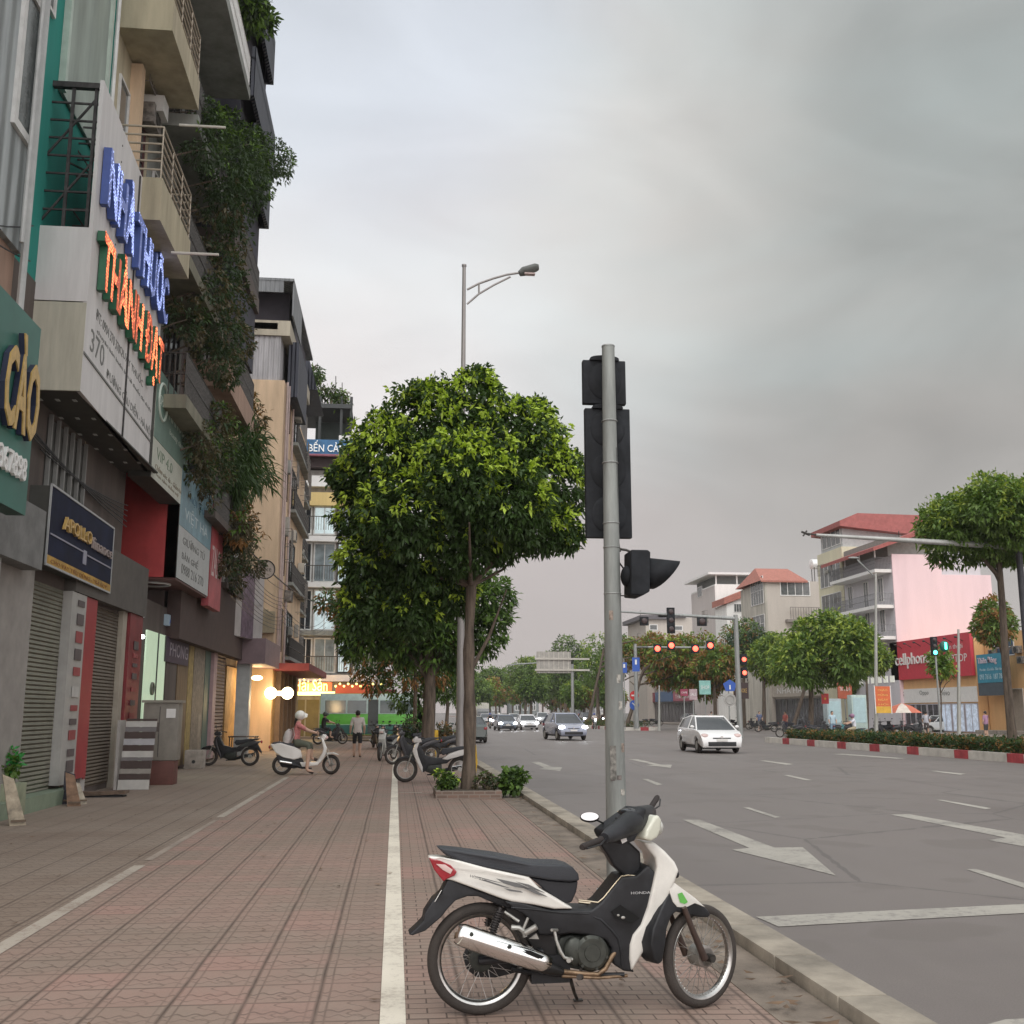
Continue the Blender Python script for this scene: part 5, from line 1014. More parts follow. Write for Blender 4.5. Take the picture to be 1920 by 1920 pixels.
# farther mast with lit red signals
S2 = Vector((21.8, 97, MZ-.05)); m2 = thing('signal_mast', 'farther signal mast with a row of glowing red lights over the road', 'traffic light', S2)
def sb_(px, py): return AY(px, py, S2.y)-S2
mb = MB(); zz = sb_(1300, 1214).z; mb.tube([(0, 0, 0), (0, 0, zz+.3)], [.2, .15], 12); mb.tube([(0, 0, zz), (sb_(1215, 1217).x, 0, zz)], .09, 10); mb.tube([(0, 0, zz), (sb_(1340, 1217).x, 0, zz)], .09, 10); mb.build('mast', steel, m2)
for px, py in ((1232, 1218), (1258, 1212), (1303, 1218), (1331, 1212)): q = sb_(px, py); sgl(m2, q.x, -.1, q.z-.35, .72, .85, redon, 1)
# green pedestrian signal on the right
q = AY(1765, 1380, 52); pg_ = thing('pedestrian_signal', 'green pedestrian signal on a thin post in front of the red phone shop sign', 'traffic light', (q.x, 52, 0)); mb = MB(); zt = AY(1765, 1198, 52).z; mb.tube([(0, 0, 0), (0, 0, zt)], .05, 8); mb.build('post', steel, pg_)
q2 = AY(1752, 1222, 52); sgl(pg_, q2.x-q.x, 0, q2.z-.2, .3, .95, grnon, 3, 1); q2 = AY(1769, 1212, 52); mb = MB(); mb.ell((q2.x-q.x, -.1, q2.z), .26, .12, .28, 16, 10); mb.build('round_sign', M('sig_dkgreen', (.01, .10, .08), .5), pg_); mb = MB(); mb.box(q2.x-q.x-.05, q2.x-q.x+.05, -.26, -.23, q2.z-.16, q2.z+.18); mb.build('green_figure', grnon, pg_)
# overhead direction sign seen from behind
S3 = Vector((AY(1074, 1340, 118).x, 118, RZ)); gs = thing('overhead_sign', 'grey back of an overhead direction sign on a single post', 'road sign', S3)
def s3(px, py): return AY(px, py, 118)-S3
a, b = s3(1006, 1262), s3(1070, 1222); mb = MB(); mb.box(a.x, b.x, -.1, 0, a.z, b.z); mb.build('panel', M('sign_back', (.36, .34, .31), .5, .3), gs)
mb = MB()
for z0 in (s3(0, 1230).z, s3(0, 1252).z): mb.box(a.x-.2, s3(1088, 0).x, -.3, -.1, z0-.1, z0+.1)
for k in range(7): mb.box(a.x+(b.x-a.x)*(k+.5)/7-.04, a.x+(b.x-a.x)*(k+.5)/7+.04, -.16, -.1, a.z, b.z)
mb.build('frame', M('sign_frame', (.50, .47, .42), .5, .2), gs); mb = MB(); mb.tube([(0, 0, 0), (0, 0, s3(0, 1240).z)], .17, 12); mb.tube([(a.x, 0, s3(0, 1240).z+.1), (s3(952, 0).x, 0, s3(0, 1242).z)], .07, 8); mb.build('post', steel, gs)
# median road signs
blue = M('sign_blue', (.03, .10, .42), .45, var=.08); redsg = M('sign_red', (.55, .03, .03), .45, var=.08); wht = M('sign_white', (.75, .74, .72), .5, var=.05)
def sgn_post(name, lab, px, py, Y, top, group=None, base=MZ-.05):
    q = AY(px, py, Y); t = thing(name, lab, 'road sign', (q.x, Y, base), 0, group); mb = MB(); mb.tube([(0, 0, 0), (0, 0, AY(px, top, Y).z-base)], .045, 8); mb.build('post', steel, t); return t, (lambda x, y: AY(x, y, Y)-Vector((q.x, Y, base)))
t, f = sgn_post('no_entry_sign', 'round red no entry sign above a blue arrow disc on the far median', 1189, 1360, 98, 1295)
q = f(1189, 1304); mb = MB(); mb.tube([(q.x, -.08, q.z), (q.x, -.05, q.z)], .42, 24); o = mb.build('red_disc', redsg, t); mb = MB(); mb.box(q.x-.28, q.x+.28, -.10, -.085, q.z-.07, q.z+.07); mb.build('white_bar', wht, o)
q = f(1189, 1322); mb = MB(); mb.tube([(q.x, -.08, q.z), (q.x, -.05, q.z)], .44, 24); o = mb.build('blue_disc', blue, t); mb = MB(); mb.tube([(q.x-.2, -.095, q.z+.2), (q.x+.16, -.095, q.z-.16)], .05, 6); mb.tube([(q.x+.2, -.095, q.z-.2), (q.x+.05, -.095, q.z-.19)], .04, 6); mb.tube([(q.x+.2, -.095, q.z-.2), (q.x+.19, -.095, q.z-.05)], .04, 6); mb.build('white_arrow', wht, o)
t, f = sgn_post('lane_sign', 'blue lane signs on a dark post right beside the pole', 1172, 1360, 92, 1235)
for px, py, w, h in ((1170, 1252, .5, .9), (1192, 1246, .65, 1.2)): q = f(px, py); mb = MB(); mb.box(q.x-w/2, q.x+w/2, -.08, -.05, q.z-h/2, q.z+h/2); o = mb.build('blue_panel', blue, t); mb = MB(); mb.box(q.x-.08, q.x+.08, -.095, -.083, q.z, q.z+h*.35); mb.build('white_mark', wht, o)
t, f = sgn_post('crossing_sign', 'blue house shaped sign above the grey back of a round sign by the signal mast', 1369, 1372, 66, 1278)
q = f(1368, 1286); mb = MB(); mb.add([(q.x+.46*math.cos(a), -.06, q.z+.40*math.sin(a)) for a in [PI/2+2*PI*k/5 for k in range(5)]]+[(q.x+.46*math.cos(a), -.02, q.z+.40*math.sin(a)) for a in [PI/2+2*PI*k/5 for k in range(5)]], [(0, 1, 2, 3, 4), (9, 8, 7, 6, 5)]+[(i, 5+i, 5+(i+1) % 5, (i+1) % 5) for i in range(5)]); o = mb.build('blue_panel', blue, t); mb = MB(); mb.box(q.x-.04, q.x+.04, -.08, -.065, q.z-.22, q.z+.05); mb.build('white_mark', wht, o)
q = f(1368, 1312); mb = MB(); mb.tube([(q.x, -.08, q.z), (q.x, -.05, q.z)], .40, 28); mb.ring((q.x, -.09, q.z), .27, .03, 24, 6); mb.build('round_back', M('sign_back2', (.38, .37, .35), .5), t)
# long mast arm at the right edge
S4 = Vector((AY(1942, 1395, 37).x, 37, MZ-.05)); m4 = thing('camera_mast', 'dark mast at the right edge carrying a long pale arm through the big tree', 'mast', S4)
def s4(px, py): return AY(px, py, 37)-S4
mb = MB(); mb.tube([(0, 0, 0), (0, 0, s4(1912, 1010).z)], [.16, .11], 16); mb.build('post', M('dark_post', (.05, .05, .06), .6, var=.2), m4)
mb = MB(); q0, q1 = s4(1930, 1026), s4(1530, 1003); mb.tube([(0, 0, q0.z), (q1.x, 0, q1.z)], [.13, .055], 12); mb.build('arm', M('arm_pale', (.42, .42, .40), .45, .3), m4)
mb = MB(); e = s4(1503, 1000); mb.tube([(q1.x, 0, q1.z), (e.x+.2, 0, e.z)], .03, 6); mb.tube([(e.x, 0, e.z+.06), (e.x+.3, 0, e.z-.06)], .04, 6); mb.tube([(e.x+.05, 0, e.z-.1), (e.x+.2, 0, e.z+.1)], .03, 6); mb.build('arm_bracket', darkst, m4)
# slim poles with banner
def slim(px, base_py, Y, top_py, lab, name='street_lamp', bend=0):
    q = AY(px, base_py, Y); t = thing(name, lab, 'street lamp', (q.x, Y, 0)); tz_ = AY(px, top_py, Y); mb = MB(); mb.tube([(0, 0, 0), (tz_.x-q.x, 0, tz_.z)], [.12, .06], 12); mb.build('pole', M('slim_pole', (.40, .40, .37), .5, .3, streak=True), t); return t, q
t, q = slim(1642, 1372, 60, 1075, 'slim street lamp post carrying the orange banner'); zt = AY(1636, 1078, 60); mb = MB(); mb.tube([(zt.x-q.x, 0, zt.z), (zt.x-q.x-.9, 0, zt.z+.9)], .04, 6); mb.ell((zt.x-q.x-1.1, 0, zt.z+1.0), .35, .12, .07); mb.build('lamp_head', steel, t)
o0 = AY(1640, 1337, 60); o1 = AY(1665, 1287, 60); w_ = o1.x-o0.x; h_ = o1.z-o0.z; bnr = thing('banner', 'orange and yellow cloth banner hung on the slim lamp post', 'banner', (o0.x, 59.8, o0.z)); f_ = FC(0, 0)
mb = MB(); mb.fb(f_, 0, w_, h_*.25, h_, 0, .02); mb.build('banner_cloth', M('banner_orange', (.70, .16, .06), .7), bnr); mb = MB(); mb.fb(f_, 0, w_, 0, h_*.248, 0, .02); mb.build('banner_foot', M('banner_yellow', (.72, .42, .06), .7), bnr)
mb = MB(); mb.fb(f_, w_+.001, w_+.05, -.05, h_+.05, 0, .03); mb.fb(f_, -.05, -.001, -.05, h_+.05, 0, .03); mb.build('pale_edge', wht, bnr)
for i, s in enumerate(('CHÀO', 'MỪNG', 'NGÀY', 'HỘI')): text('lettering', s, f_, w_*.18, h_*(.82-.18*i), .024, h_*.09, M('banner_text', (.85, .55, .15), .6), bnr, w=w_*.64, world=False)
slim(1797, 1375, 55, 1180, 'short slim pole in front of the red phone shop sign', 'utility_pole')
slim(1236, 1372, 90, 1285, 'thin pole by the parked cars across the road', 'utility_pole')
# umbrella and street life across the median
q = AY(1692, 1338, 66); um = thing('umbrella', 'red and white market umbrella open over the parked bikes across the road', 'umbrella', (q.x, 66, 0)); zt = AY(1690, 1318, 66).z; mb = MB(); n = 8; R_ = 1.25
mb.add([(0, 0, zt)]+[(R_*math.cos(2*PI*i/n), R_*math.sin(2*PI*i/n), zt-.62) for i in range(n)]+[(R_*.5*math.cos(2*PI*i/n), R_*.5*math.sin(2*PI*i/n), zt-.2) for i in range(n)], []); mb.f = []; mb.m = []
for i in range(n):
    j = (i+1) % n; mb.f += [(0, 1+n+i, 1+n+j), (1+n+i, 1+i, 1+j, 1+n+j)]; mb.m += [i % 2]*2
mb.build('canopy', [M('umb_red', (.55, .16, .10), .7), M('umb_white', (.62, .55, .48), .7)], um, smooth=0); mb = MB(); mb.tube([(0, 0, 0), (0, 0, zt)], .025, 6); mb.build('pole', steel, um)
FB = 'motorbikes parked across the road'
fb0 = mk_bike('motorbike', 'dark motorbike across the road left of the umbrella', BK, AY(1668, 1375, 66)*1, rad(120), group=FB); fb0.location.z = 0
cols = [(1500, 66, 170, 'maroon motorbike at the left end of the row across the road'), (1520, 66, 10, 'motorbike beside the left end of the row across the road'), (1548, 68, 160, 'motorbike beside the blue clad figure across the road'), (1572, 66, 20, 'motorbike right of the red flag across the road'), (1590, 66, 150, 'motorbike beneath the red box across the road'), (1650, 67, 30, 'motorbike behind the orange banner post'), (1682, 66, 160, 'motorbike under the red and white umbrella'), (1704, 67, 15, 'motorbike between the umbrella and the covered white car'), (1720, 69, 170, 'motorbike beside the covered white car')]
cols += [(1452, 84, 160, 'first small motorbike behind the median nose left of the maroon one'), (1480, 82, 15, 'second small motorbike behind the median nose'), (1345, 118, 160, 'far parked motorbike right of the yellow green tree trunk'), (1372, 112, 20, 'far parked motorbike under the round sign'), (1320, 125, 170, 'far parked motorbike under the teal sign'), (1222, 128, 10, 'far parked motorbike next to the thin pole'), (1212, 124, 165, 'far parked motorbike nearest the big pole across the road'), (1408, 98, 30, 'parked motorbike right of the signal mast foot'), (1430, 96, 150, 'parked motorbike before the black and gold sign')]
for px, Y, a, lab in cols: p = AY(px, 1375, Y); p.z = 0; place(copy_tree(fb0), p, rad(a), lab, FB)
p = AY(1615, 1375, 58); p.z = RZ; tb = mk_bike('motorbike', 'teal motorbike ridden by the person in the conical pink hat', (.05, .22, .24), p, rad(170), group=FB)
rider('rider in a white shirt and purple helmet on the teal motorbike beyond the median', p+Vector((-.0, 0, 0)), rad(170), M('shirt_white', (.70, .72, .78), .8), M('helmet_purple', (.30, .16, .26), .4), pm=M('trousers_khaki', (.42, .36, .24), .8))
tb['label'] = 'teal motorbike ridden by the person in a white shirt beyond the median'
p = AY(1562, 1375, 66); p.z = 0
J2 = dict(pelvis=(0, 0, .90), spine=(0, 0, 1.08), chest=(0, 0, 1.26), neck=(0, 0, 1.40), head=(0.01, 0, 1.50), shl=(0, .17, 1.33), ell=(.02, .24, 1.06), hdl=(.10, .22, .86), shr=(0, -.17, 1.33), elr=(.02, -.24, 1.06), hdr=(.10, -.22, .86), hpl=(0, .09, .84), knl=(.03, .10, .47), anl=(0, .10, .09), tol=(.12, .11, .04), hpr=(0, -.09, .84), knr=(.03, -.10, .47), anr=(0, -.10, .09), tor=(.12, -.11, .04))
person('person', 'person in pale blue standing by the bikes under the red flag', J2, E_, Rr, z_walk, p, rad(-90), hair=hairm, mats=[skin, M('shirt_blue', (.42, .55, .62), .8), M('trousers_blue', (.2, .3, .4), .8), sandal, eye, lip])
q = AY(1540, 1310, 74); fl = thing('flag', 'red flag with a yellow star hanging from a shop front across the road', 'flag', (q.x, 74, q.z)); fl.scale = (.36, 1, .36); f_ = FC(0, 0); mb = MB(); mb.fb(f_, 0, 1.5, -1, 1, 0, .02); mb.build('cloth', redsg, fl); mb = MB(); mb.add([f_.P(.75+(.3 if k % 2 == 0 else .12)*math.sin(PI*k/5), (.3 if k % 2 == 0 else .12)*math.cos(PI*k/5), .025) for k in range(10)], [tuple(range(10))]); mb.build('star', M('star_yellow', (.8, .6, .05), .6), fl, smooth=0); mb = MB(); mb.tube([(-.02, 0, -1.4), (-.02, 0, 1.1)], .03, 6); mb.build('staff', steel, fl)
# ================================================================ BUILDING HELPERS
def window(root, fr, a0, a1, b0, b1, fm, gm, nv=1, nh=0, c=0., fw=.06, name='window', sill=None):
    mb = MB()
    for x0, x1, y0, y1 in ((a0, a1, b0, b0+fw), (a0, a1, b1-fw, b1), (a0, a0+fw, b0+fw, b1-fw), (a1-fw, a1, b0+fw, b1-fw)): mb.fb(fr, x0, x1, y0, y1, c-.02, c+.05)
    for i in range(nv): x = a0+(a1-a0)*(i+1)/(nv+1); mb.fb(fr, x-fw/3, x+fw/3, b0+fw, b1-fw, c-.02, c+.045)
    for i in range(nh): y = b0+(b1-b0)*(i+1)/(nh+1); mb.fb(fr, a0+fw, a1-fw, y-fw/3, y+fw/3, c-.02, c+.040)
    o = mb.build(name, fm, root, world=True, smooth=0); g = MB(); g.quad(fr.P(a0+fw, b0+fw, c+.012), fr.P(a1-fw, b0+fw, c+.012), fr.P(a1-fw, b1-fw, c+.012), fr.P(a0+fw, b1-fw, c+.012)); p = g.build('pane', gm, None, smooth=0)
    for v in p.data.vertices: v.co -= root.location
    p.parent = o
    if sill: s = MB(); s.fb(fr, a0-.06, a1+.06, b0-.09, b0-.003, c-.02, c+.14); so2 = s.build('sill', sill, None, smooth=0); so2.data.transform(Matrix.Translation(-root.location)); so2.parent = o
    return o
def balcony(root, fr, a0, a1, b, dep, sm_, rm_, h=1.0, n=6, th=.16, vert=False, rails=True, fascia=0.):
    mb = MB(); mb.fb(fr, a0, a1, b, b+th, 0.003, dep)
    if fascia: mb.fb(fr, a0, a1, b+th, b+th+fascia, dep-.1, dep-.003); mb.fb(fr, a0, a0+.1, b+th, b+th+fascia, .01, dep-.1)
    s = mb.build('balcony_slab', sm_, root, world=True, smooth=0)
    if rails:
        mb = MB(); z0 = b+th+fascia; r = .022
        for c_ in (dep-.05,):
            for k in range(n if not vert else 2): z = z0+h*(k+1)/(n if not vert else 2); mb.tube([fr.P(a0+.03, z, c_), fr.P(a1-.03, z, c_)], r, 6)
            m_ = max(2, int((a1-a0)/(1.0 if not vert else .13)))
            for k in range(m_+1): a = a0+.03+(a1-a0-.06)*k/m_; mb.tube([fr.P(a, z0, c_), fr.P(a, z0+h, c_)], r*.8, 5)
        for a in (a0+.03, a1-.03):
            for k in range(n if not vert else 2): z = z0+h*(k+1)/(n if not vert else 2); mb.tube([fr.P(a, z, .02), fr.P(a, z, dep-.05)], r, 6)
            if vert:
                for k in range(1, int(dep/.13)): mb.tube([fr.P(a, z0, k*.13), fr.P(a, z0+h, k*.13)], r*.8, 4)
        mb.build('railing', rm_, root, world=True)
    return s
def house(name, label, x0, x1, y0, y1, z1, m, z0=0., cat='building', group=None):
    t = thing(name, label, cat, ((x0+x1)/2, (y0+y1)/2, 0), 0, group); mb = MB(); mb.box(x0, x1, y0, y1, z0, z1); mb.build('wall', m, t, world=True, smooth=0); return t
def shutter_mat(name, c, per=.10):
    m, t, b = nodes_mat(name); k = NB(t); tc = k.n('ShaderNodeTexCoord').outputs['Object']; sp = k.n('ShaderNodeSeparateXYZ'); k.l(tc, sp.inputs[0])
    w = k.m('SINE', k.m('MULTIPLY', sp.outputs[2], 2*PI/per)); n = k.noise(tc, 1.5, 4)
    k.l(k.mix(k.mr(n, .3, .7), tuple(x*.75 for x in c), tuple(x*1.1 for x in c)), b.inputs['Base Color']); b.inputs['Roughness'].default_value = .6
    bp = k.n('ShaderNodeBump'); bp.inputs['Strength'].default_value = 1; bp.inputs['Distance'].default_value = .03; k.l(w, bp.inputs['Height']); k.l(bp.outputs[0], b.inputs['Normal']); return m
def rib_mat(name, c, per=.3, axis=1, depth=.04, var=.2):
    m, t, b = nodes_mat(name); k = NB(t); tc = k.n('ShaderNodeTexCoord').outputs['Object']; sp = k.n('ShaderNodeSeparateXYZ'); k.l(tc, sp.inputs[0])
    w = k.m('SINE', k.m('MULTIPLY', k.m('ADD', sp.outputs[axis], sp.outputs[1-axis]) if axis < 2 else sp.outputs[2], 2*PI/per)); mp = k.n('ShaderNodeMapping'); mp.inputs['Scale'].default_value = (1.5, 1.5, .25); k.l(tc, mp.inputs[0]); n = k.noise(mp.outputs[0], 2, 5)
    k.l(k.mix(k.mr(n, .3, .7), tuple(x*(1-var*1.5) for x in c), tuple(x*(1+var*.5) for x in c)), b.inputs['Base Color']); b.inputs['Roughness'].default_value = .55
    bp = k.n('ShaderNodeBump'); bp.inputs['Strength'].default_value = 1; bp.inputs['Distance'].default_value = depth; k.l(w, bp.inputs['Height']); k.l(bp.outputs[0], b.inputs['Normal']); return m
def wallm(name, c, var=.22): return M(name, c, .88, var=var, sc=1.1, bump=.25, bsc=25, streak=True)
def facewall(root, fr, a0, a1, b0, b1, m, name='panel', c0=0.003, c1=.05): mb = MB(); mb.fb(fr, a0, a1, b0, b1, c0, c1); return mb.build(name, m, root, world=True, smooth=0)
def yx(px, X=-6.1): return AX(px, 1400, X).y
# ================================================================ LEFT ROW
XF = -6.1
beigeW = wallm('wall_beige', (.42, .37, .26)); greyW = wallm('wall_grey', (.24, .25, .23)); tealW = wallm('wall_teal', (.015, .22, .18), .12); creamW = wallm('wall_cream_tower', (.62, .46, .31), .16)
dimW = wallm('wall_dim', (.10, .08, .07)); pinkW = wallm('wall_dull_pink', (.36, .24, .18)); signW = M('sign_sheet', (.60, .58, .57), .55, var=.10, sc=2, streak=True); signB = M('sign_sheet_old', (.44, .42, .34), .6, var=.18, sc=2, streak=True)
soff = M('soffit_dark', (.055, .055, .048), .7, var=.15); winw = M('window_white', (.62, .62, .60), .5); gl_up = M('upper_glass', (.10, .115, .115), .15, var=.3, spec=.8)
clad = rib_mat('metal_cladding', (.33, .36, .36), .42, 1, .05); panelg = rib_mat('panel_glass', (.30, .35, .31), 1.1, 1, .02)
# grey clad house
h0 = house('town_house', 'grey metal clad house front with a white framed window at the far left edge', -14, -5.95, 4, 16.35, 22, clad, 8.6)
facewall(h0, FX(-5.95, 4), 0, 12.35, 0, 8.6, pinkW, 'lower_wall', -2, -.1)
f = FX(-5.95, 0); a = AX(18, 240, -5.95); b = AX(60, 60, -5.95); window(h0, f, a.y+.0, a.y+.95, a.z+.1, a.z+2.6, winw, gl_up, 0, 0, .01, .14)
mb = MB(); mb.tube([(-5.85, 16.2, 3), (-5.85, 16.2, 22)], .06, 8); mb.tube([(-5.8, 15.9, 8.6), (-5.8, 15.9, 22)], .035, 8); mb.build('drain_pipe', M('pipe_pvc', (.42, .43, .42), .5), h0, world=True)
# teal house
h1 = house('town_house', 'teal painted house with pale ribbed panels behind the big white signboard', -14, XF, 16.4, 20.85, 22, tealW)
f = FX(XF, 0); facewall(h1, f, 16.4, 20.84, 0, 8.6, dimW, 'dim_lower_wall', .002, .012); y0_, y1_ = AX(118, 100, XF).y, AX(195, 100, XF).y; facewall(h1, f, y0_, y1_, 12.3, 22, panelg, 'glazed_panel', .003, .06)  # dark sheet on lower wall; shade under the sign put into its colour
mb = MB(); mb.fb(f, y0_-.12, y0_, 12.3, 22, .003, .12); mb.fb(f, y1_, y1_+.12, 12.3, 22, .003, .12); mb.build('panel_trim', M('trim_pale', (.42, .50, .44), .5), h1, world=True)
mb = MB(); mb.tube([f.P(y1_+.35, 11, .12), f.P(y1_+.35, 22, .12)], .045, 8); mb.build('drain_pipe', winw, h1, world=True)
a = AX(90, 8, XF); window(h1, f, a.y-.4, a.y+.25, a.z-.1, a.z+2, winw, gl_up, 0, 0, .01)
# beige house
h2 = house('town_house', 'beige house with deep slab balconies and horizontal bar railings', -14, XF, 20.9, 24.05, 24, beigeW)
f = FX(XF, 0); facewall(h2, f, 20.91, 24.04, 0, 7.0, dimW, 'dim_lower_wall', .002, .012); railB = M('railing_tan', (.42, .36, .28), .55, var=.15)  # lower beige wall overlaid dark, its shade held in the colour
for z, fas in ((15.75, .55), (11.45, .75), (20.2, .5)):
    balcony(h2, f, 20.95, 24.0, z, 1.12, beigeW, railB, 1.15, 6, .18, fascia=fas)
for z in (12.3, 16.5): window(h2, f, 21.3, 22.1, z, z+2.6, winw, gl_up, 0, 1); window(h2, f, 22.5, 23.6, z, z+2.6, M('door_maroon', (.09, .03, .03), .5), gl_up, 1, 2)
facewall(h2, f, 22.15, 22.42, 12.2, 15.7, creamW, 'pilaster', .003, .25)
mb = MB(); mb.fb(f, 23.2, 23.7, 15.2, 15.6, .02, .5); mb.build('air_conditioner', winw, h2, world=True)
mb = MB()
for z in (11.3, 14.3): mb.tube([f.P(22.2, z, 1.1), f.P(22.2, z, 2.1)], .03, 6)
mb.build('clothes_pole', M('pole_pale', (.55, .52, .46), .5), h2, world=True)
# grey soffit house
h3 = house('town_house', 'grey house with a wide flat balcony soffit and railings full of pot plants', -14, XF, 24.1, 29.2, 26, greyW, 7.9)
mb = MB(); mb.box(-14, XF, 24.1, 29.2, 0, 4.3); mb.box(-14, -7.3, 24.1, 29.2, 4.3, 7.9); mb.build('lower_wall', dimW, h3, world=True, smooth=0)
for z, d in ((19.2, 1.5), (22.6, 1.5), (15.4, 1.1), (11.8, 1.1), (8.4, 1.2)): balcony(h3, f, 24.15, 29.15, z, d, greyW if z > 15 else wallm('wall_olive', (.20, .19, .14)), darkst if z < 19 else winw, 1.0, 4, .2, vert=True, fascia=.12)
for z in (9.3, 12.2, 15.9, 19.7): window(h3, f, 24.6, 26.2, z, z+2.3, winw, gl_up, 1, 0); window(h3, f, 26.8, 28.6, z, z+2.3, darkst, glassd, 2, 0)
# dark canopy house
h4 = house('town_house', 'tall narrow house with dark corrugated awnings and a pink balcony under hanging vines', -14, -6.2, 29.25, 35.6, 25.5, wallm('wall_mauve', (.20, .16, .15)))
f4 = FX(-6.2, 0); corr = rib_mat('corrugated_dark', (.05, .055, .075), .18, 1, .03)
for z, d, w0, w1 in ((24.2, 1.9, 29.3, 34.4), (21.2, 1.7, 30.2, 35.5), (19.4, 1.45, 31.5, 35.6)):
    d = min(d, 1.55); mb = MB(); mb.fb(f4, w0, w1, z-1.2, z+.45, d-.12, d); mb.fb(f4, w1-.1, w1, z-1.2, z+.45, .9, d-.12); mb.build('awning_skirt', corr, h4, world=True, smooth=0); mb = MB(); mb.add([f4.P(w0, z+.5, .0), f4.P(w1, z+.5, .0), f4.P(w1, z, d), f4.P(w0, z, d), f4.P(w0, z+.56, 0), f4.P(w1, z+.56, 0), f4.P(w1, z+.06, d), f4.P(w0, z+.06, d), ], [(0, 1, 2, 3), (4, 5, 6, 7), (0, 3, 7, 4), (1, 5, 6, 2), (6, 2, 3, 7)]); mb.build('awning', corr, h4, world=True, smooth=0)
facewall(h4, f4, 30.4, 35.6, 12.9, 25.6, wallm('wall_navy_clad', (.045, .045, .06)), 'projecting_floors', .003, 1.12)
ballast = 0
balcony(h4, f4, 29.9, 35.5, 10.7, 1.25, pinkW, darkst, 1.0, 3, .22, vert=True, fascia=.55)
balcony(h4, f4, 29.9, 35.5, 15.0, 1.25, dimW, darkst, 1.0, 3, .22, vert=True, fascia=.3); balcony(h4, f4, 29.9, 35.5, 6.9, 1.1, dimW, darkst, 1.0, 3, .2, vert=True)
for z in (7.2, 11.3): window(h4, f4, 30.4, 32.2, z, z+2.2, darkst, glassd, 1, 0); window(h4, f4, 32.8, 34.8, z, z+2.2, winw, gl_up, 2, 0)
mb = MB(); mb.tube([f4.P(35.3, 4, .25), f4.P(35.3, 24, .25)], .06, 8); mb.tube([f4.P(34.9, 9, .9), f4.P(34.9, 19, .9)], .05, 8); mb.build('drain_pipe', M('pipe_old', (.38, .36, .28), .6, var=.3), h4, world=True)
# lower house between and the cream tower
h5 = house('town_house', 'lower house in shadow between the vine covered house and the cream tower', -14, -6.6, 35.65, 45.4, 9.0, dimW)
f5 = FX(-6.6, 0); balcony(h5, f5, 35.7, 45.3, 5.6, 1.0, dimW, darkst, 1.0, 3, .18, vert=True)
for a in (36.5, 39.5, 42.5): window(h5, f5, a, a+1.8, 6.0, 8.0, winw, gl_up, 1, 0)
ty = 46.0; tx = AY(522, 1000, ty).x; zt_ = AY(500, 640, ty).z; zroof = AY(500, 592, ty).z
h6 = house('tower_house', 'tall cream plastered tube house showing its blank side wall to the pavement', -14, tx, ty, 57.5, AY(500, 712, ty).z, creamW)
fc6 = FC(0, ty); zz0 = AY(500, 712, ty).z; x480 = -10.; corw = rib_mat('corrugated_pale', (.42, .41, .42), .22, 0, .03)
mb = MB(); mb.box(-10, tx-.25, ty+.1, 57, zz0, AY(500, 628, ty).z); mb.build('metal_upper_wall', corw, h6, world=True, smooth=0)
mb = MB(); mb.box(-10, tx+.15, ty+.0, 57, AY(500, 628, ty).z, AY(500, 600, ty).z); mb.build('parapet', wallm('wall_stone', (.42, .38, .30)), h6, world=True, smooth=0)
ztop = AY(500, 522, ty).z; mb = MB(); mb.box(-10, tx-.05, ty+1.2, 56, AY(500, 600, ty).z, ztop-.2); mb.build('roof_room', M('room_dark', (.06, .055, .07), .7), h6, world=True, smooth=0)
mb = MB(); mb.box(-10, tx+.25, ty-.1, 57, ztop-.12, ztop); mb.box(-10, tx-.2, ty-.08, ty-.02, AY(500, 548, ty).z, ztop-.12); mb.box(tx+.2, tx+.26, ty, 50, AY(500, 590, ty).z, ztop-.12); mb.build('roof', rib_mat('roof_sheet', (.22, .23, .24), .2, 0, .02), h6, world=True, smooth=0)
mb = MB(); mb.box(-8, tx-.4, ty+.0, ty+.03, AY(500, 600, ty).z-.42, AY(500, 600, ty).z-.12); mb.build('pale_strip', M('strip_white', (.8, .8, .72), .5), h6, world=True, smooth=0)
f6 = FX(tx, 0)
for i, z in enumerate((4.2, 7.6, 11.0, 14.2)): window(h6, f6, 46.8, 48.6, z, z+1.9, M('frame_wood', (.16, .10, .06), .6), glassd, 1, 0, .01); window(h6, f6, 50, 53, z, z+2, darkst, glassd, 2, 0, .01); balcony(h6, f6, 49.5, 57.3, z-.3, .35, greyW, darkst, .9, 3, .15, vert=True)
mb = MB()
for x, y in ((.10, 46.4), (.12, 47.0), (.10, 49.2)): mb.tube([f6.P(y, 3.5, x), f6.P(y, 16, x)], .05, 8)
mb.build('drain_pipe', M('pipe_pinkish', (.42, .33, .31), .6), h6, world=True)
mb = MB(); mb.fb(f6, 47.2, 52, zz0-.4, zz0+2.2, .0, .45); mb.build('sloping_awning', corr, h6, world=True, smooth=0)
for px, py, w, h in ((470, 1225, .55, .5), (484, 1235, .4, .4)): q = AY(px, py, ty); mb = MB(); mb.box(q.x-w/2, q.x+w/2, ty-.006, ty+.02, q.z-h/2, q.z+h/2); mb.build('wall_vent', M('vent_brown', (.20, .11, .06), .8), h6, world=True)
mb = MB(); q = AY(480, 1165, ty); mb.box(q.x, q.x+.5, ty-.05, ty+.0, q.z-.3, q.z+.5); mb.box(q.x+.25, q.x+.8, ty-.35, ty-.05, q.z-.5, q.z+.4); mb.build('air_conditioner', M('ac_tan', (.36, .30, .20), .6), h6, world=True)
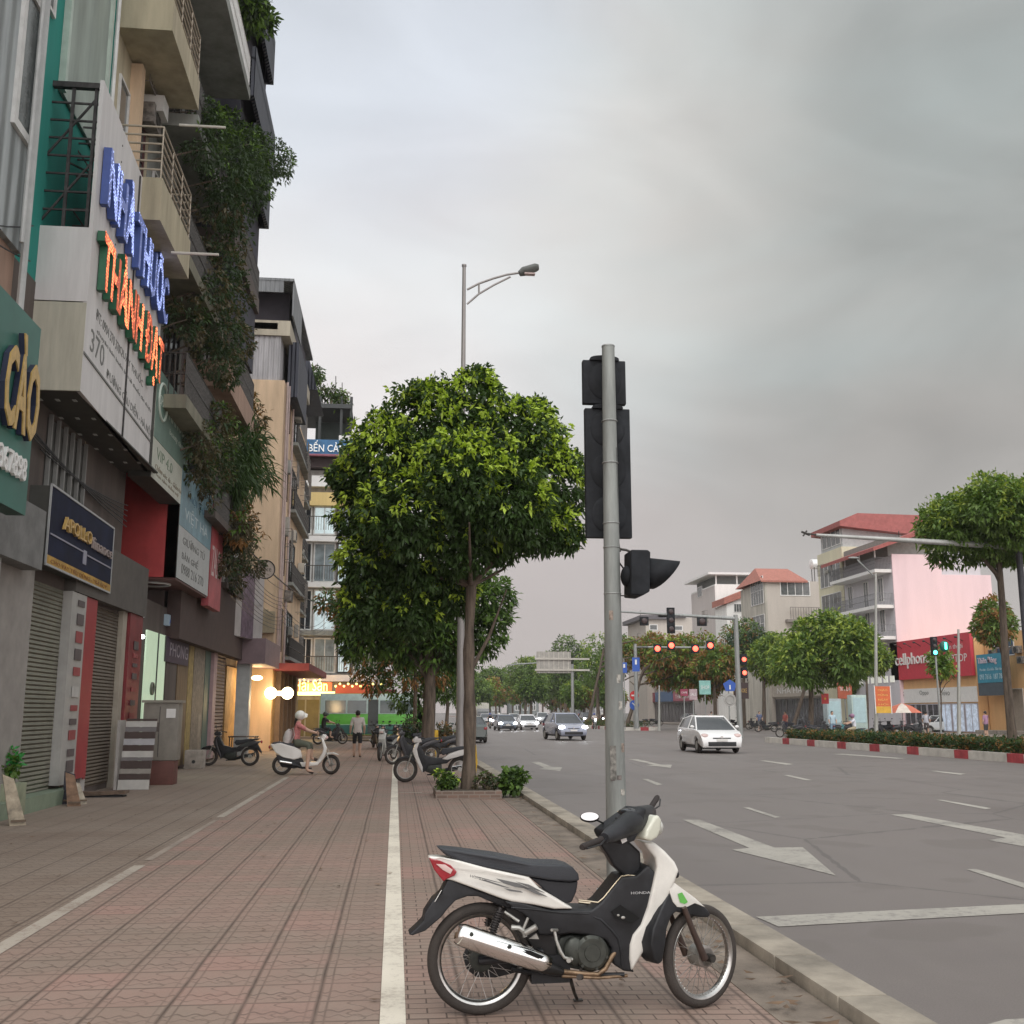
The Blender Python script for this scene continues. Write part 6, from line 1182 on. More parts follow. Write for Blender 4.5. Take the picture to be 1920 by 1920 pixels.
# narrow dark house before the corner
hx = AY(552, 1000, 58).x; h7 = house('town_house', 'narrow shadowed house with a sloping dark roof beside the cream tower', -14, hx, 57.6, 63.5, AY(565, 735, 58).z, wallm('wall_dusk', (.24, .23, .22)))
mb = MB(); z_ = AY(560, 655, 58).z; zb_ = AY(580, 735, 58).z; mb.prism([(0, 0)], 0) if False else mb.add([(-12, 57.5, z_), (hx+.3, 57.5, z_), (hx+1.0, 57.5, zb_), (-12, 57.5, zb_), (-12, 63, z_), (hx+.3, 63, z_), (hx+1.0, 63, zb_), (-12, 63, zb_)], [(0, 1, 2, 3), (4, 7, 6, 5), (0, 4, 5, 1), (1, 5, 6, 2), (3, 2, 6, 7)]); mb.build('roof', corr, h7, world=True, smooth=0)
f7 = FX(hx, 0)
for z in (3.8, 7, 10.2, 13.4): balcony(h7, f7, 57.7, 63.3, z, .35, greyW, darkst, .95, 3, .15, vert=True); window(h7, f7, 58.5, 62, z+.3, z+2.4, winw, glassd, 2, 0)
rgc = random.Random(21); acm = M('ac_tan2', (.45, .42, .36), .6); cage = M('cage_steel', (.22, .20, .18), .6, .3, var=.4, sc=9)
def clutter(root, fr, a0, a1, z0, z1, n, cmax=.5):
    for i in range(n):
        a = rgc.uniform(a0, a1-.9); z = rgc.uniform(z0, z1); kind = rgc.random()
        if kind < .45: mb = MB(); mb.fb(fr, a, a+.75, z, z+.5, .02, .34); o = mb.build('air_conditioner', acm if rgc.random() < .6 else cage, root, world=True, bevel=.02); mb = MB(); mb.tube([fr.P(a+.37, z+.25, .345), fr.P(a+.37, z+.25, .36)], .19, 16); g_ = mb.build('fan_grille', darkst, None); g_.data.transform(Matrix.Translation(-root.location)); g_.parent = o
        elif kind < .8:
            w_ = rgc.uniform(.8, 1.6); h_ = rgc.uniform(.9, 1.5); mb = MB()
            for k in range(int(w_/.14)+1): mb.tube([fr.P(a+k*.14, z, cmax), fr.P(a+k*.14, z+h_, cmax)], .012, 4)
            for zz in (z, z+h_/2, z+h_): mb.tube([fr.P(a, zz, 0), fr.P(a, zz, cmax), fr.P(a+w_, zz, cmax), fr.P(a+w_, zz, 0)], .016, 4)
            mb.build('window_cage', cage, root, world=True)
        else: mb = MB(); mb.fb(fr, a, a+rgc.uniform(.3, .6), z, z+rgc.uniform(.3, .9), .02, .2); mb.build('meter_box', M('meter_grey', (.30, .29, .26), .6), root, world=True, bevel=.01)
clutter(h6, f6, 47, 57, 3.8, 15.5, 14, .45); clutter(h7, f7, 57.8, 63, 3.6, 14, 8, .45); clutter(h3, f, 24.3, 29, 8.8, 19, 8, .5); clutter(h5, f5, 36, 45, 5.5, 8.2, 7, .4); clutter(h4, f4, 30, 35.3, 5, 12, 6, .5); clutter(h2, f, 21.1, 24, 12, 20, 3, .3)
# the corner building facing the viewer
cy = 71.; cfx = lambda px, py: AY(px, py, cy); x0_, x1_ = cfx(556, 1000).x, cfx(662, 1000).x; h8 = house('corner_building', 'corner building facing the camera with lit glass rooms and a planted roof terrace', x0_-4, x1_+2.2, cy, 86, cfx(600, 882).z, wallm('wall_corner', (.36, .34, .31)))
fc = FC(0, cy); zf = lambda py: cfx(600, py).z; xf_ = lambda px, py=1000: cfx(px, py).x
litg = M('lit_glass', (.35, .40, .40), .2, emit=(.75, .9, .92), es=.55, var=.5, sc=1.2); bluegl = M('blue_glass', (.30, .36, .38), .15, var=.35, sc=.8, spec=.8)
for py, h_, m, nm in ((905, 20, wht, 'white_band'), (938, 24, wallm('band_yellow', (.66, .50, .22), .06), 'yellow_band'), (1012, 10, wht, 'white_band'), (1098, 9, wht, 'white_band'), (1188, 9, greyW, 'grey_band'), (1272, 12, wht, 'white_band')):
    mb = MB(); mb.fb(fc, xf_(560), x1_+1.7, zf(py+h_/2), zf(py-h_/2), .003, .55); mb.build(nm, m, h8, world=True, smooth=0)
for k, (t_, b__) in enumerate(((950, 1003), (1018, 1092), (1106, 1182), (1196, 1262))):
    for i, (pa, pb) in enumerate(((562, 586), (589, 630), (633, 660), (664, 690))):
        window(h8, fc, xf_(pa, t_), xf_(pb, t_), zf(b__), zf(t_), winw if i != 2 else darkst, (litg if (k+i) % 2 else bluegl) if i != 0 else glassd, 1, 0, .02, .09)
for py in (1003, 1095, 1265): 
    mb = MB(); z = zf(py)
    for k in range(26): a = xf_(575)+(x1_+1-xf_(575))*k/25; mb.tube([fc.P(a, z+.25, .6), fc.P(a, z+1.15, .6)], .02, 4)
    mb.tube([fc.P(xf_(575), z+1.15, .6), fc.P(x1_+1, z+1.15, .6)], .03, 5); mb.build('railing', darkst, h8, world=True)
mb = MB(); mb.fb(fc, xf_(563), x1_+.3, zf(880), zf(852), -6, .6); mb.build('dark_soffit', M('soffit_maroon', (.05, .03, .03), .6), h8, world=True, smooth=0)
mb = MB()
for px in (566, 600, 640, 658): mb.tube([fc.P(xf_(px, 800), zf(852), .3), fc.P(xf_(px, 800), zf(745), .3)], .10, 6)
mb.fb(fc, xf_(560, 750), xf_(660, 750), zf(768), zf(760), -5, .5); mb.fb(fc, xf_(560, 800), xf_(660, 800), zf(852), zf(848), -5, .5)
mb.build('terrace_frame', M('terrace_dark', (.05, .055, .055), .7), h8, world=True, smooth=0)
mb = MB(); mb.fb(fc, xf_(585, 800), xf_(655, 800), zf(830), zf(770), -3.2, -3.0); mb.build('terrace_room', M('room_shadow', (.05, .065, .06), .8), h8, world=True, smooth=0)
mb = MB()
for k in range(9): z = zf(800)+(zf(765)-zf(800))*k/8; mb.fb(fc, xf_(552, 780), xf_(574, 780), z, z+.08, .2, .5)
for px in (552, 574): mb.tube([fc.P(xf_(px, 800), zf(830), .3), fc.P(xf_(px, 760), zf(690), .3)], .05, 6)
mb.build('slatted_screen', greyW, h8, world=True)
mb = MB()
for px, py in ((629, 700), (641, 712), (604, 735), (652, 740)): mb.tube([fc.P(xf_(px, 760), zf(760), -.5), fc.P(xf_(px, py), zf(py), -.5)], .03, 5)
mb.build('antenna', darkst, h8, world=True)
for i, (px, py, r, lab) in enumerate(((590, 712, .9, 'tallest plant on the corner building roof terrace'), (608, 735, .8, 'brownish plant in the middle of the corner roof terrace'), (640, 750, .8, 'round green plant at the right of the corner roof terrace'), (575, 750, .7, 'low plant at the left of the corner roof terrace'))):
    p = cfx(px, py); bush('terrace_plant', lab, 'plant', (p.x, cy+.4, p.z-.5), r, .6, r, 70, .35, .12, (lf_old, lf_far, lf_brown), 90+i, 'plants on the roof terrace', pnew=.3)
sb_l = AY(563, 850, cy-1.2); sg = thing('signboard', 'blue signboard with white letters on the corner building terrace', 'sign', (sb_l.x, cy-1.2, sb_l.z)); f_ = Fr((0, 0, 0), (1, 0, 0), (0, -1, 0)); ww = AY(662, 850, cy-1.2).x-sb_l.x; hh = AY(600, 824, cy-1.2).z-sb_l.z
mb = MB(); mb.fb(f_, 0, ww, 0, hh, -.3, 0); mb.build('board', M('board_blue', (.035, .14, .30), .5, var=.25, sc=2), sg); mb = MB(); mb.fb(f_, -.02, ww, -.12, -.003, -.3, .02); mb.build('board_trim', M('trim_plum', (.30, .10, .14), .5), sg)
text('lettering', 'BẾN CẢNG', f_, ww*.16, hh*.14, .01, hh*.78, M('letter_white', (.80, .80, .78), .5, emit=(1, 1, 1), es=.25), sg, w=ww*.80, world=False, dep=.08)
mb = MB(); mb.fb(f_, ww*.72, ww*.95, hh*.95, hh*1.35, -.2, -.1); mb.build('small_board', wht, sg)
# corner ground floor restaurant
amber = M('lamp_amber', (.9, .5, .1), .4, emit=(1, .50, .10), es=3.2); ambr2 = M('glow_yellow', (.8, .7, .2), .4, emit=(1, .85, .25), es=3.); redg = M('glow_red', (.6, .12, .05), .5, emit=(1, .18, .06), es=.7)
aw = thing('restaurant_awning', 'long lit yellow and red awning over the restaurant behind the bus', 'awning', (xf_(555), cy-1.5, zf(1310))); L0_ = xf_(740)-xf_(555); hA = zf(1282)-zf(1310)
mb = MB(); mb.fb(f_, 0, L0_*.45, hA*.2, hA*.45, -.4, 0); mb.build('light_strip', ambr2, aw); mb = MB(); mb.fb(f_, 0, L0_*.42, hA*.5, hA*1.05, -.4, 0); mb.build('red_board', redg, aw)
mb = MB(); mb.fb(f_, L0_*.46, L0_*.82, 0, hA*.9, -.4, 0); mb.build('red_valance', M('valance_red', (.35, .07, .04), .6, emit=(1, .15, .05), es=.25), aw); mb = MB(); mb.fb(f_, L0_*.83, L0_*1.05, -.2, hA*.6, -.4, 0); mb.build('maroon_valance', M('valance_maroon', (.16, .03, .04), .7), aw)
text('lettering', 'Hải Sản', f_, L0_*.06, hA*.48, .02, hA*.8, ambr2, aw, w=L0_*.32, world=False, dep=.05)
mb = MB()
for k in range(14): mb.ell((L0_*(.46+.04*k), -.1, hA*(.95 if k % 2 else .8)), .07, .07, .07, 8, 6)
mb.build('bulb_string', ambr2, aw)
mb = MB(); 
for k in range(8): mb.fb(fc, xf_(560)+k*.9, xf_(560)+k*.9+.8, .05, zf(1312), .01, .05)
mb.build('folding_door', M('door_olive', (.16, .13, .06), .6), h8, world=True, smooth=0)
rl = bpy.data.lights.new('restaurant_light', 'POINT'); rl.energy = 260; rl.color = (1, .62, .25); rl.shadow_soft_size = .5
ro_ = bpy.data.objects.new('restaurant_light', rl); COL.objects.link(ro_); ro_.location = (xf_(600), cy-2.2, 3.0)

# ---------------------------------------------------------------- signs on the left row
def signbox(name, label, bl, tl, br, Xn, Xf, dep, m, side=None, edge=None, group=None, hk=1.):
    a = AX(*bl, Xn); b = AX(*br, Xf); z1 = AX(*tl, Xn).z; t = thing(name, label, 'sign', (Xn, a.y, a.z), 0, group); u = Vector((Xf-Xn, b.y-a.y, 0)); w = u.length; u.normalize(); n = Vector((u.y, -u.x, 0)); f = Fr((0, 0, 0), u, n); h = z1-a.z
    mb = MB(); mb.fb(f, 0, w, 0, h, -dep, -.004); mb.build('box', side or m, t, smooth=0); mb = MB(); mb.fb(f, 0, w, 0, h, -.003, .004); mb.build('face', m, t, smooth=0)
    if edge: 
        mb = MB(); mb.fb(f, -.02, w+.02, -.035, 0, -.01, .02); mb.fb(f, -.02, w+.02, h, h+.035, -.01, .02); mb.fb(f, -.03, 0, 0, h, -.01, .02); mb.fb(f, w, w+.03, 0, h, -.01, .02); mb.build('edge_trim', edge, t, smooth=0)
    return t, f, w, h
def dotm(name, base, em, es, sc=26):
    m, t_, b = nodes_mat(name); k = NB(t_); tc = k.n('ShaderNodeTexCoord').outputs['Object']; vo = k.n('ShaderNodeTexVoronoi'); vo.inputs['Scale'].default_value = sc; vo.inputs['Randomness'].default_value = .35; k.l(tc, vo.inputs['Vector'])
    f = k.m('LESS_THAN', vo.outputs['Distance'], .36); b.inputs['Base Color'].default_value = base+(1,); b.inputs['Emission Color'].default_value = em+(1,); nn = k.noise(tc, 3, 2); k.l(k.m('MULTIPLY', k.m('ADD', k.m('MULTIPLY', f, es), es*.07), k.mr(nn, .3, .7, .6, 1.3)), b.inputs['Emission Strength']); return m
ledb = dotm('led_blue', (.10, .14, .42), (.45, .55, 1.0), 2.0, 17); ledo = dotm('led_orange', (.50, .06, .03), (1, .22, .08), 4.2, 17)
t, f, w, h = signbox('signboard', 'huge white signboard box with blue and orange lit letters', (150, 733), (212, 187), (283, 893), -5.25, -5.5, .06, signW, side=signW)
h = 12.3-6.75 if abs(h-5.5) > 1 else h
grey_t = M('print_grey', (.16, .16, .15), .6); bside = M('letter_side_blue', (.05, .09, .30), .5); gside = M('letter_side_green', (.02, .12, .06), .5)
def chan(s, a, b, hh, ww, face, side_):
    text('lettering', s, f, a, b, .02, hh, side_, t, w=ww, world=False, dep=.13, bold=.022); text('lettering', s, f, a, b, .153, hh, face, t, w=ww, world=False, dep=.006, bold=.022)
chan('NHÀ THUỐC', w*.04, h*.61, h*.30, w*.95, ledb, bside); chan('THÀNH ĐẠT', w*.04, h*.30, h*.27, w*.92, ledo, gside)
text('lettering', 'ĐT: 0904 370 370', f, w*.10, h*.265, .006, h*.035, grey_t, t, w=w*.30, world=False); text('lettering', 'QUẦY THUỐC', f, w*.40, h*.27, .006, h*.045, grey_t, t, w=w*.36, world=False)
text('lettering', '370', f, w*.06, h*.15, .006, h*.07, grey_t, t, w=w*.16, world=False); text('lettering', 'ĐƯỜNG CẦU DIỄN - HÀ NỘI', f, w*.26, h*.13, .006, h*.05, grey_t, t, w=w*.68, world=False); text('lettering', 'chuyên bán buôn bán lẻ thuốc tân dược', f, w*.12, h*.225, .006, h*.022, grey_t, t, w=w*.80, world=False)
mb = MB(); mb.fb(f, 0, w, h*.115, h*.122, .004, .02); mb.build('seam', grey_t, t, smooth=0)
# end panels and the open lattice of the sign box
zA = 0.; z1_ = AX(165, 570, -5.25).z-6.75; z2_ = AX(172, 425, -5.25).z-6.75
e = MB(); e.box(-1.02, -.0, -.01, .03, 0, z1_-.01); e.build('lower_end_panel', signB, t, smooth=0); e = MB(); e.box(-.98, -.0, -.012, .03, z1_+.01, z2_); e.build('upper_end_panel', signW, t, smooth=0)
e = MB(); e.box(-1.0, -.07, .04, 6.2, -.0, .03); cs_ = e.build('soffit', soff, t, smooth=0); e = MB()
for i in range(3):
    for j in range(5): e.box(-.83+i*.28, -.77+i*.28, .5+j*1.15, .62+j*1.15, -.012, -.002)
e.build('downlight', M('downlight', (.3, .3, .28), .4, emit=(1, .95, .85), es=.02), cs_)
e = MB(); bars = M('lattice_steel', (.060, .055, .055), .7, .3, var=.4, sc=8)
ztop_ = 5.5
for X_ in (-.95, -.5, -.12):
    for Y_ in (.05, 1.6, 3.2): e.tube([(X_, Y_, z2_-.1 if Y_ < 1 else 0), (X_, Y_, ztop_)], .035, 4)
for k in range(9):
    z = z2_+(ztop_-z2_)*k/8; e.tube([(-1.0, .05, z), (-.05, .05, z)], .022, 4); e.tube([(-1.0, 1.6, z+.1), (-.05, 1.6, z+.1)], .020, 4); e.tube([(-.95, .05, z), (-.95, 5, z)], .02, 4)
for z in (z2_, z2_+1.2): e.tube([(-.95, .05, z), (-.12, .05, z+1.2)], .022, 4); e.tube([(-.95, 1.6, z+1.2), (-.12, 1.6, z)], .02, 4); e.tube([(-.5, .05, z), (-.5, 3, z+1.1)], .02, 4)
e.box(-1.0, 0, 0, .1, ztop_-.05, ztop_+.05); e.build('lattice_frame', bars, t, smooth=0)
e = MB()
for Y_ in (-.05, -.35):
    e.tube([(-.95, Y_, -2), (-.95, Y_, 3.2)], .03, 4)
for k in range(16): e.tube([(-.95, -.35, -2+k*.33), (-.95, -.05, -2+k*.33)], .018, 4)
e.build('ladder', bars, t)
# green sign at the left edge
t, f, w, h = signbox('signboard', 'dark green signboard with raised gold letters cut by the left picture edge', (-70, 905), (-60, 470), (46, 975), -5.15, -5.15, .25, M('sign_green', (.035, .14, .11), .45, var=.15, sc=1), side=M('sign_green_dark', (.02, .07, .05), .6))
h = AX(68, 655, -5.15).z-AX(46, 975, -5.15).z; hh_ = h
gold = M('gold_letter', (.55, .36, .12), .4, .2, var=.2, sc=9); 
ya = AX(2, 800, -5.15).y-AX(-70, 905, -5.15).y; yb = w-.12
text('lettering', 'CÀO', f, ya-.25, hh_*.40, .02, hh_*.56, M('letter_side_navy', (.015, .02, .05), .5), t, w=yb-ya+.25, world=False, dep=.07, bold=.02); text('lettering', 'CÀO', f, ya-.25, hh_*.40, .092, hh_*.56, gold, t, w=yb-ya+.25, world=False, dep=.02, bold=.02)
text('lettering', '02367898', f, ya-.5, hh_*.17, .02, hh_*.13, wht, t, w=yb-ya+.35, world=False, dep=.05)
# second plate
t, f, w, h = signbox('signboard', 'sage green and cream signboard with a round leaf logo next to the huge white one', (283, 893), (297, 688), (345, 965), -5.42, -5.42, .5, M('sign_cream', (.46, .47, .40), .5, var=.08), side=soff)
mb = MB(); mb.fb(f, 0, w, h*.36, h, .004, .012); mb.build('green_field', M('sage', (.12, .19, .155), .5, var=.1), t, smooth=0); pg2 = M('print_pale', (.48, .55, .48), .5)
mb = MB(); mb.ring((0, 0, 0), .42, .035, 30, 6, ax='x'); mb.v = [tuple(f.P(.62, h*.74, .02)+Vector(v)) for v in mb.v]; mb.build('logo_ring', pg2, t); text('lettering', 'SPA', f, .36, h*.70, .014, .22, pg2, t, w=.5, world=False)
text('lettering', 'NANODA', f, w*.36, h*.66, .014, h*.17, pg2, t, w=w*.58, world=False); text('lettering', 'beauty clinic', f, w*.40, h*.52, .014, h*.07, pg2, t, w=w*.45, world=False)
text('lettering', 'VIP 4.0', f, w*.1, h*.20, .006, h*.10, M('print_sage', (.16, .22, .15), .6), t, w=w*.45, world=False); text('lettering', 'Chăm sóc da - Giảm béo', f, w*.08, h*.10, .006, h*.05, M('print_tan', (.25, .2, .14), .6), t, w=w*.84, world=False); text('lettering', 'Phun xăm thẩm mỹ', f, w*.08, h*.04, .006, h*.045, M('print_tan', (.25, .2, .14), .6), t, w=w*.7, world=False)
# blue banner box with the red end wall
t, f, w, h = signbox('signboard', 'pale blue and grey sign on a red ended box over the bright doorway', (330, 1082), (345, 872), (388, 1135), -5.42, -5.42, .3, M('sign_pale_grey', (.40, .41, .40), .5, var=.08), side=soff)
mb = MB(); mb.fb(f, 0, w, h*.46, h, .004, .012); mb.build('blue_field', M('pale_blue', (.17, .29, .34), .45, var=.25, sc=1.2), t, smooth=0)
text('lettering', 'NỘI THẤT', f, w*.25, h*.72, .014, h*.12, M('print_teal', (.03, .13, .20), .5), t, w=w*.6, world=False); text('lettering', 'VIỆT HÀ', f, w*.12, h*.52, .014, h*.16, M('print_light', (.5, .58, .6), .5), t, w=w*.75, world=False)
for i, s in enumerate(('GIƯỜNG TỦ', 'BÀN GHẾ', '0988 216 370')): text('lettering', s, f, w*.12, h*(.32-.13*i), .006, h*.09, grey_t, t, w=w*(.7 if i != 1 else .5), world=False)
redb = M('box_red', (.42, .05, .05), .5, var=.15, sc=1.5); mb = MB(); mb.box(-1.65, -.02, -.0, .04, 0, h*.96); mb.build('red_end_wall', redb, t, smooth=0); mb = MB(); mb.box(-1.65, -.02, .05, w, -.05, -.004); mb.build('soffit', M('soffit_red', (.12, .05, .045), .5), t, smooth=0)
mb = MB(); mb.ring((-.8, 1.0, -.07), .45, .03, 28, 6, ax='z'); mb.build('ceiling_ring', winw, t)
t, f, w, h = signbox('signboard', 'red signboard with white marks right of the pale blue sign, under the vines', (396, 1130), (404, 935), (408, 1128), -5.42, -5.42, .2, M('sign_red_old', (.38, .07, .08), .5, var=.2, sc=2)) if False else signbox('signboard', 'red signboard with white marks right of the pale blue sign, under the vines', (390, 1135), (404, 948), (412, 1140), -5.42, -5.42, .2, M('sign_red_old', (.38, .07, .08), .5, var=.2, sc=2))
text('lettering', 'ZALO', f, w*.1, h*.3, .008, h*.3, M('print_pinkwhite', (.6, .5, .48), .5), t, w=w*.7, world=False)
# navy sign low on the facade
t, f, w, h = signbox('signboard', 'navy signboard with gold lettering and a yellow foot strip above the brown shutter', (85, 1055), (104, 915), (205, 1108), -5.75, -5.85, .35, M('sign_navy', (.010, .014, .038), .65, var=.3, sc=2, spec=.15), side=soff, edge=M('trim_grey', (.35, .36, .36), .4))
mb = MB(); mb.fb(f, 0, w, 0, h*.11, .006, .015); mb.build('yellow_strip', M('strip_amber', (.42, .24, .03), .5, var=.3, sc=4), t, smooth=0)
text('lettering', 'APOLLO', f, w*.16, h*.52, .02, h*.19, gold, t, w=w*.42, world=False, dep=.05); text('lettering', 'finance', f, w*.60, h*.50, .02, h*.17, M('letter_tan', (.32, .26, .24), .5), t, w=w*.36, world=False, dep=.04); text('lettering', 'CHO VAY TIÊU DÙNG - TRẢ GÓP', f, w*.05, h*.02, .017, h*.07, M('print_brown', (.22, .08, .02), .5), t, w=w*.88, world=False)
mb = MB(); mb.fb(f, .1, w*.5, h*.38, h*.40, .006, .02); mb.fb(f, w*.56, w*.98, h*.36, h*.38, .006, .02); mb.fb(f, w*.50, w*.55, h*.22, h*.42, .006, .02); mb.build('silver_rule', M('rule', (.25, .25, .32), .4), t, smooth=0)
# small blue-white sign & purple sign in the dark doorway zone
t, f, w, h = signbox('signboard', 'small pale blue illuminated box hung above the purple sign', (314, 1172), (316, 1152), (334, 1176), -6.0, -6.0, .2, M('sign_sky', (.3, .38, .42), .5, emit=(.6, .8, 1), es=.06)); text('lettering', 'ATM', f, w*.15, h*.2, .006, h*.6, blue, t, w=w*.7, world=False)
t, f, w, h = signbox('signboard', 'dark purple sign with pale block letters under the small pale blue box', (310, 1240), (312, 1192), (352, 1252), -6.0, -6.0, .25, M('sign_purple', (.05, .03, .06), .5), side=soff); text('lettering', 'PHONG', f, w*.15, h*.25, .006, h*.55, M('letter_lilac', (.34, .30, .34), .5), t, w=w*.8, world=False)
# white tilted sign, round sign, lit sign on the far shops
t, f, w, h = signbox('signboard', 'tall white and grey signboard with purple brush writing before the cream tower', (413, 1185), (440, 1062), (490, 1220), -6.0, -5.2, .15, M('sign_white_grey', (.42, .39, .38), .5, var=.1), side=winw)
mb = MB(); mb.fb(f, w*.45, w*.75, 0, h*.92, .006, .014); mb.build('purple_band', M('brush_purple', (.15, .10, .14), .5, var=.4, sc=5), t, smooth=0)
q = AY(498, 1068, 41); t = thing('round_sign', 'round white disc sign on a bracket beside the cream side wall', 'sign', q); mb = MB(); mb.tube([(0, -.04, 0), (0, .04, 0)], .36, 32); mb.build('disc', M('disc_cream', (.45, .38, .32), .5, var=.1), t); mb = MB(); mb.ring((0, -.05, 0), .35, .02, 32, 6); mb.build('rim', darkst, t); text('lettering', 'Luxe', Fr((0, 0, 0), (1, 0, 0), (0, -1, 0)), -.22, -.08, .045, .2, M('print_darkgrey', (.12, .10, .09), .6), t, w=.44, world=False); mb = MB(); mb.tube([(-1.2, 0, .3), (0, 0, .36)], .02, 6); mb.build('bracket', darkst, t)
q = AY(446, 1246, 43); t = thing('lit_sign', 'glowing white and pink shop sign under the tilted white signboard', 'sign', q); f = Fr((0, 0, 0), (1, .25, 0), (.25, -1, 0)); mb = MB(); mb.fb(f, 0, .62, 0, .58, -.15, 0); mb.build('box', M('lit_pink', (.6, .1, .15), .5, emit=(1, .3, .4), es=.6), t, smooth=0); mb = MB(); mb.fb(f, .12, .58, .06, .50, .002, .02); mb.build('lit_face', M('lit_white', (.9, .9, .9), .5, emit=(1, .93, .95), es=4), t, smooth=0)
# wires
mb = MB(); rgw = random.Random(3)
def wire(a, b, sag, r=.012, n=16): mb.tube([Vector(a).lerp(Vector(b), k/n)-Vector((0, 0, sag*4*(k/n)*(1-k/n))) for k in range(n+1)], r, 5)
for i_ in range(9): wire((-5.25+.04*i_, 34.2+.15*i_, 5.2+.17*i_), (-4.9+.05*i_, 46, 5.0+.2*i_), .25+.07*(i_ % 4), .010)
for i_ in range(5): wire((-6.0, 16.5+.4*i_, 6.3-.1*i_), (-6.0, 24, 5.6+.12*i_), .12, .012)
for i_ in range(4): wire((-4.9, 46, 5.4+.25*i_), (-4.2, 64, 6.2+.3*i_), .5+.1*i_, .012)
wire(AX(440, 1000, -5.2), AY(615, 1132, 68), .6, .03); wire((-5.9, 8, 8.2), (-5.9, 16.6, 8.6), .5); wire((-5.85, 8, 7.8), (-5.9, 16.6, 9.2), .8); wire((-5.8, 8, 7.9), (-5.9, 16.9, 7.2), .5); wire((-5.3, 34.2, 6.4), (-5.2, 46, 5.6), .3)
tag(mb.build('overhead_wires', black), 'bundle of sagging black cables strung along the left shop fronts', 'cables')
# ---------------------------------------------------------------- ground floor shops on the left
Yp = lambda px: AX(px, 1400, XF).y
f = FX(XF, 0)
sh1 = shutter_mat('shutter_green_grey', (.235, .225, .17), .075); sh2 = shutter_mat('shutter_brown', (.17, .135, .10), .07); tile_green = M('tile_green', (.20, .25, .18), .5, var=.15)
def shop(label, y0, y1, z1=3.9): t = thing('ground_floor_shop', label, 'shop', (XF, (y0+y1)/2, 0)); return t
s1 = shop('shuttered shop with a half green roller shutter under the dark soffit', 16.4, 21)
y_a, y_b = Yp(22), Yp(92); facewall(s1, f, y_a, y_b, .25, 3.75, sh1, 'roller_shutter', -.05, .04); facewall(s1, f, 10, y_a-.01, 0, 4.0, M('pillar_pale', (.28, .26, .24), .7), 'side_panel', .005, .14)
ysb = AX(84, 1000, -5.66).y; mb = MB(); mb.fb(f, 14, ysb, 3.80, 4.75, .005, .44); mb.build('shutter_box', M('box_grey', (.17, .17, .165), .7, var=.2), s1, world=True, smooth=0)
mb = MB(); mb.fb(f, 14, y_b+.7, 0, .24, .005, .35); mb.build('step', tile_green, s1, world=True, smooth=0)
facewall(s1, f, y_b+.02, Yp(122), .30, 3.75, M('tile_pale', (.36, .35, .33), .45, var=.1), 'tiled_pillar', .005, .20)
def stickers(root, ya, yb, seed, z0=.5, z1=3.6, c=.21):
    mb = MB(); rg = random.Random(seed); z = z0
    while z < z1: h_ = rg.uniform(.08, .22); mb.fb(f, ya, yb, z, z+h_, c, c+.008, rg.randrange(3)); z += h_+rg.uniform(.06, .2)
    return mb.build('sticker_column', [M('st_a', (.10, .08, .08), .6), M('st_b', (.28, .06, .06), .6), M('st_c', (.45, .44, .42), .6)], root, world=True, smooth=0)
stickers(s1, Yp(104), Yp(117), 2); facewall(s1, f, Yp(122)+.02, Yp(146), .35, 3.75, M('strip_red', (.30, .03, .035), .45, var=.1), 'red_strip', .005, .18); stickers(s1, Yp(148), Yp(153), 8, .3, 3.6, .10)
s2 = shop('brown roller shutter shop under the navy signboard', 21, 24)
facewall(s2, f, Yp(156), Yp(203), .12, 3.7, sh2, 'roller_shutter', -.05, .03); facewall(s2, f, Yp(204), Yp(212), 0, 3.8, M('post_cream', (.36, .32, .26), .6), 'cream_post', .005, .12); facewall(s2, f, Yp(147), Yp(155.5), 0, 3.8, M('post_white', (.4, .38, .36), .6), 'white_post', .005, .08)
facewall(s2, f, Yp(213), Yp(238), .35, 3.9, M('col_red', (.20, .025, .03), .45, var=.2), 'red_column', .005, .18); stickers(s2, Yp(222), Yp(231), 5, .8, 3.2, .19); facewall(s2, f, Yp(213), Yp(238), 0, .34, tile_green, 'column_foot', .005, .19)
mb = MB(); mb.fb(f, Yp(96), Yp(240), 3.76, 4.9, .0, .22); mb.build('lintel', M('lintel_dark', (.10, .09, .08), .8), s2, world=True, smooth=0)
fr_u = M('upper_window_dim', (.05, .05, .045), .3)
mb = MB(); mb.fb(f, 18.6, 20.8, 5.3, 6.6, .003, .03); mb.build('upper_glass', fr_u, s2, world=True, smooth=0); mb = MB()
for k in range(6): mb.fb(f, 18.6+k*.42, 18.66+k*.42, 5.2, 6.65, .035, .10)
mb.fb(f, 18.5, 20.9, 5.15, 5.25, .035, .12); mb.build('window_bars', M('bars_grey', (.2, .2, .19), .5), s2, world=True, smooth=0)
s3_ = shop('shop with a bright green white lit doorway behind the stone samples', 24, 28)
facewall(s3_, f, Yp(240), Yp(262), .1, 3.4, M('lit_interior', (.25, .35, .35), .6, var=.9, sc=3, emit=(.45, .65, .60), es=.16), 'lit_interior', -.3, -.05)
facewall(s3_, f, Yp(258), Yp(296), .1, 3.55, M('lit_door', (.45, .55, .42), .5, var=.05, emit=(.62, .80, .55), es=.42), 'lit_door', .02, .06)
mb = MB(); mb.fb(f, Yp(279), Yp(280.5), .1, 3.55, .065, .08); mb.build('door_gap', black, s3_, world=True, smooth=0)
for z in (2.15, 1.45): mb = MB(); mb.tube([f.P(Yp(272), z, .06), f.P(Yp(272), z, .09)], .16, 20); mb.ring(f.P(Yp(272), z, .10), .14, .02, 20, 6, ax='x'); mb.build('round_handle', M('handle_dark', (.12, .13, .10), .4), s3_, world=True)
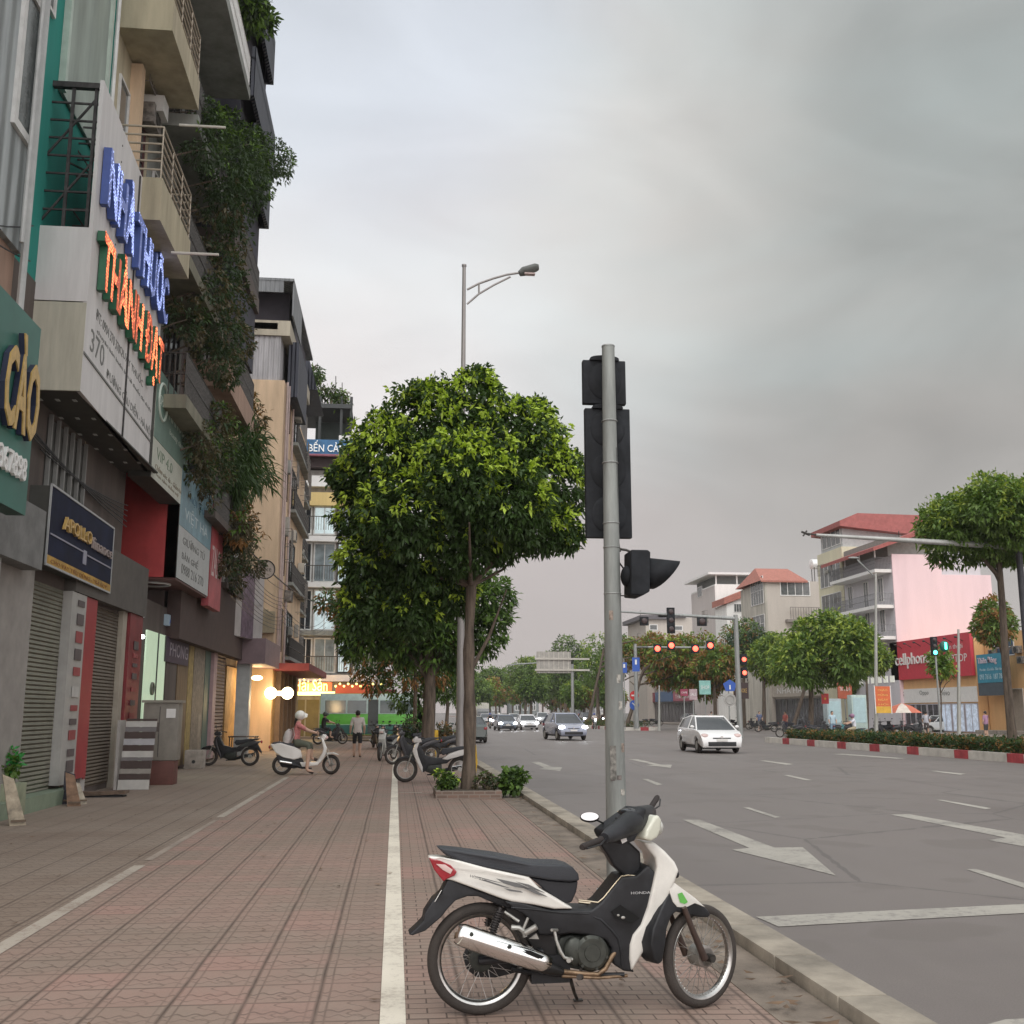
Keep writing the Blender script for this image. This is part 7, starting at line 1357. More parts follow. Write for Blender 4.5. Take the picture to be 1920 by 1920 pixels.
mb = MB(); mb.tube([f.P(Yp(242), 3.35, .05), f.P(Yp(250), 3.35, .05)], .05, 8); mb.build('tube_lamp', lamp_w, s3_, world=True)
woodm = M('wood_door', (.16, .105, .06), .6, var=.3, sc=6, streak=True); s4_ = shop('row of wooden doors and a dim pharmacy style corner between lit doorway and pink shutter', 28, 36)
for a_, b_, m_ in ((298, 318, dimW), (320, 340, woodm), (341, 350, M('wood_yellow', (.30, .22, .08), .6, var=.3, sc=5)), (351, 372, M('tile_dull', (.22, .18, .14), .6, var=.35, sc=8)), (373, 383, M('teal_sheet', (.05, .10, .085), .5))): facewall(s4_, f, Yp(a_), Yp(b_), .1, 3.5, m_, 'door_panel', .005, .07)
mb = MB(); mb.fb(f, Yp(298), Yp(445), 3.5, 5.6, .0, .35); mb.build('lintel', M('lintel_brown', (.07, .045, .04), .8), s4_, world=True, smooth=0)
s5_ = shop('pink brown slatted shutter between the wooden doors and the white column', 36, 41); facewall(s5_, f, Yp(385), Yp(391), .1, 3.5, M('post_pink', (.40, .27, .27), .6), 'pink_post', .005, .15); facewall(s5_, f, Yp(392), Yp(413), .1, 3.5, shutter_mat('shutter_pinkish', (.26, .18, .14), .12), 'roller_shutter', -.02, .04)
s6_ = shop('open white columned shop with warm light spilling out beside the cream tower', 41, 46)
mb = MB(); mb.box(-5.95, -5.45, 41.2, 41.7, 0, 3.4); mb.build('white_column', M('column_white', (.42, .43, .42), .5), s6_, world=True, smooth=0)
mb = MB(); mb.box(-5.9, -4.9, 41.0, 45.9, 3.35, 4.3); mb.build('canopy', M('canopy_plum', (.20, .14, .15), .6), s6_, world=True, smooth=0)
warmw = M('warm_wall', (.45, .27, .10), .7, var=.3, sc=2); facewall(s6_, f, 41.8, 46.0, .1, 3.3, warmw, 'warm_wall', -.4, -.3)
s7_ = shop('warm lit eatery at the foot of the cream tower with bright box lamps', 46, 57.6); ft = FX(tx, 0)
facewall(s7_, ft, 46.02, 57.4, .05, 3.3, warmw, 'warm_wall', .005, .03)
for y in (47, 48.5, 50.2, 52, 54): mb = MB(); mb.fb(ft, y, y+.25, 0, 3.3, .035, .25); mb.build('post', M('post_dim', (.20, .13, .08), .7), s7_, world=True, smooth=0)
mb = MB(); mb.fb(ft, 46.0, 57.4, 3.3, 3.6, .0, 1.5); mb.build('red_awning', M('awning_maroon', (.22, .04, .04), .6), s7_, world=True, smooth=0)
mb = MB(); q = AY(522, 1301, 47.5)
for s in (-1, 1): mb.ell((q.x+.22+s*.34, 45.7, q.z), .25, .16, .25, 16, 10)
mb.box(q.x-.0, q.x+.45, 45.62, 45.78, q.z-.10, q.z+.08); mb.build('box_lamp', M('box_lamp_lit', (1, .95, .8), .4, emit=(1, .80, .46), es=9), s7_, world=True)
mb = MB(); q2 = AY(482, 1271, 44.5); mb.ell(q2, .22, .1, .10); mb.build('spot_lamp', M('spot_lit', (1, .9, .6), .4, emit=(1, .72, .32), es=12), s6_, world=True)
for p, e in (((q.x+.5, 44.6, q.z-.5), 110), ((-5.6, 44.3, 2.9), 60)):
    l_ = bpy.data.lights.new('eatery_light', 'POINT'); l_.energy = e; l_.color = (1, .68, .34); l_.shadow_soft_size = .3; o_ = bpy.data.objects.new('eatery_light', l_); COL.objects.link(o_); o_.location = p
# things standing by the shops
p = G(250, 1481); st_ = thing('stone_samples', 'stack of grey, brown and white stone slab samples in a leaning rack', 'display rack', p); mb = MB(); z = 0; rg = random.Random(5); cols_ = [.20, .12, .10, .16, .07, .13, .12, .13, .14, .10, .12, .05]; order = [3, 1, 0, 1, 2, 3, 1, 4, 1, 2, 3, 1]
for i, hh in enumerate(cols_): mb.box(-.32+.006*i, .30+.006*i, 0+.012*i, .06+.012*i, z+.004, z+hh, order[i] % 5 if order[i] != 4 else 4); z += hh
st_m = [M('slab_c0', (.30, .28, .25), .4), M('slab_c1', (.07, .05, .045), .4), M('slab_c2', (.18, .17, .17), .4), M('slab_c3', (.50, .49, .46), .4), M('slab_c4', (.42, .42, .44), .4)]; mb.build('slabs', st_m, st_, smooth=0); mb = MB(); mb.box(-.40, -.345, -.02, .45, 0, z*.98); mb.build('rack_side', M('rack_white', (.36, .34, .32), .6), st_, smooth=0); mb = MB(); mb.tube([(-.2, .3, z*.5), (-.2, .55, 0)], .02, 6); mb.build('rack_leg', darkst, st_)
p = G(292, 1472); cb = thing('steel_cabinet', 'grey beige street cabinet on a maroon base right of the stone samples', 'cabinet', p); mb = MB(); mb.box(-.36, .36, 0, .5, .0, .52); mb.build('base', M('cab_base', (.13, .05, .04), .7, var=.2), cb, bevel=.01); mb = MB(); mb.box(-.36, .40, .0, .5, .525, 1.78); mb.build('body', M('cab_grey', (.23, .21, .18), .6, var=.15), cb, bevel=.012); mb = MB(); mb.box(-.40, .44, -.04, .54, 1.785, 1.84); mb.build('lid', M('cab_lid', (.27, .25, .21), .6), cb)
mb = MB(); mb.box(.14, .34, -.012, -.002, 1.45, 1.65); mb.build('notice', wht, cb); mb = MB(); mb.box(-.3, .0, -.012, -.002, 1.15, 1.35); mb.build('dark_label', M('lab_d', (.10, .08, .07), .6), cb)
mb = MB(); mb.box(-.005, .005, -.006, .0, .6, 1.7); mb.build('door_seam', black, cb)
p = G(362, 1442); cbk = thing('concrete_block', 'square concrete block beside the parked dark motorbike', 'block', p); mb = MB(); mb.box(-.26, .26, 0, .45, 0, .52); mb.build('body', concrete, cbk, bevel=.02); mb = MB(); mb.tube([(0, -.004, .2), (0, .01, .2)], .05, 12); mb.build('hole', black, cbk)
p = G(335, 1437); c2 = thing('utility_cabinet', 'slim beige cupboard between the street cabinet and the wooden doors', 'cabinet', p+Vector((-.1, 1, 0))); mb = MB(); mb.box(-.42, .42, 0, .4, .1, 1.5); mb.build('body', M('cup_beige', (.30, .25, .19), .6, var=.2), c2, bevel=.015); mb = MB(); mb.box(-.40, .40, .02, .38, 0, .1); mb.build('plinth', black, c2); mb = MB(); mb.box(-.01, .01, -.008, 0, .2, 1.4); mb.build('door_seam', black, c2)
for i, (px, py, lab, c, hh, lean_) in enumerate([(130, 1508, 'black board leaning by the foot of the white post', (.03, .03, .04), .55, .2), (140, 1512, 'brown wooden board leaning by the foot of the white post', (.22, .13, .08), .55, .35), (152, 1508, 'short pale plank beside the leaning brown board', (.42, .36, .28), .38, .25), (35, 1548, 'curved pale plank propped against the green planter', (.36, .30, .22), .7, .3)]):
    p = G(px, py); b_ = thing('leaning_board', lab, 'board', p, rad(10*i)); mb = MB(); mb.add([(-.12, 0, 0), (.10, 0, 0), (.10, .03, 0), (-.12, .03, 0), (-.12-lean_*.3, lean_, hh), (.10-lean_*.5, lean_, hh*.9), (.10-lean_*.5, lean_+.03, hh*.9), (-.12-lean_*.3, lean_+.03, hh)], [(0, 1, 5, 4), (3, 7, 6, 2), (0, 4, 7, 3), (1, 2, 6, 5), (4, 5, 6, 7), (0, 3, 2, 1)]); mb.build('plank', M('plank_%d' % i, c, .8, var=.35, sc=6), b_, smooth=0); mb = MB(); mb.box(-.11, .09, -.01, -.002, .05, .08); mb.build('batten', M('batten', (.14, .1, .07), .8), b_)
p = G(195, 1494); b_ = thing('wooden_ramp', 'low wooden wedge ramp lying before the brown shutter', 'ramp', p); mb = MB(); mb.prism([(-.42, .02), (.42, .06), (.42, .12), (-.42, .10)], .16); mb.build('plank', M('ramp_wood', (.13, .09, .065), .85, var=.4, sc=7), b_); mb = MB(); mb.box(-.35, .38, -.14, .14, 0, .03); mb.build('batten', black, b_)
p = G(8, 1535); pt = thing('planter_box', 'pale green planter box with leafy plant at the left picture edge', 'planter', p+Vector((-.25, .1, 0))); mb = MB(); mb.box(-.35, .35, 0, .5, 0, .50); mb.build('box', M('box_palegreen', (.26, .28, .19), .7, var=.2), pt, bevel=.02); bush('potted_plant', 'bright green leafy plant in the pale green planter box', 'plant', p+Vector((-.25, .35, .5)), .36, .25, .30, 150, .12, .06, (lf_mid, lf_mid, leafmat('vivid_leaf', (.05, .28, .07))), 61, pnew=.6)
p = G(48, 1500); pt = thing('white_crate', 'white plastic crate with a dark wheel leaning on it by the green step', 'crate', p); mb = MB(); mb.box(-.2, .22, 0, .3, 0, .62); mb.build('body', M('crate_white', (.33, .38, .33), .6), pt, bevel=.02); mb = MB(); mb.ring((-.08, -.05, .30), .15, .025, 24, 6); mb.build('ring', black, pt)
# plastic stools, stacks and clutter under the warm lamps
for i, (px, py, c, lab) in enumerate([(490, 1404, (.12, .05, .04), 'dark table under the warm lamps at the foot of the cream tower'), (455, 1418, (.08, .06, .05), 'low dark table beside the white column'), (520, 1400, (.05, .05, .06), 'dark table farther in under the box lamps')]):
    p = G(px, py); tt = thing('table', lab, 'table', p); mb = MB(); mb.box(-.5, .5, -.35, .35, .68, .72); mb.build('table_top', M('tab_%d' % i, c, .5), tt, bevel=.01)
    for sx in (-1, 1):
        for sy in (-1, 1): mb = MB(); mb.tube([(sx*.45, sy*.3, 0), (sx*.45, sy*.3, .68)], .02, 6); mb.build('leg', darkst, tt)
# ---------------------------------------------------------------- climbing plants on the left row
def vine(label, spots, X, n, seed, mats, ln=.16, wd=.06, pnew=.15, nm='climbing_plant', drop=.6, nl=7, anchor=None):
    pts = [AX(px, py, X) for px, py, r in spots]; c = sum(pts, Vector())/len(pts); t = thing(nm, label, 'plant', c, 0, 'plants growing on the left facades')
    lobes = [(p.x-c.x+random.Random(seed+i).uniform(-.3, .15), p.y-c.y, p.z-c.z, r) for i, (p, (_, _, r)) in enumerate(zip(pts, spots))]
    crown(t, lobes, n, nl, ln, wd, list(mats), seed, pnew, drop, 'foliage', .3, 1.1); mb = MB()
    for l in lobes: mb.tube([(-6.05-c.x, l[1]-.4, l[2]-l[3]*1.2), (l[0]-.3, l[1]-.2, l[2]-l[3]*.4), l[:3]], [.03, .022, .01], 5)
    mb.build('stem', bark, t); return t
vine('big dark bush bursting out over the street from the grey house balcony', [(440, 300, .75), (470, 300, .85), (500, 300, .7), (520, 305, .5), (420, 330, .6), (455, 350, .75), (490, 345, .55), (535, 315, .25), (400, 280, .5), (460, 270, .55)], -4.7, 1250, 101, (lf_dark, lf_dark, lf_mid), .15, .055, .2)
vine('small bush poking out against the sky at the very top', [(470, 25, .5), (485, 40, .35), (462, 5, .5)], -4.7, 240, 102, (lf_dark, lf_mid, lf_mid), .22, .10, .3)
vine('dense dark vine hanging down below the big bush', [(400, 380, .6), (430, 400, .5), (420, 450, .6), (400, 500, .7), (440, 520, .6), (410, 560, .7), (450, 560, .5), (385, 540, .5)], -4.95, 620, 103, (lf_dark, lf_brown, lf_dark), .15, .06, .15)
vine('brownish vine falling over the pink balcony', [(400, 620, .7), (430, 640, .6), (395, 670, .6), (440, 680, .5), (370, 600, .5), (460, 620, .4), (415, 700, .4)], -4.95, 520, 104, (lf_dark, lf_brown, lf_old), .15, .06, .1)
vine('tangle of leaves and red flowers on the balcony behind the green plates', [(390, 790, .55), (400, 840, .6), (380, 880, .5), (420, 890, .5), (400, 930, .4), (370, 830, .45)], -5.05, 520, 105, (lf_brown, lf_dark, lf_mid), .14, .06, .2)
vine('slender reddish plant against the cream side wall', [(478, 780, .35), (480, 830, .3), (472, 750, .3)], -5.1, 120, 106, (lf_brown, lf_rust, lf_mid), .22, .07, .3)
vine('dark drooping long leafed plant hanging before the cream side wall', [(455, 850, .45), (470, 870, .55), (450, 890, .5), (480, 890, .35), (465, 830, .35)], -4.9, 260, 107, (lf_old, lf_old, lf_dark), .50, .06, .2, drop=1.4, nl=8)
vine('sparse brown plant below the drooping one', [(450, 950, .4), (470, 975, .35), (440, 990, .4), (480, 1010, .25)], -5.0, 130, 108, (lf_brown, lf_rust, lf_mid), .22, .07, .2)
vine('withered vine on the wires above the round sign', [(450, 1040, .5), (440, 1010, .45), (470, 1060, .35), (430, 1060, .3), (460, 1090, .3)], -5.1, 380, 109, (lf_brown, lf_dark, lf_dark), .15, .06, .1)
vine('leaves over the eaves of the grey house', [(395, 240, .35), (385, 210, .3), (440, 230, .35)], -5.0, 240, 110, (lf_dark, lf_mid, lf_mid), .14, .05, .2)
# ================================================================ RIGHT ROW
XR = 42.
def Yr(px, X=XR): return AX(px, 1340, X).y
def zr(px, py, X=XR): return AX(px, py, X).z
RGp = 'houses across the road'
pinkH = M('wall_pink', (.78, .60, .63), .85, var=.05, sc=.6, streak=True); lilac = wallm('wall_lilac', (.58, .56, .59), .05); creamH = wallm('wall_cream_house', (.66, .62, .46), .08); whiteH = wallm('wall_white_house', (.82, .81, .78), .05)
tanH = wallm('wall_tan_house', (.52, .47, .42), .05); redroof = M('roof_red', (.34, .10, .09), .7, var=.15, sc=3); tileroof = M('roof_tile', (.42, .17, .13), .8, var=.2, sc=4); peach = wallm('wall_peach', (.70, .42, .20), .06); gwin = M('house_glass', (.11, .12, .12), .15, var=.3, spec=.8)
# grey balcony house with the pink party wall
y1, y0 = Yr(1597), Yr(1690); zt_ = zr(1690, 1035); h = house('town_house', 'lilac grey house with rounded white balconies and a tall blank pink side wall', XR, 50, y0, y1, zt_, lilac, group=RGp)
fcp = FC(0, y0); mb = MB(); mb.box(XR+.01, AY(1762, 1040, y0).x, y0-.12, y0-.01, 0, zt_+.1); mb.box(AY(1762, 1040, y0).x, AY(1856, 1078, y0).x, y0-.12, y0-.01, 0, AY(1800, 1078, y0).z); mb.build('pink_side_wall', pinkH, h, world=True, smooth=0)
mb = MB(); mb.box(50.0, AY(1856, 1078, y0).x, y0, y1, 0, AY(1800, 1078, y0).z-.2); mb.build('rear_wall', tanH, h, world=True, smooth=0)
f = FN(XR, y1); w = y1-y0
for i, (py, hb) in enumerate(((1063, 1.0), (1132, 1.0), (1192, 1.0))):
    z = zr(1688, py); balcony(h, f, .2, w-.05, z-.25, 1.5, wht, M('iron_grey', (.20, .20, .21), .5), 1.0, 3, .28, vert=True)
    if i: 
        for a in (.8, w*.42, w*.72): window(h, f, a, a+1.0, z+.5 if a != w*.42 else z+.15, z+2.6, wht, gwin, 1, 0)
zfl = zr(1688, 1192); 
for a in (.8, w*.6): window(h, f, a, a+1.2, zfl-3.0, zfl-1.0, wht, gwin, 1, 0)
mb = MB(); z = zr(1690, 1010); mb.add([f.P(-.5, z-.6, 2.0), f.P(w+1, z-.6, 2.0), f.P(w+1, z+1.6, -4.), f.P(-.5, z+1.6, -4.), f.P(-.5, z-.9, 2.0), f.P(w+1, z-.9, 2.0), f.P(w+1, z+1.2, -4), f.P(-.5, z+1.2, -4)], [(0, 1, 2, 3), (4, 7, 6, 5), (0, 4, 5, 1), (1, 5, 6, 2), (0, 3, 7, 4), (3, 2, 6, 7)]); mb.build('roof', redroof, h, world=True, smooth=0)
mb = MB(); mb.box(XR-.02+.0, 46, y0+.5, y1-.3, zt_, z+.6); mb.build('roof_storey', M('storey_grey', (.25, .24, .22), .8), h, world=True, smooth=0)
mb = MB()
for k in range(4): a = .3+(w-.6)*k/3; mb.tube([f.P(a, zt_-.2, 1.3), f.P(a, z-.5, 1.3)], .06, 6)
mb.build('roof_post', wht, h, world=True)
# cream house with big red roof
y1, y0 = Yr(1548), Yr(1596); h = house('town_house', 'narrow cream house with a big winged dark red roof', XR, 52, y0+.02, y1, zr(1590, 1020), creamH, group=RGp); f = FN(XR, y1); w = y1-y0
for py0, py1 in ((1096, 1050), (1175, 1110), (1215, 1190)): window(h, f, .6, w-.6, zr(1570, py0), zr(1570, py1), wht, gwin, 4, 0)
zt_ = zr(1590, 1020); mb = MB(); mb.box(XR+.3, 51, y0+.4, y1-.4, zt_, zt_+2.6); st2 = mb.build('roof_storey', M('storey_pale', (.45, .46, .46), .6), h, world=True, smooth=0); window(h, FN(XR+.3, y1), .8, w-.8, zt_+.4, zt_+2.2, wht, gwin, 3, 0)
mb = MB(); za = zt_+2.4; xm = 47; yy0, yy1 = y0-.6, y1+.6; mb.add([(XR-.3, yy0, za), (XR-.3, yy1, za), (XR+1.6, yy0+.2, za+.8), (XR+1.6, yy1-.2, za+.8), (51, yy0+.2, za+.7), (51, yy1-.2, za+.7), (XR-.3, yy0, za-.5), (XR-.3, yy1, za-.5), (51, yy0, za-1.4), (51, yy1, za-1.4)], [(0, 2, 3, 1), (2, 4, 5, 3), (0, 1, 7, 6), (0, 6, 8, 4, 2), (1, 3, 5, 9, 7), (6, 7, 9, 8)]); mb.build('roof', redroof, h, world=True, smooth=0)
# tan house with red tile roof
y1, y0 = Yr(1417), Yr(1448); h = house('town_house', 'tan house with red tile roof, windows on its blank side and a white rooftop tank', XR, AY(1556, 1100, y0).x, y0, y1+3, zr(1448, 1085), tanH, group=RGp)
f = FN(XR, y1+3); w = y1+3-y0; z0_ = zr(1440, 1130)
mb = MB(); mb.fb(f, 0, w, 0, zr(1448, 1088), .003, .25); mb.build('front_trim', wallm('wall_bone', (.50, .47, .41)), h, world=True, smooth=0); window(h, f, w*.45, w-.4, z0_, z0_+3.2, wht, gwin, 4, 1, .26); window(h, f, w*.45, w-.4, zr(1440, 1185), zr(1440, 1150), wht, gwin, 2, 1, .26)
fcx = FC(0, y0); q0, q1 = AY(1463, 1117, y0), AY(1518, 1090, y0); window(h, fcx, q0.x, q1.x, q0.z, q1.z, wht, gwin, 3, 0, .01, .10)
q0, q1 = AY(1480, 1162, y0), AY(1552, 1140, y0); mb = MB()
for k in range(16): a = q0.x+(q1.x-q0.x)*k/15; mb.tube([fcx.P(a, q0.z, .5), fcx.P(a, q1.z, .5)], .04, 4)
mb.tube([fcx.P(q0.x, q1.z, .5), fcx.P(q1.x, q1.z, .5)], .05, 4); mb.fb(fcx, q0.x-.5, q1.x, q0.z-.3, q0.z, .01, .8); mb.build('side_railing', M('rail_tan', (.25, .22, .2), .6), h, world=True)
z = zr(1448, 1085); xe = AY(1512, 1080, y0).x; mb = MB(); mb.add([(XR-.8, y0-.4, z), (XR-.8, y1+3.4, z), (xe, y0-.4, z), (xe, y1+3.4, z), (XR+.2, (y0+y1)/2+1.5, z+2.0), (xe-.6, (y0+y1)/2+1.5, z+2.0), (XR-.8, y0-.4, z-.2), (xe, y0-.4, z-.2)], [(0, 4, 5, 2), (1, 3, 5, 4), (0, 1, 4), (2, 5, 3), (0, 2, 7, 6)]); mb.build('roof', tileroof, h, world=True, smooth=0)
q = AY(1533, 1058, y0+2); tk = thing('water_tank', 'white rooftop water tank on a steel stand on the tan house', 'water tank', (q.x, y0+2, z)); mb = MB(); hz_ = q.z-z; mb.tube([(-.9, 0, hz_), (-.8, 0, hz_), (.8, 0, hz_), (.9, 0, hz_)], [.3, .6, .6, .3], 16); mb.build('tank', M('tank_white', (.8, .8, .78), .3, .2), tk); mb = MB()
for sx in (-.6, .6):
    for sy in (-.4, .4): mb.tube([(sx, sy, 0), (sx, sy, hz_-.3)], .05, 4)
mb.build('stand', darkst, tk)
# white house
y1, y0 = Yr(1303), Yr(1349); h = house('town_house', 'white house with a flat overhanging roof and open roof terrace', XR, AY(1423, 1120, y0).x, y0, y1, zr(1348, 1092), whiteH, group=RGp); z = zr(1348, 1092); fcx = FC(0, y0)
f = FN(XR, y1); w = y1-y0; facewall(h, f, .2, w, 0, z-.2, tanH if False else wallm('wall_rosy', (.56, .51, .49), .06), 'front_facing'); window(h, f, w*.3, w*.5, zr(1325, 1115), zr(1325, 1095), wht, gwin, 0, 0, .06)
ztp = zr(1348, 1072); mb = MB(); x1h = AY(1426, 1080, y0).x; mb.box(XR-1, x1h+.3, y0-.5, y1, ztp-.15, ztp+.15); mb.build('roof', wht, h, world=True, smooth=0); mb = MB(); mb.box(XR+.6, x1h-.4, y0+1.2, y1-1, z, ztp-.15); mb.build('roof_storey', M('storey_dark', (.15, .16, .15), .7), h, world=True, smooth=0)
mb = MB()
for k in range(3): x = XR+.2+(x1h-XR-.6)*k/2; mb.tube([(x, y0+.1, z), (x, y0+.1, ztp-.15)], .10, 6)
mb.build('roof_post', wht, h, world=True)
q0, q1 = AY(1376, 1148, y0-3), AY(1389, 1132, y0-3)
# white lean-to with red roof in front
yl = y0-6; x0l, x1l = AY(1362, 1130, yl).x, AY(1420, 1120, yl).x; zl = AY(1362, 1127, yl).z; zh = AY(1418, 1104, yl).z; h = thing('annex', 'low white annex with a sloping red roof in front of the white house', 'building', ((x0l+x1l)/2, yl, 0), 0, RGp)
mb = MB(); mb.add([(x0l, yl, 0), (x1l, yl, 0), (x1l, yl, zh-.4), (x0l, yl, zl-.4), (x0l, yl+5, 0), (x1l, yl+5, 0), (x1l, yl+5, zh-.4), (x0l, yl+5, zl-.4)], [(0, 1, 2, 3), (4, 7, 6, 5), (0, 3, 7, 4), (1, 5, 6, 2), (3, 2, 6, 7)]); mb.build('wall', whiteH, h, world=True, smooth=0)
mb = MB(); mb.add([(x0l-.4, yl-.4, zl-.45), (x1l, yl-.4, zh-.45), (x1l, yl-.4, zh+.5), (x0l-.4, yl-.4, zl+.35), (x0l-.4, yl+5, zl-.45), (x1l, yl+5, zh-.45), (x1l, yl+5, zh+.5), (x0l-.4, yl+5, zl+.35)], [(0, 1, 2, 3), (4, 7, 6, 5), (0, 3, 7, 4), (1, 5, 6, 2), (3, 2, 6, 7), (0, 4, 5, 1)]); mb.build('roof', tileroof, h, world=True, smooth=0)
q0, q1 = AY(1376, 1148, yl), AY(1390, 1132, yl); window(h, FC(0, yl), q0.x, q1.x, q0.z, q1.z, wht, gwin, 2, 0, .01)
# low distant house near the pole
yd = 175; q0, q1 = AY(1200, 1180, yd), AY(1302, 1180, yd); h = thing('town_house', 'low distant house with dark flat roofs seen past the pole', 'building', ((q0.x+q1.x)/2, yd, 0), 0, RGp); zb_ = AY(1250, 1158, yd).z; mb = MB(); mb.box(q0.x+1, q1.x, yd, yd+14, 0, zb_); mb.build('wall', tanH, h, world=True, smooth=0); mb = MB(); mb.box(q0.x, q0.x+5.5, yd-.6, yd+14, AY(0, 1150, yd).z, AY(0, 1142, yd).z); mb.box(q0.x+3, q1.x-1.5, yd-.6, yd+14, zb_, zb_+.5); mb.build('roof', M('roof_dark', (.13, .12, .13), .7), h, world=True, smooth=0)
window(h, FC(0, yd), q0.x+1.6, q0.x+3, AY(0, 1172, yd).z, AY(0, 1160, yd).z, wht, gwin, 0, 0, .01, .12); window(h, FC(0, yd), q1.x-3.6, q1.x-2, AY(0, 1172, yd).z, AY(0, 1162, yd).z, wht, gwin, 0, 0, .01, .12)
# phone shop with the big red sign
y1, y0 = Yr(1672), Yr(1829); h = house('phone_shop', 'low shop building carrying the huge red signboard', XR+.3, 50, y0, y1, zr(1750, 1205), peach, group=RGp); f = FN(XR+.3, y1); w = y1-y0
facewall(h, f, 0, w, zr(1700, 1318), zr(1700, 1292), wht, 'brand_strip'); 
tw = M('shop_glass_dim', (.05, .05, .06), .2, var=.7, sc=2); litsh = M('shop_lit', (.35, .40, .48), .4, emit=(.75, .85, 1), es=.35, var=.6, sc=3)
for k in range(7): window(h, f, w*k/7+.05, w*(k+1)/7-.05, .1, zr(1700, 1320), M('shop_frame', (.40, .38, .42), .5), litsh if k > 3 else tw, 1, 0, .01, .08, name='shop_window')
text('lettering', 'SAMSUNG', f, .5, zr(1700, 1305), .06, .35, grey_t, h, w=1.5); text('lettering', 'Oppo', f, w*.35, zr(1700, 1306), .06, .45, grey_t, h, w=1.5); text('lettering', 'vivo', f, w*.62, zr(1700, 1306), .06, .4, grey_t, h, w=1.2)
for k in range(8): mb = MB(); a = 1+k*(w-2)/7; mb.tube([f.P(a, zr(1750, 1205)-.2, .2), f.P(a, zr(1750, 1205)+.15, .8)], .03, 5); mb.ell(f.P(a, zr(1750, 1205)+.15, .85), .12, .12, .08, 8, 6); mb.build('sign_lamp', darkst, h, world=True)
q = AX(1672, 1276, XR); t = thing('signboard', 'huge red signboard with white lettering across the road', 'sign', (XR, q.y, q.z)); f_ = Fr((0, 0, 0), (0, -1, 0), (-1, 0, 0)); wS = q.y-Yr(1829); hS = zr(1672, 1205)-q.z
mb = MB(); mb.fb(f_, 0, wS, 0, hS, -.25, 0); mb.build('board', M('big_red', (.56, .045, .07), .5, var=.06), t, smooth=0)
text('lettering', 'cellphoneS', f_, wS*.08, hS*.28, .02, hS*.40, wht, t, w=wS*.50, world=False, dep=.08); text('lettering', 'điện thoại', f_, wS*.70, hS*.62, .02, hS*.16, wht, t, w=wS*.22, world=False); text('lettering', 'LAPTOP', f_, wS*.70, hS*.34, .02, hS*.18, wht, t, w=wS*.26, world=False)
# blue sign shop and peach house
y1, y0 = Yr(1831), Yr(1925); h = house('town_house', 'peach coloured house with blue windows behind the blue signboard', XR+1, 52, y0, y1-.02, zr(1850, 1190, XR+1), peach, group=RGp); f = FN(XR+1, y1); w = y1-y0
window(h, f, w*.22, w*.62, zr(1860, 1232, XR+1), zr(1860, 1200, XR+1), wht, M('glass_blue', (.05, .10, .16), .15), 1, 1); mb = MB(); mb.fb(f, 0, w, 0, .3, .0, 1.2); mb.build('step', concrete, h, world=True, smooth=0)
window(h, f, w*.45, w*.72, .1, 3.2, tanH, M('hall_tan', (.30, .25, .20), .6), 0, 0, .01, name='doorway')
q = AX(1834, 1281, XR); t = thing('signboard', 'blue signboard with pale words and a phone number right of the huge red one', 'sign', (XR, q.y, q.z)); wS = q.y-Yr(1893); hS = zr(1834, 1228)-q.z; mb = MB(); mb.fb(f_, 0, wS, 0, hS, -.3, 0); mb.build('board', M('sign_cyan', (.04, .25, .36), .5, var=.15), t, smooth=0); mb = MB(); mb.fb(f_, -.05, wS+.05, -.9, -.01, -.3, -.02); mb.build('lower_box', M('box_slate', (.07, .09, .11), .6), t, smooth=0)
lb_ = M('print_ltblue', (.55, .68, .74), .5); text('lettering', 'Thiên Đông', f_, wS*.06, hS*.62, .01, hS*.28, M('print_rose', (.62, .52, .58), .5), t, w=wS*.66, world=False, dep=.05); text('lettering', 'Mua bán - Sửa chữa - Bảo hành', f_, wS*.10, hS*.42, .01, hS*.10, lb_, t, w=wS*.8, world=False); text('lettering', '093 7616  187 788', f_, wS*.08, hS*.12, .01, hS*.18, lb_, t, w=wS*.84, world=False)
# smaller shops behind the median trees
def lowshop(pxa, pxb, top, label, wm, sm_, words=None, doorm=tw, sgn=True, h2=None):
    y1, y0 = Yr(pxa), Yr(pxb)-.0; z = zr(pxb, top); h = house('shop_house', label, XR+.4, 50, y0+.03, y1-.03, z, wm, group=RGp); f = FN(XR+.4, y1); w = y1-y0
    n = max(1, int(w/3))
    for k in range(n): window(h, f, w*k/n+.1, w*(k+1)/n-.1, .1, 3.0, M('shop_frame_dark', (.13, .12, .12), .5), doorm, 1, 0, .01, .08, name='shop_window')
    if sgn:
        mb = MB(); mb.fb(f, .1, w-.1, 3.2, 4.7, .02, .35); o = mb.build('shop_sign', sm_, h, world=True, smooth=0)
        if words: text('lettering', words, f, w*.12, 3.55, .37, .8, wht, h, w=w*.75)
    if z > 8:
        for lv in range(int((z-5)/3.3)):
            for k in range(2): window(h, f, w*(.12+.45*k), w*(.42+.45*k), 5.6+3.3*lv, 7.4+3.3*lv, wht, gwin, 1, 0)
lowshop(1597, 1671, 1250, 'dark shop with lit white squares on its fascia beside the red sign', wallm('wall_sage', (.20, .22, .19), .10), M('fascia_black', (.03, .03, .035), .5), None)
q = AX(1612, 1283, XR); mbx = thing('fascia_lights', 'row of glowing white squares along the dark shop fascia', 'sign', (XR, q.y, q.z)); 
for k in range(6): mb = MB(); mb.fb(f_, k*1.25, k*1.25+.75, 0, .55, 0, .06); mb.build('square_light', M('sq_white', (.7, .7, .62), .5, emit=(1, 1, .9), es=.3), mbx, smooth=0)
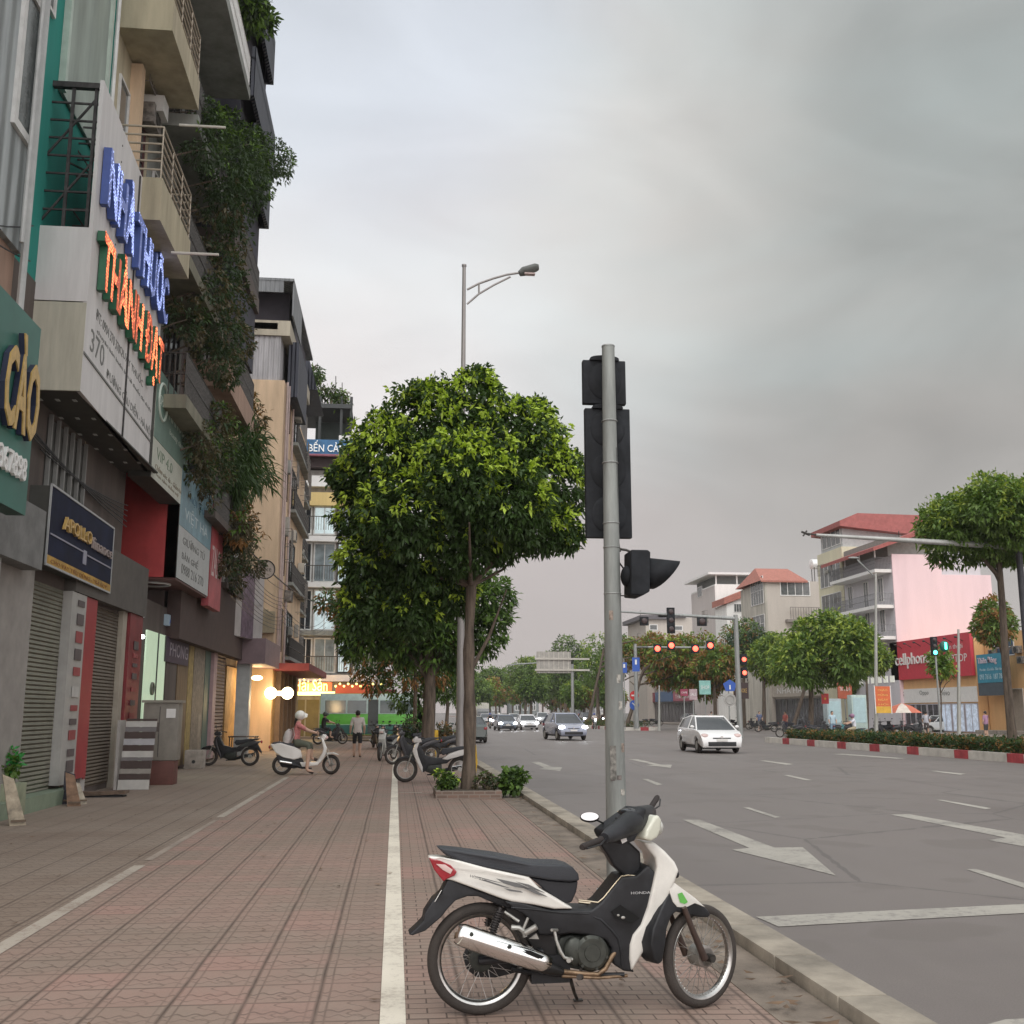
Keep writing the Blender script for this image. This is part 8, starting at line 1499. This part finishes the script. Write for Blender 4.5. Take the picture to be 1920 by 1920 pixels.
lowshop(1540, 1596, 1262, 'grey fronted shop behind the large light green tree', wallm('wall_mushroom', (.30, .28, .26), .10), M('fascia_grey', (.35, .34, .32), .5), 'SỮA TƯƠI')
lowshop(1449, 1539, 1225, 'low pale building with a white block behind the tree', wallm('wall_offwhite', (.55, .52, .46), .10), M('fascia_cream', (.45, .40, .34), .5), 'NHÀ HÀNG', h2=1)
lowshop(1350, 1416, 1215, 'shop building behind the signal mast with gold fascia', wallm('wall_umber', (.26, .22, .20), .10), M('fascia_gold', (.32, .20, .04), .5), 'BIA HƠI')
lowshop(1262, 1302, 1200, 'pinkish shop building seen under the yellow green tree', wallm('wall_mauve2', (.34, .26, .27), .10), M('fascia_pink', (.40, .12, .16), .5), 'THỜI TRANG')
lowshop(1228, 1261, 1205, 'far grey shop building just right of the pole', wallm('wall_smoke', (.28, .27, .27), .10), M('fascia_blue', (.10, .16, .28), .5), None)
lowshop(1196, 1227, 1215, 'far building hidden behind the orange tinged tree', wallm('wall_buff', (.34, .30, .26), .10), M('fascia_maroon', (.25, .06, .08), .5), None)
for i, (px, Y, cs, cp, lab) in enumerate([(1474, 75, (.45, .12, .10), (.05, .05, .08), 'person in a red shirt on the far pavement left of the blue clad figure'), (1425, 88, (.10, .12, .20), (.12, .12, .12), 'person in dark clothes on the far pavement right of the signal mast'), (1335, 100, (.5, .48, .4), (.08, .1, .2), 'person in a beige shirt on the far pavement behind the white hatchback'), (1738, 70, (.5, .5, .55), (.10, .08, .08), 'person in a pale grey shirt before the red phone shop'), (1850, 62, (.35, .2, .3), (.06, .06, .06), 'person in a mauve shirt beneath the blue signboard')]):
    p = AX(px, 1340, 40) if False else AY(px, 1375, Y); p.z = 0; person('person', lab, J2, E_, Rr, z_walk, p, rad(200+70*i), hair=hairm, mats=[skin, M('far_shirt_%d' % i, cs, .8), M('far_trousers_%d' % i, cp, .8), sandal, eye, lip])
# free standing signs across the road
for i, (pa, py0, py1, wpx, c, lab, wd_) in enumerate([(1584, 1310, 1272, 24, (.42, .10, .05), 'orange red hanging banner sign left of the slim lamp post', 'TRÀ SỮA'), (1390, 1310, 1280, 26, (.05, .03, .03), 'black and gold sign beside the signal mast', 'KARAOKE'), (1322, 1302, 1276, 20, (.25, .5, .45), 'teal and white hanging sign under the yellow green tree', 'SHOP'), (1300, 1312, 1292, 14, (.45, .33, .35), 'pale pink board under the yellow green tree', 'SALE'), (1283, 1305, 1292, 14, (.30, .05, .09), 'maroon board left of the pale pink board', 'CAFE')]):
    Y = 95 if i else 80; a, b = AY(pa-wpx/2, py0, Y), AY(pa+wpx/2, py1, Y); t = thing('shop_sign_board', lab, 'sign', (a.x, Y, a.z)); w, h_ = b.x-a.x, b.z-a.z; fq = FC(0, 0); mb = MB(); mb.fb(fq, 0, w, 0, h_, -.15, 0); mb.build('board', M('fsign_%d' % i, c, .5, var=.15), t, smooth=0); text('lettering', wd_, fq, w*.12, h_*.38, .01, h_*.26, wht if i != 1 else gold, t, w=w*.76, world=False); mb = MB(); mb.tube([(w/2, .1, -a.z), (w/2, .1, 0)], .05, 6); mb.build('post', steel, t)
for i, (px, py, lab) in enumerate([(1565, 1318, 'pale blue glass kiosk behind the person in pale blue'), (1612, 1318, 'white and aqua vending kiosk behind the rider in white')]):
    Y = 78; a = AY(px-12, 1372, Y); b = AY(px+12, 1303 if i else 1310, Y); t = thing('kiosk', lab, 'kiosk', (a.x, Y, 0)); w = b.x-a.x; mb = MB(); mb.box(0, w, 0, .8, 0, b.z); mb.build('body', M('kiosk_%d' % i, ((.42, .50, .52), (.50, .62, .58))[i], .4), t, bevel=.04); mb = MB(); mb.box(.1, w-.1, -.02, 0, .8, b.z-.2); mb.build('glass', M('kiosk_glass', (.35, .48, .50), .2, emit=(.7, .95, 1), es=.12), t)
# far buildings hazed beyond the trees on both sides
for i, (px, py, wpx, Y, lab) in enumerate([(985, 1325, 50, 320, 'long grey building low at the end of the road'), (1075, 1318, 60, 300, 'pale far building above the traffic'), (925, 1322, 30, 330, 'far building behind the box truck'), (1140, 1318, 50, 280, 'far building left of the pole at road level')]):
    a, b = AY(px-wpx/2, 1340, Y), AY(px+wpx/2, py-20, Y); t = house('distant_building', lab, a.x, b.x, Y, Y+15, b.z, wallm('wall_far_%d' % i, (.25+.05*i, .27+.04*i, .27+.04*i)), group='buildings at the far end of the road')
    for k in range(3): window(t, FC(0, Y), a.x+(b.x-a.x)*(.1+.3*k), a.x+(b.x-a.x)*(.3+.3*k), 2, b.z-1, wht, gwin, 1, 1, .01, .2)
for o_ in [q for q in bpy.data.objects if q.get('group') == RGp and q.name.startswith(('town_house', 'shop_house')) and q.parent is None]:
    wl_ = [c for c in o_.children if c.name.startswith('wall')]
    if not wl_: continue
    vs_ = [o_.location+v.co for v in wl_[0].data.vertices]; y_lo, y_hi = min(v.y for v in vs_), max(v.y for v in vs_); zt2 = max(v.z for v in vs_); x_lo = min(v.x for v in vs_)
    if y_hi-y_lo < 2.5: continue
    clutter(o_, FN(x_lo, y_hi), .3, y_hi-y_lo-.3, 4.8, max(5.5, zt2-1.5), 4, .5)
    mb = MB(); a_ = rgc.uniform(.4, y_hi-y_lo-.5); mb.tube([(x_lo+1.5, y_hi-a_, zt2), (x_lo+1.5, y_hi-a_, zt2+rgc.uniform(1.2, 2.4))], .04, 5); mb.tube([(x_lo+.9, y_hi-a_, zt2+1.1), (x_lo+2.1, y_hi-a_, zt2+1.1)], .025, 4); mb.build('roof_aerial', darkst, o_, world=True)
# air: a light haze over the whole street
mb = MB(); mb.box(-80, 110, -10, 440, -1.2, 60); hz = tag(mb.build('haze', bpy.data.materials.new('haze'), smooth=0), kind='stuff'); m = hz.data.materials[0]; m.use_nodes = True; t_ = m.node_tree; t_.nodes.clear()
o_ = t_.nodes.new('ShaderNodeOutputMaterial'); v_ = t_.nodes.new('ShaderNodeVolumePrincipled'); v_.inputs['Density'].default_value = .0003; v_.inputs['Color'].default_value = (.86, .84, .84, 1); v_.inputs['Anisotropy'].default_value = .2; t_.links.new(v_.outputs[0], o_.inputs['Volume'])
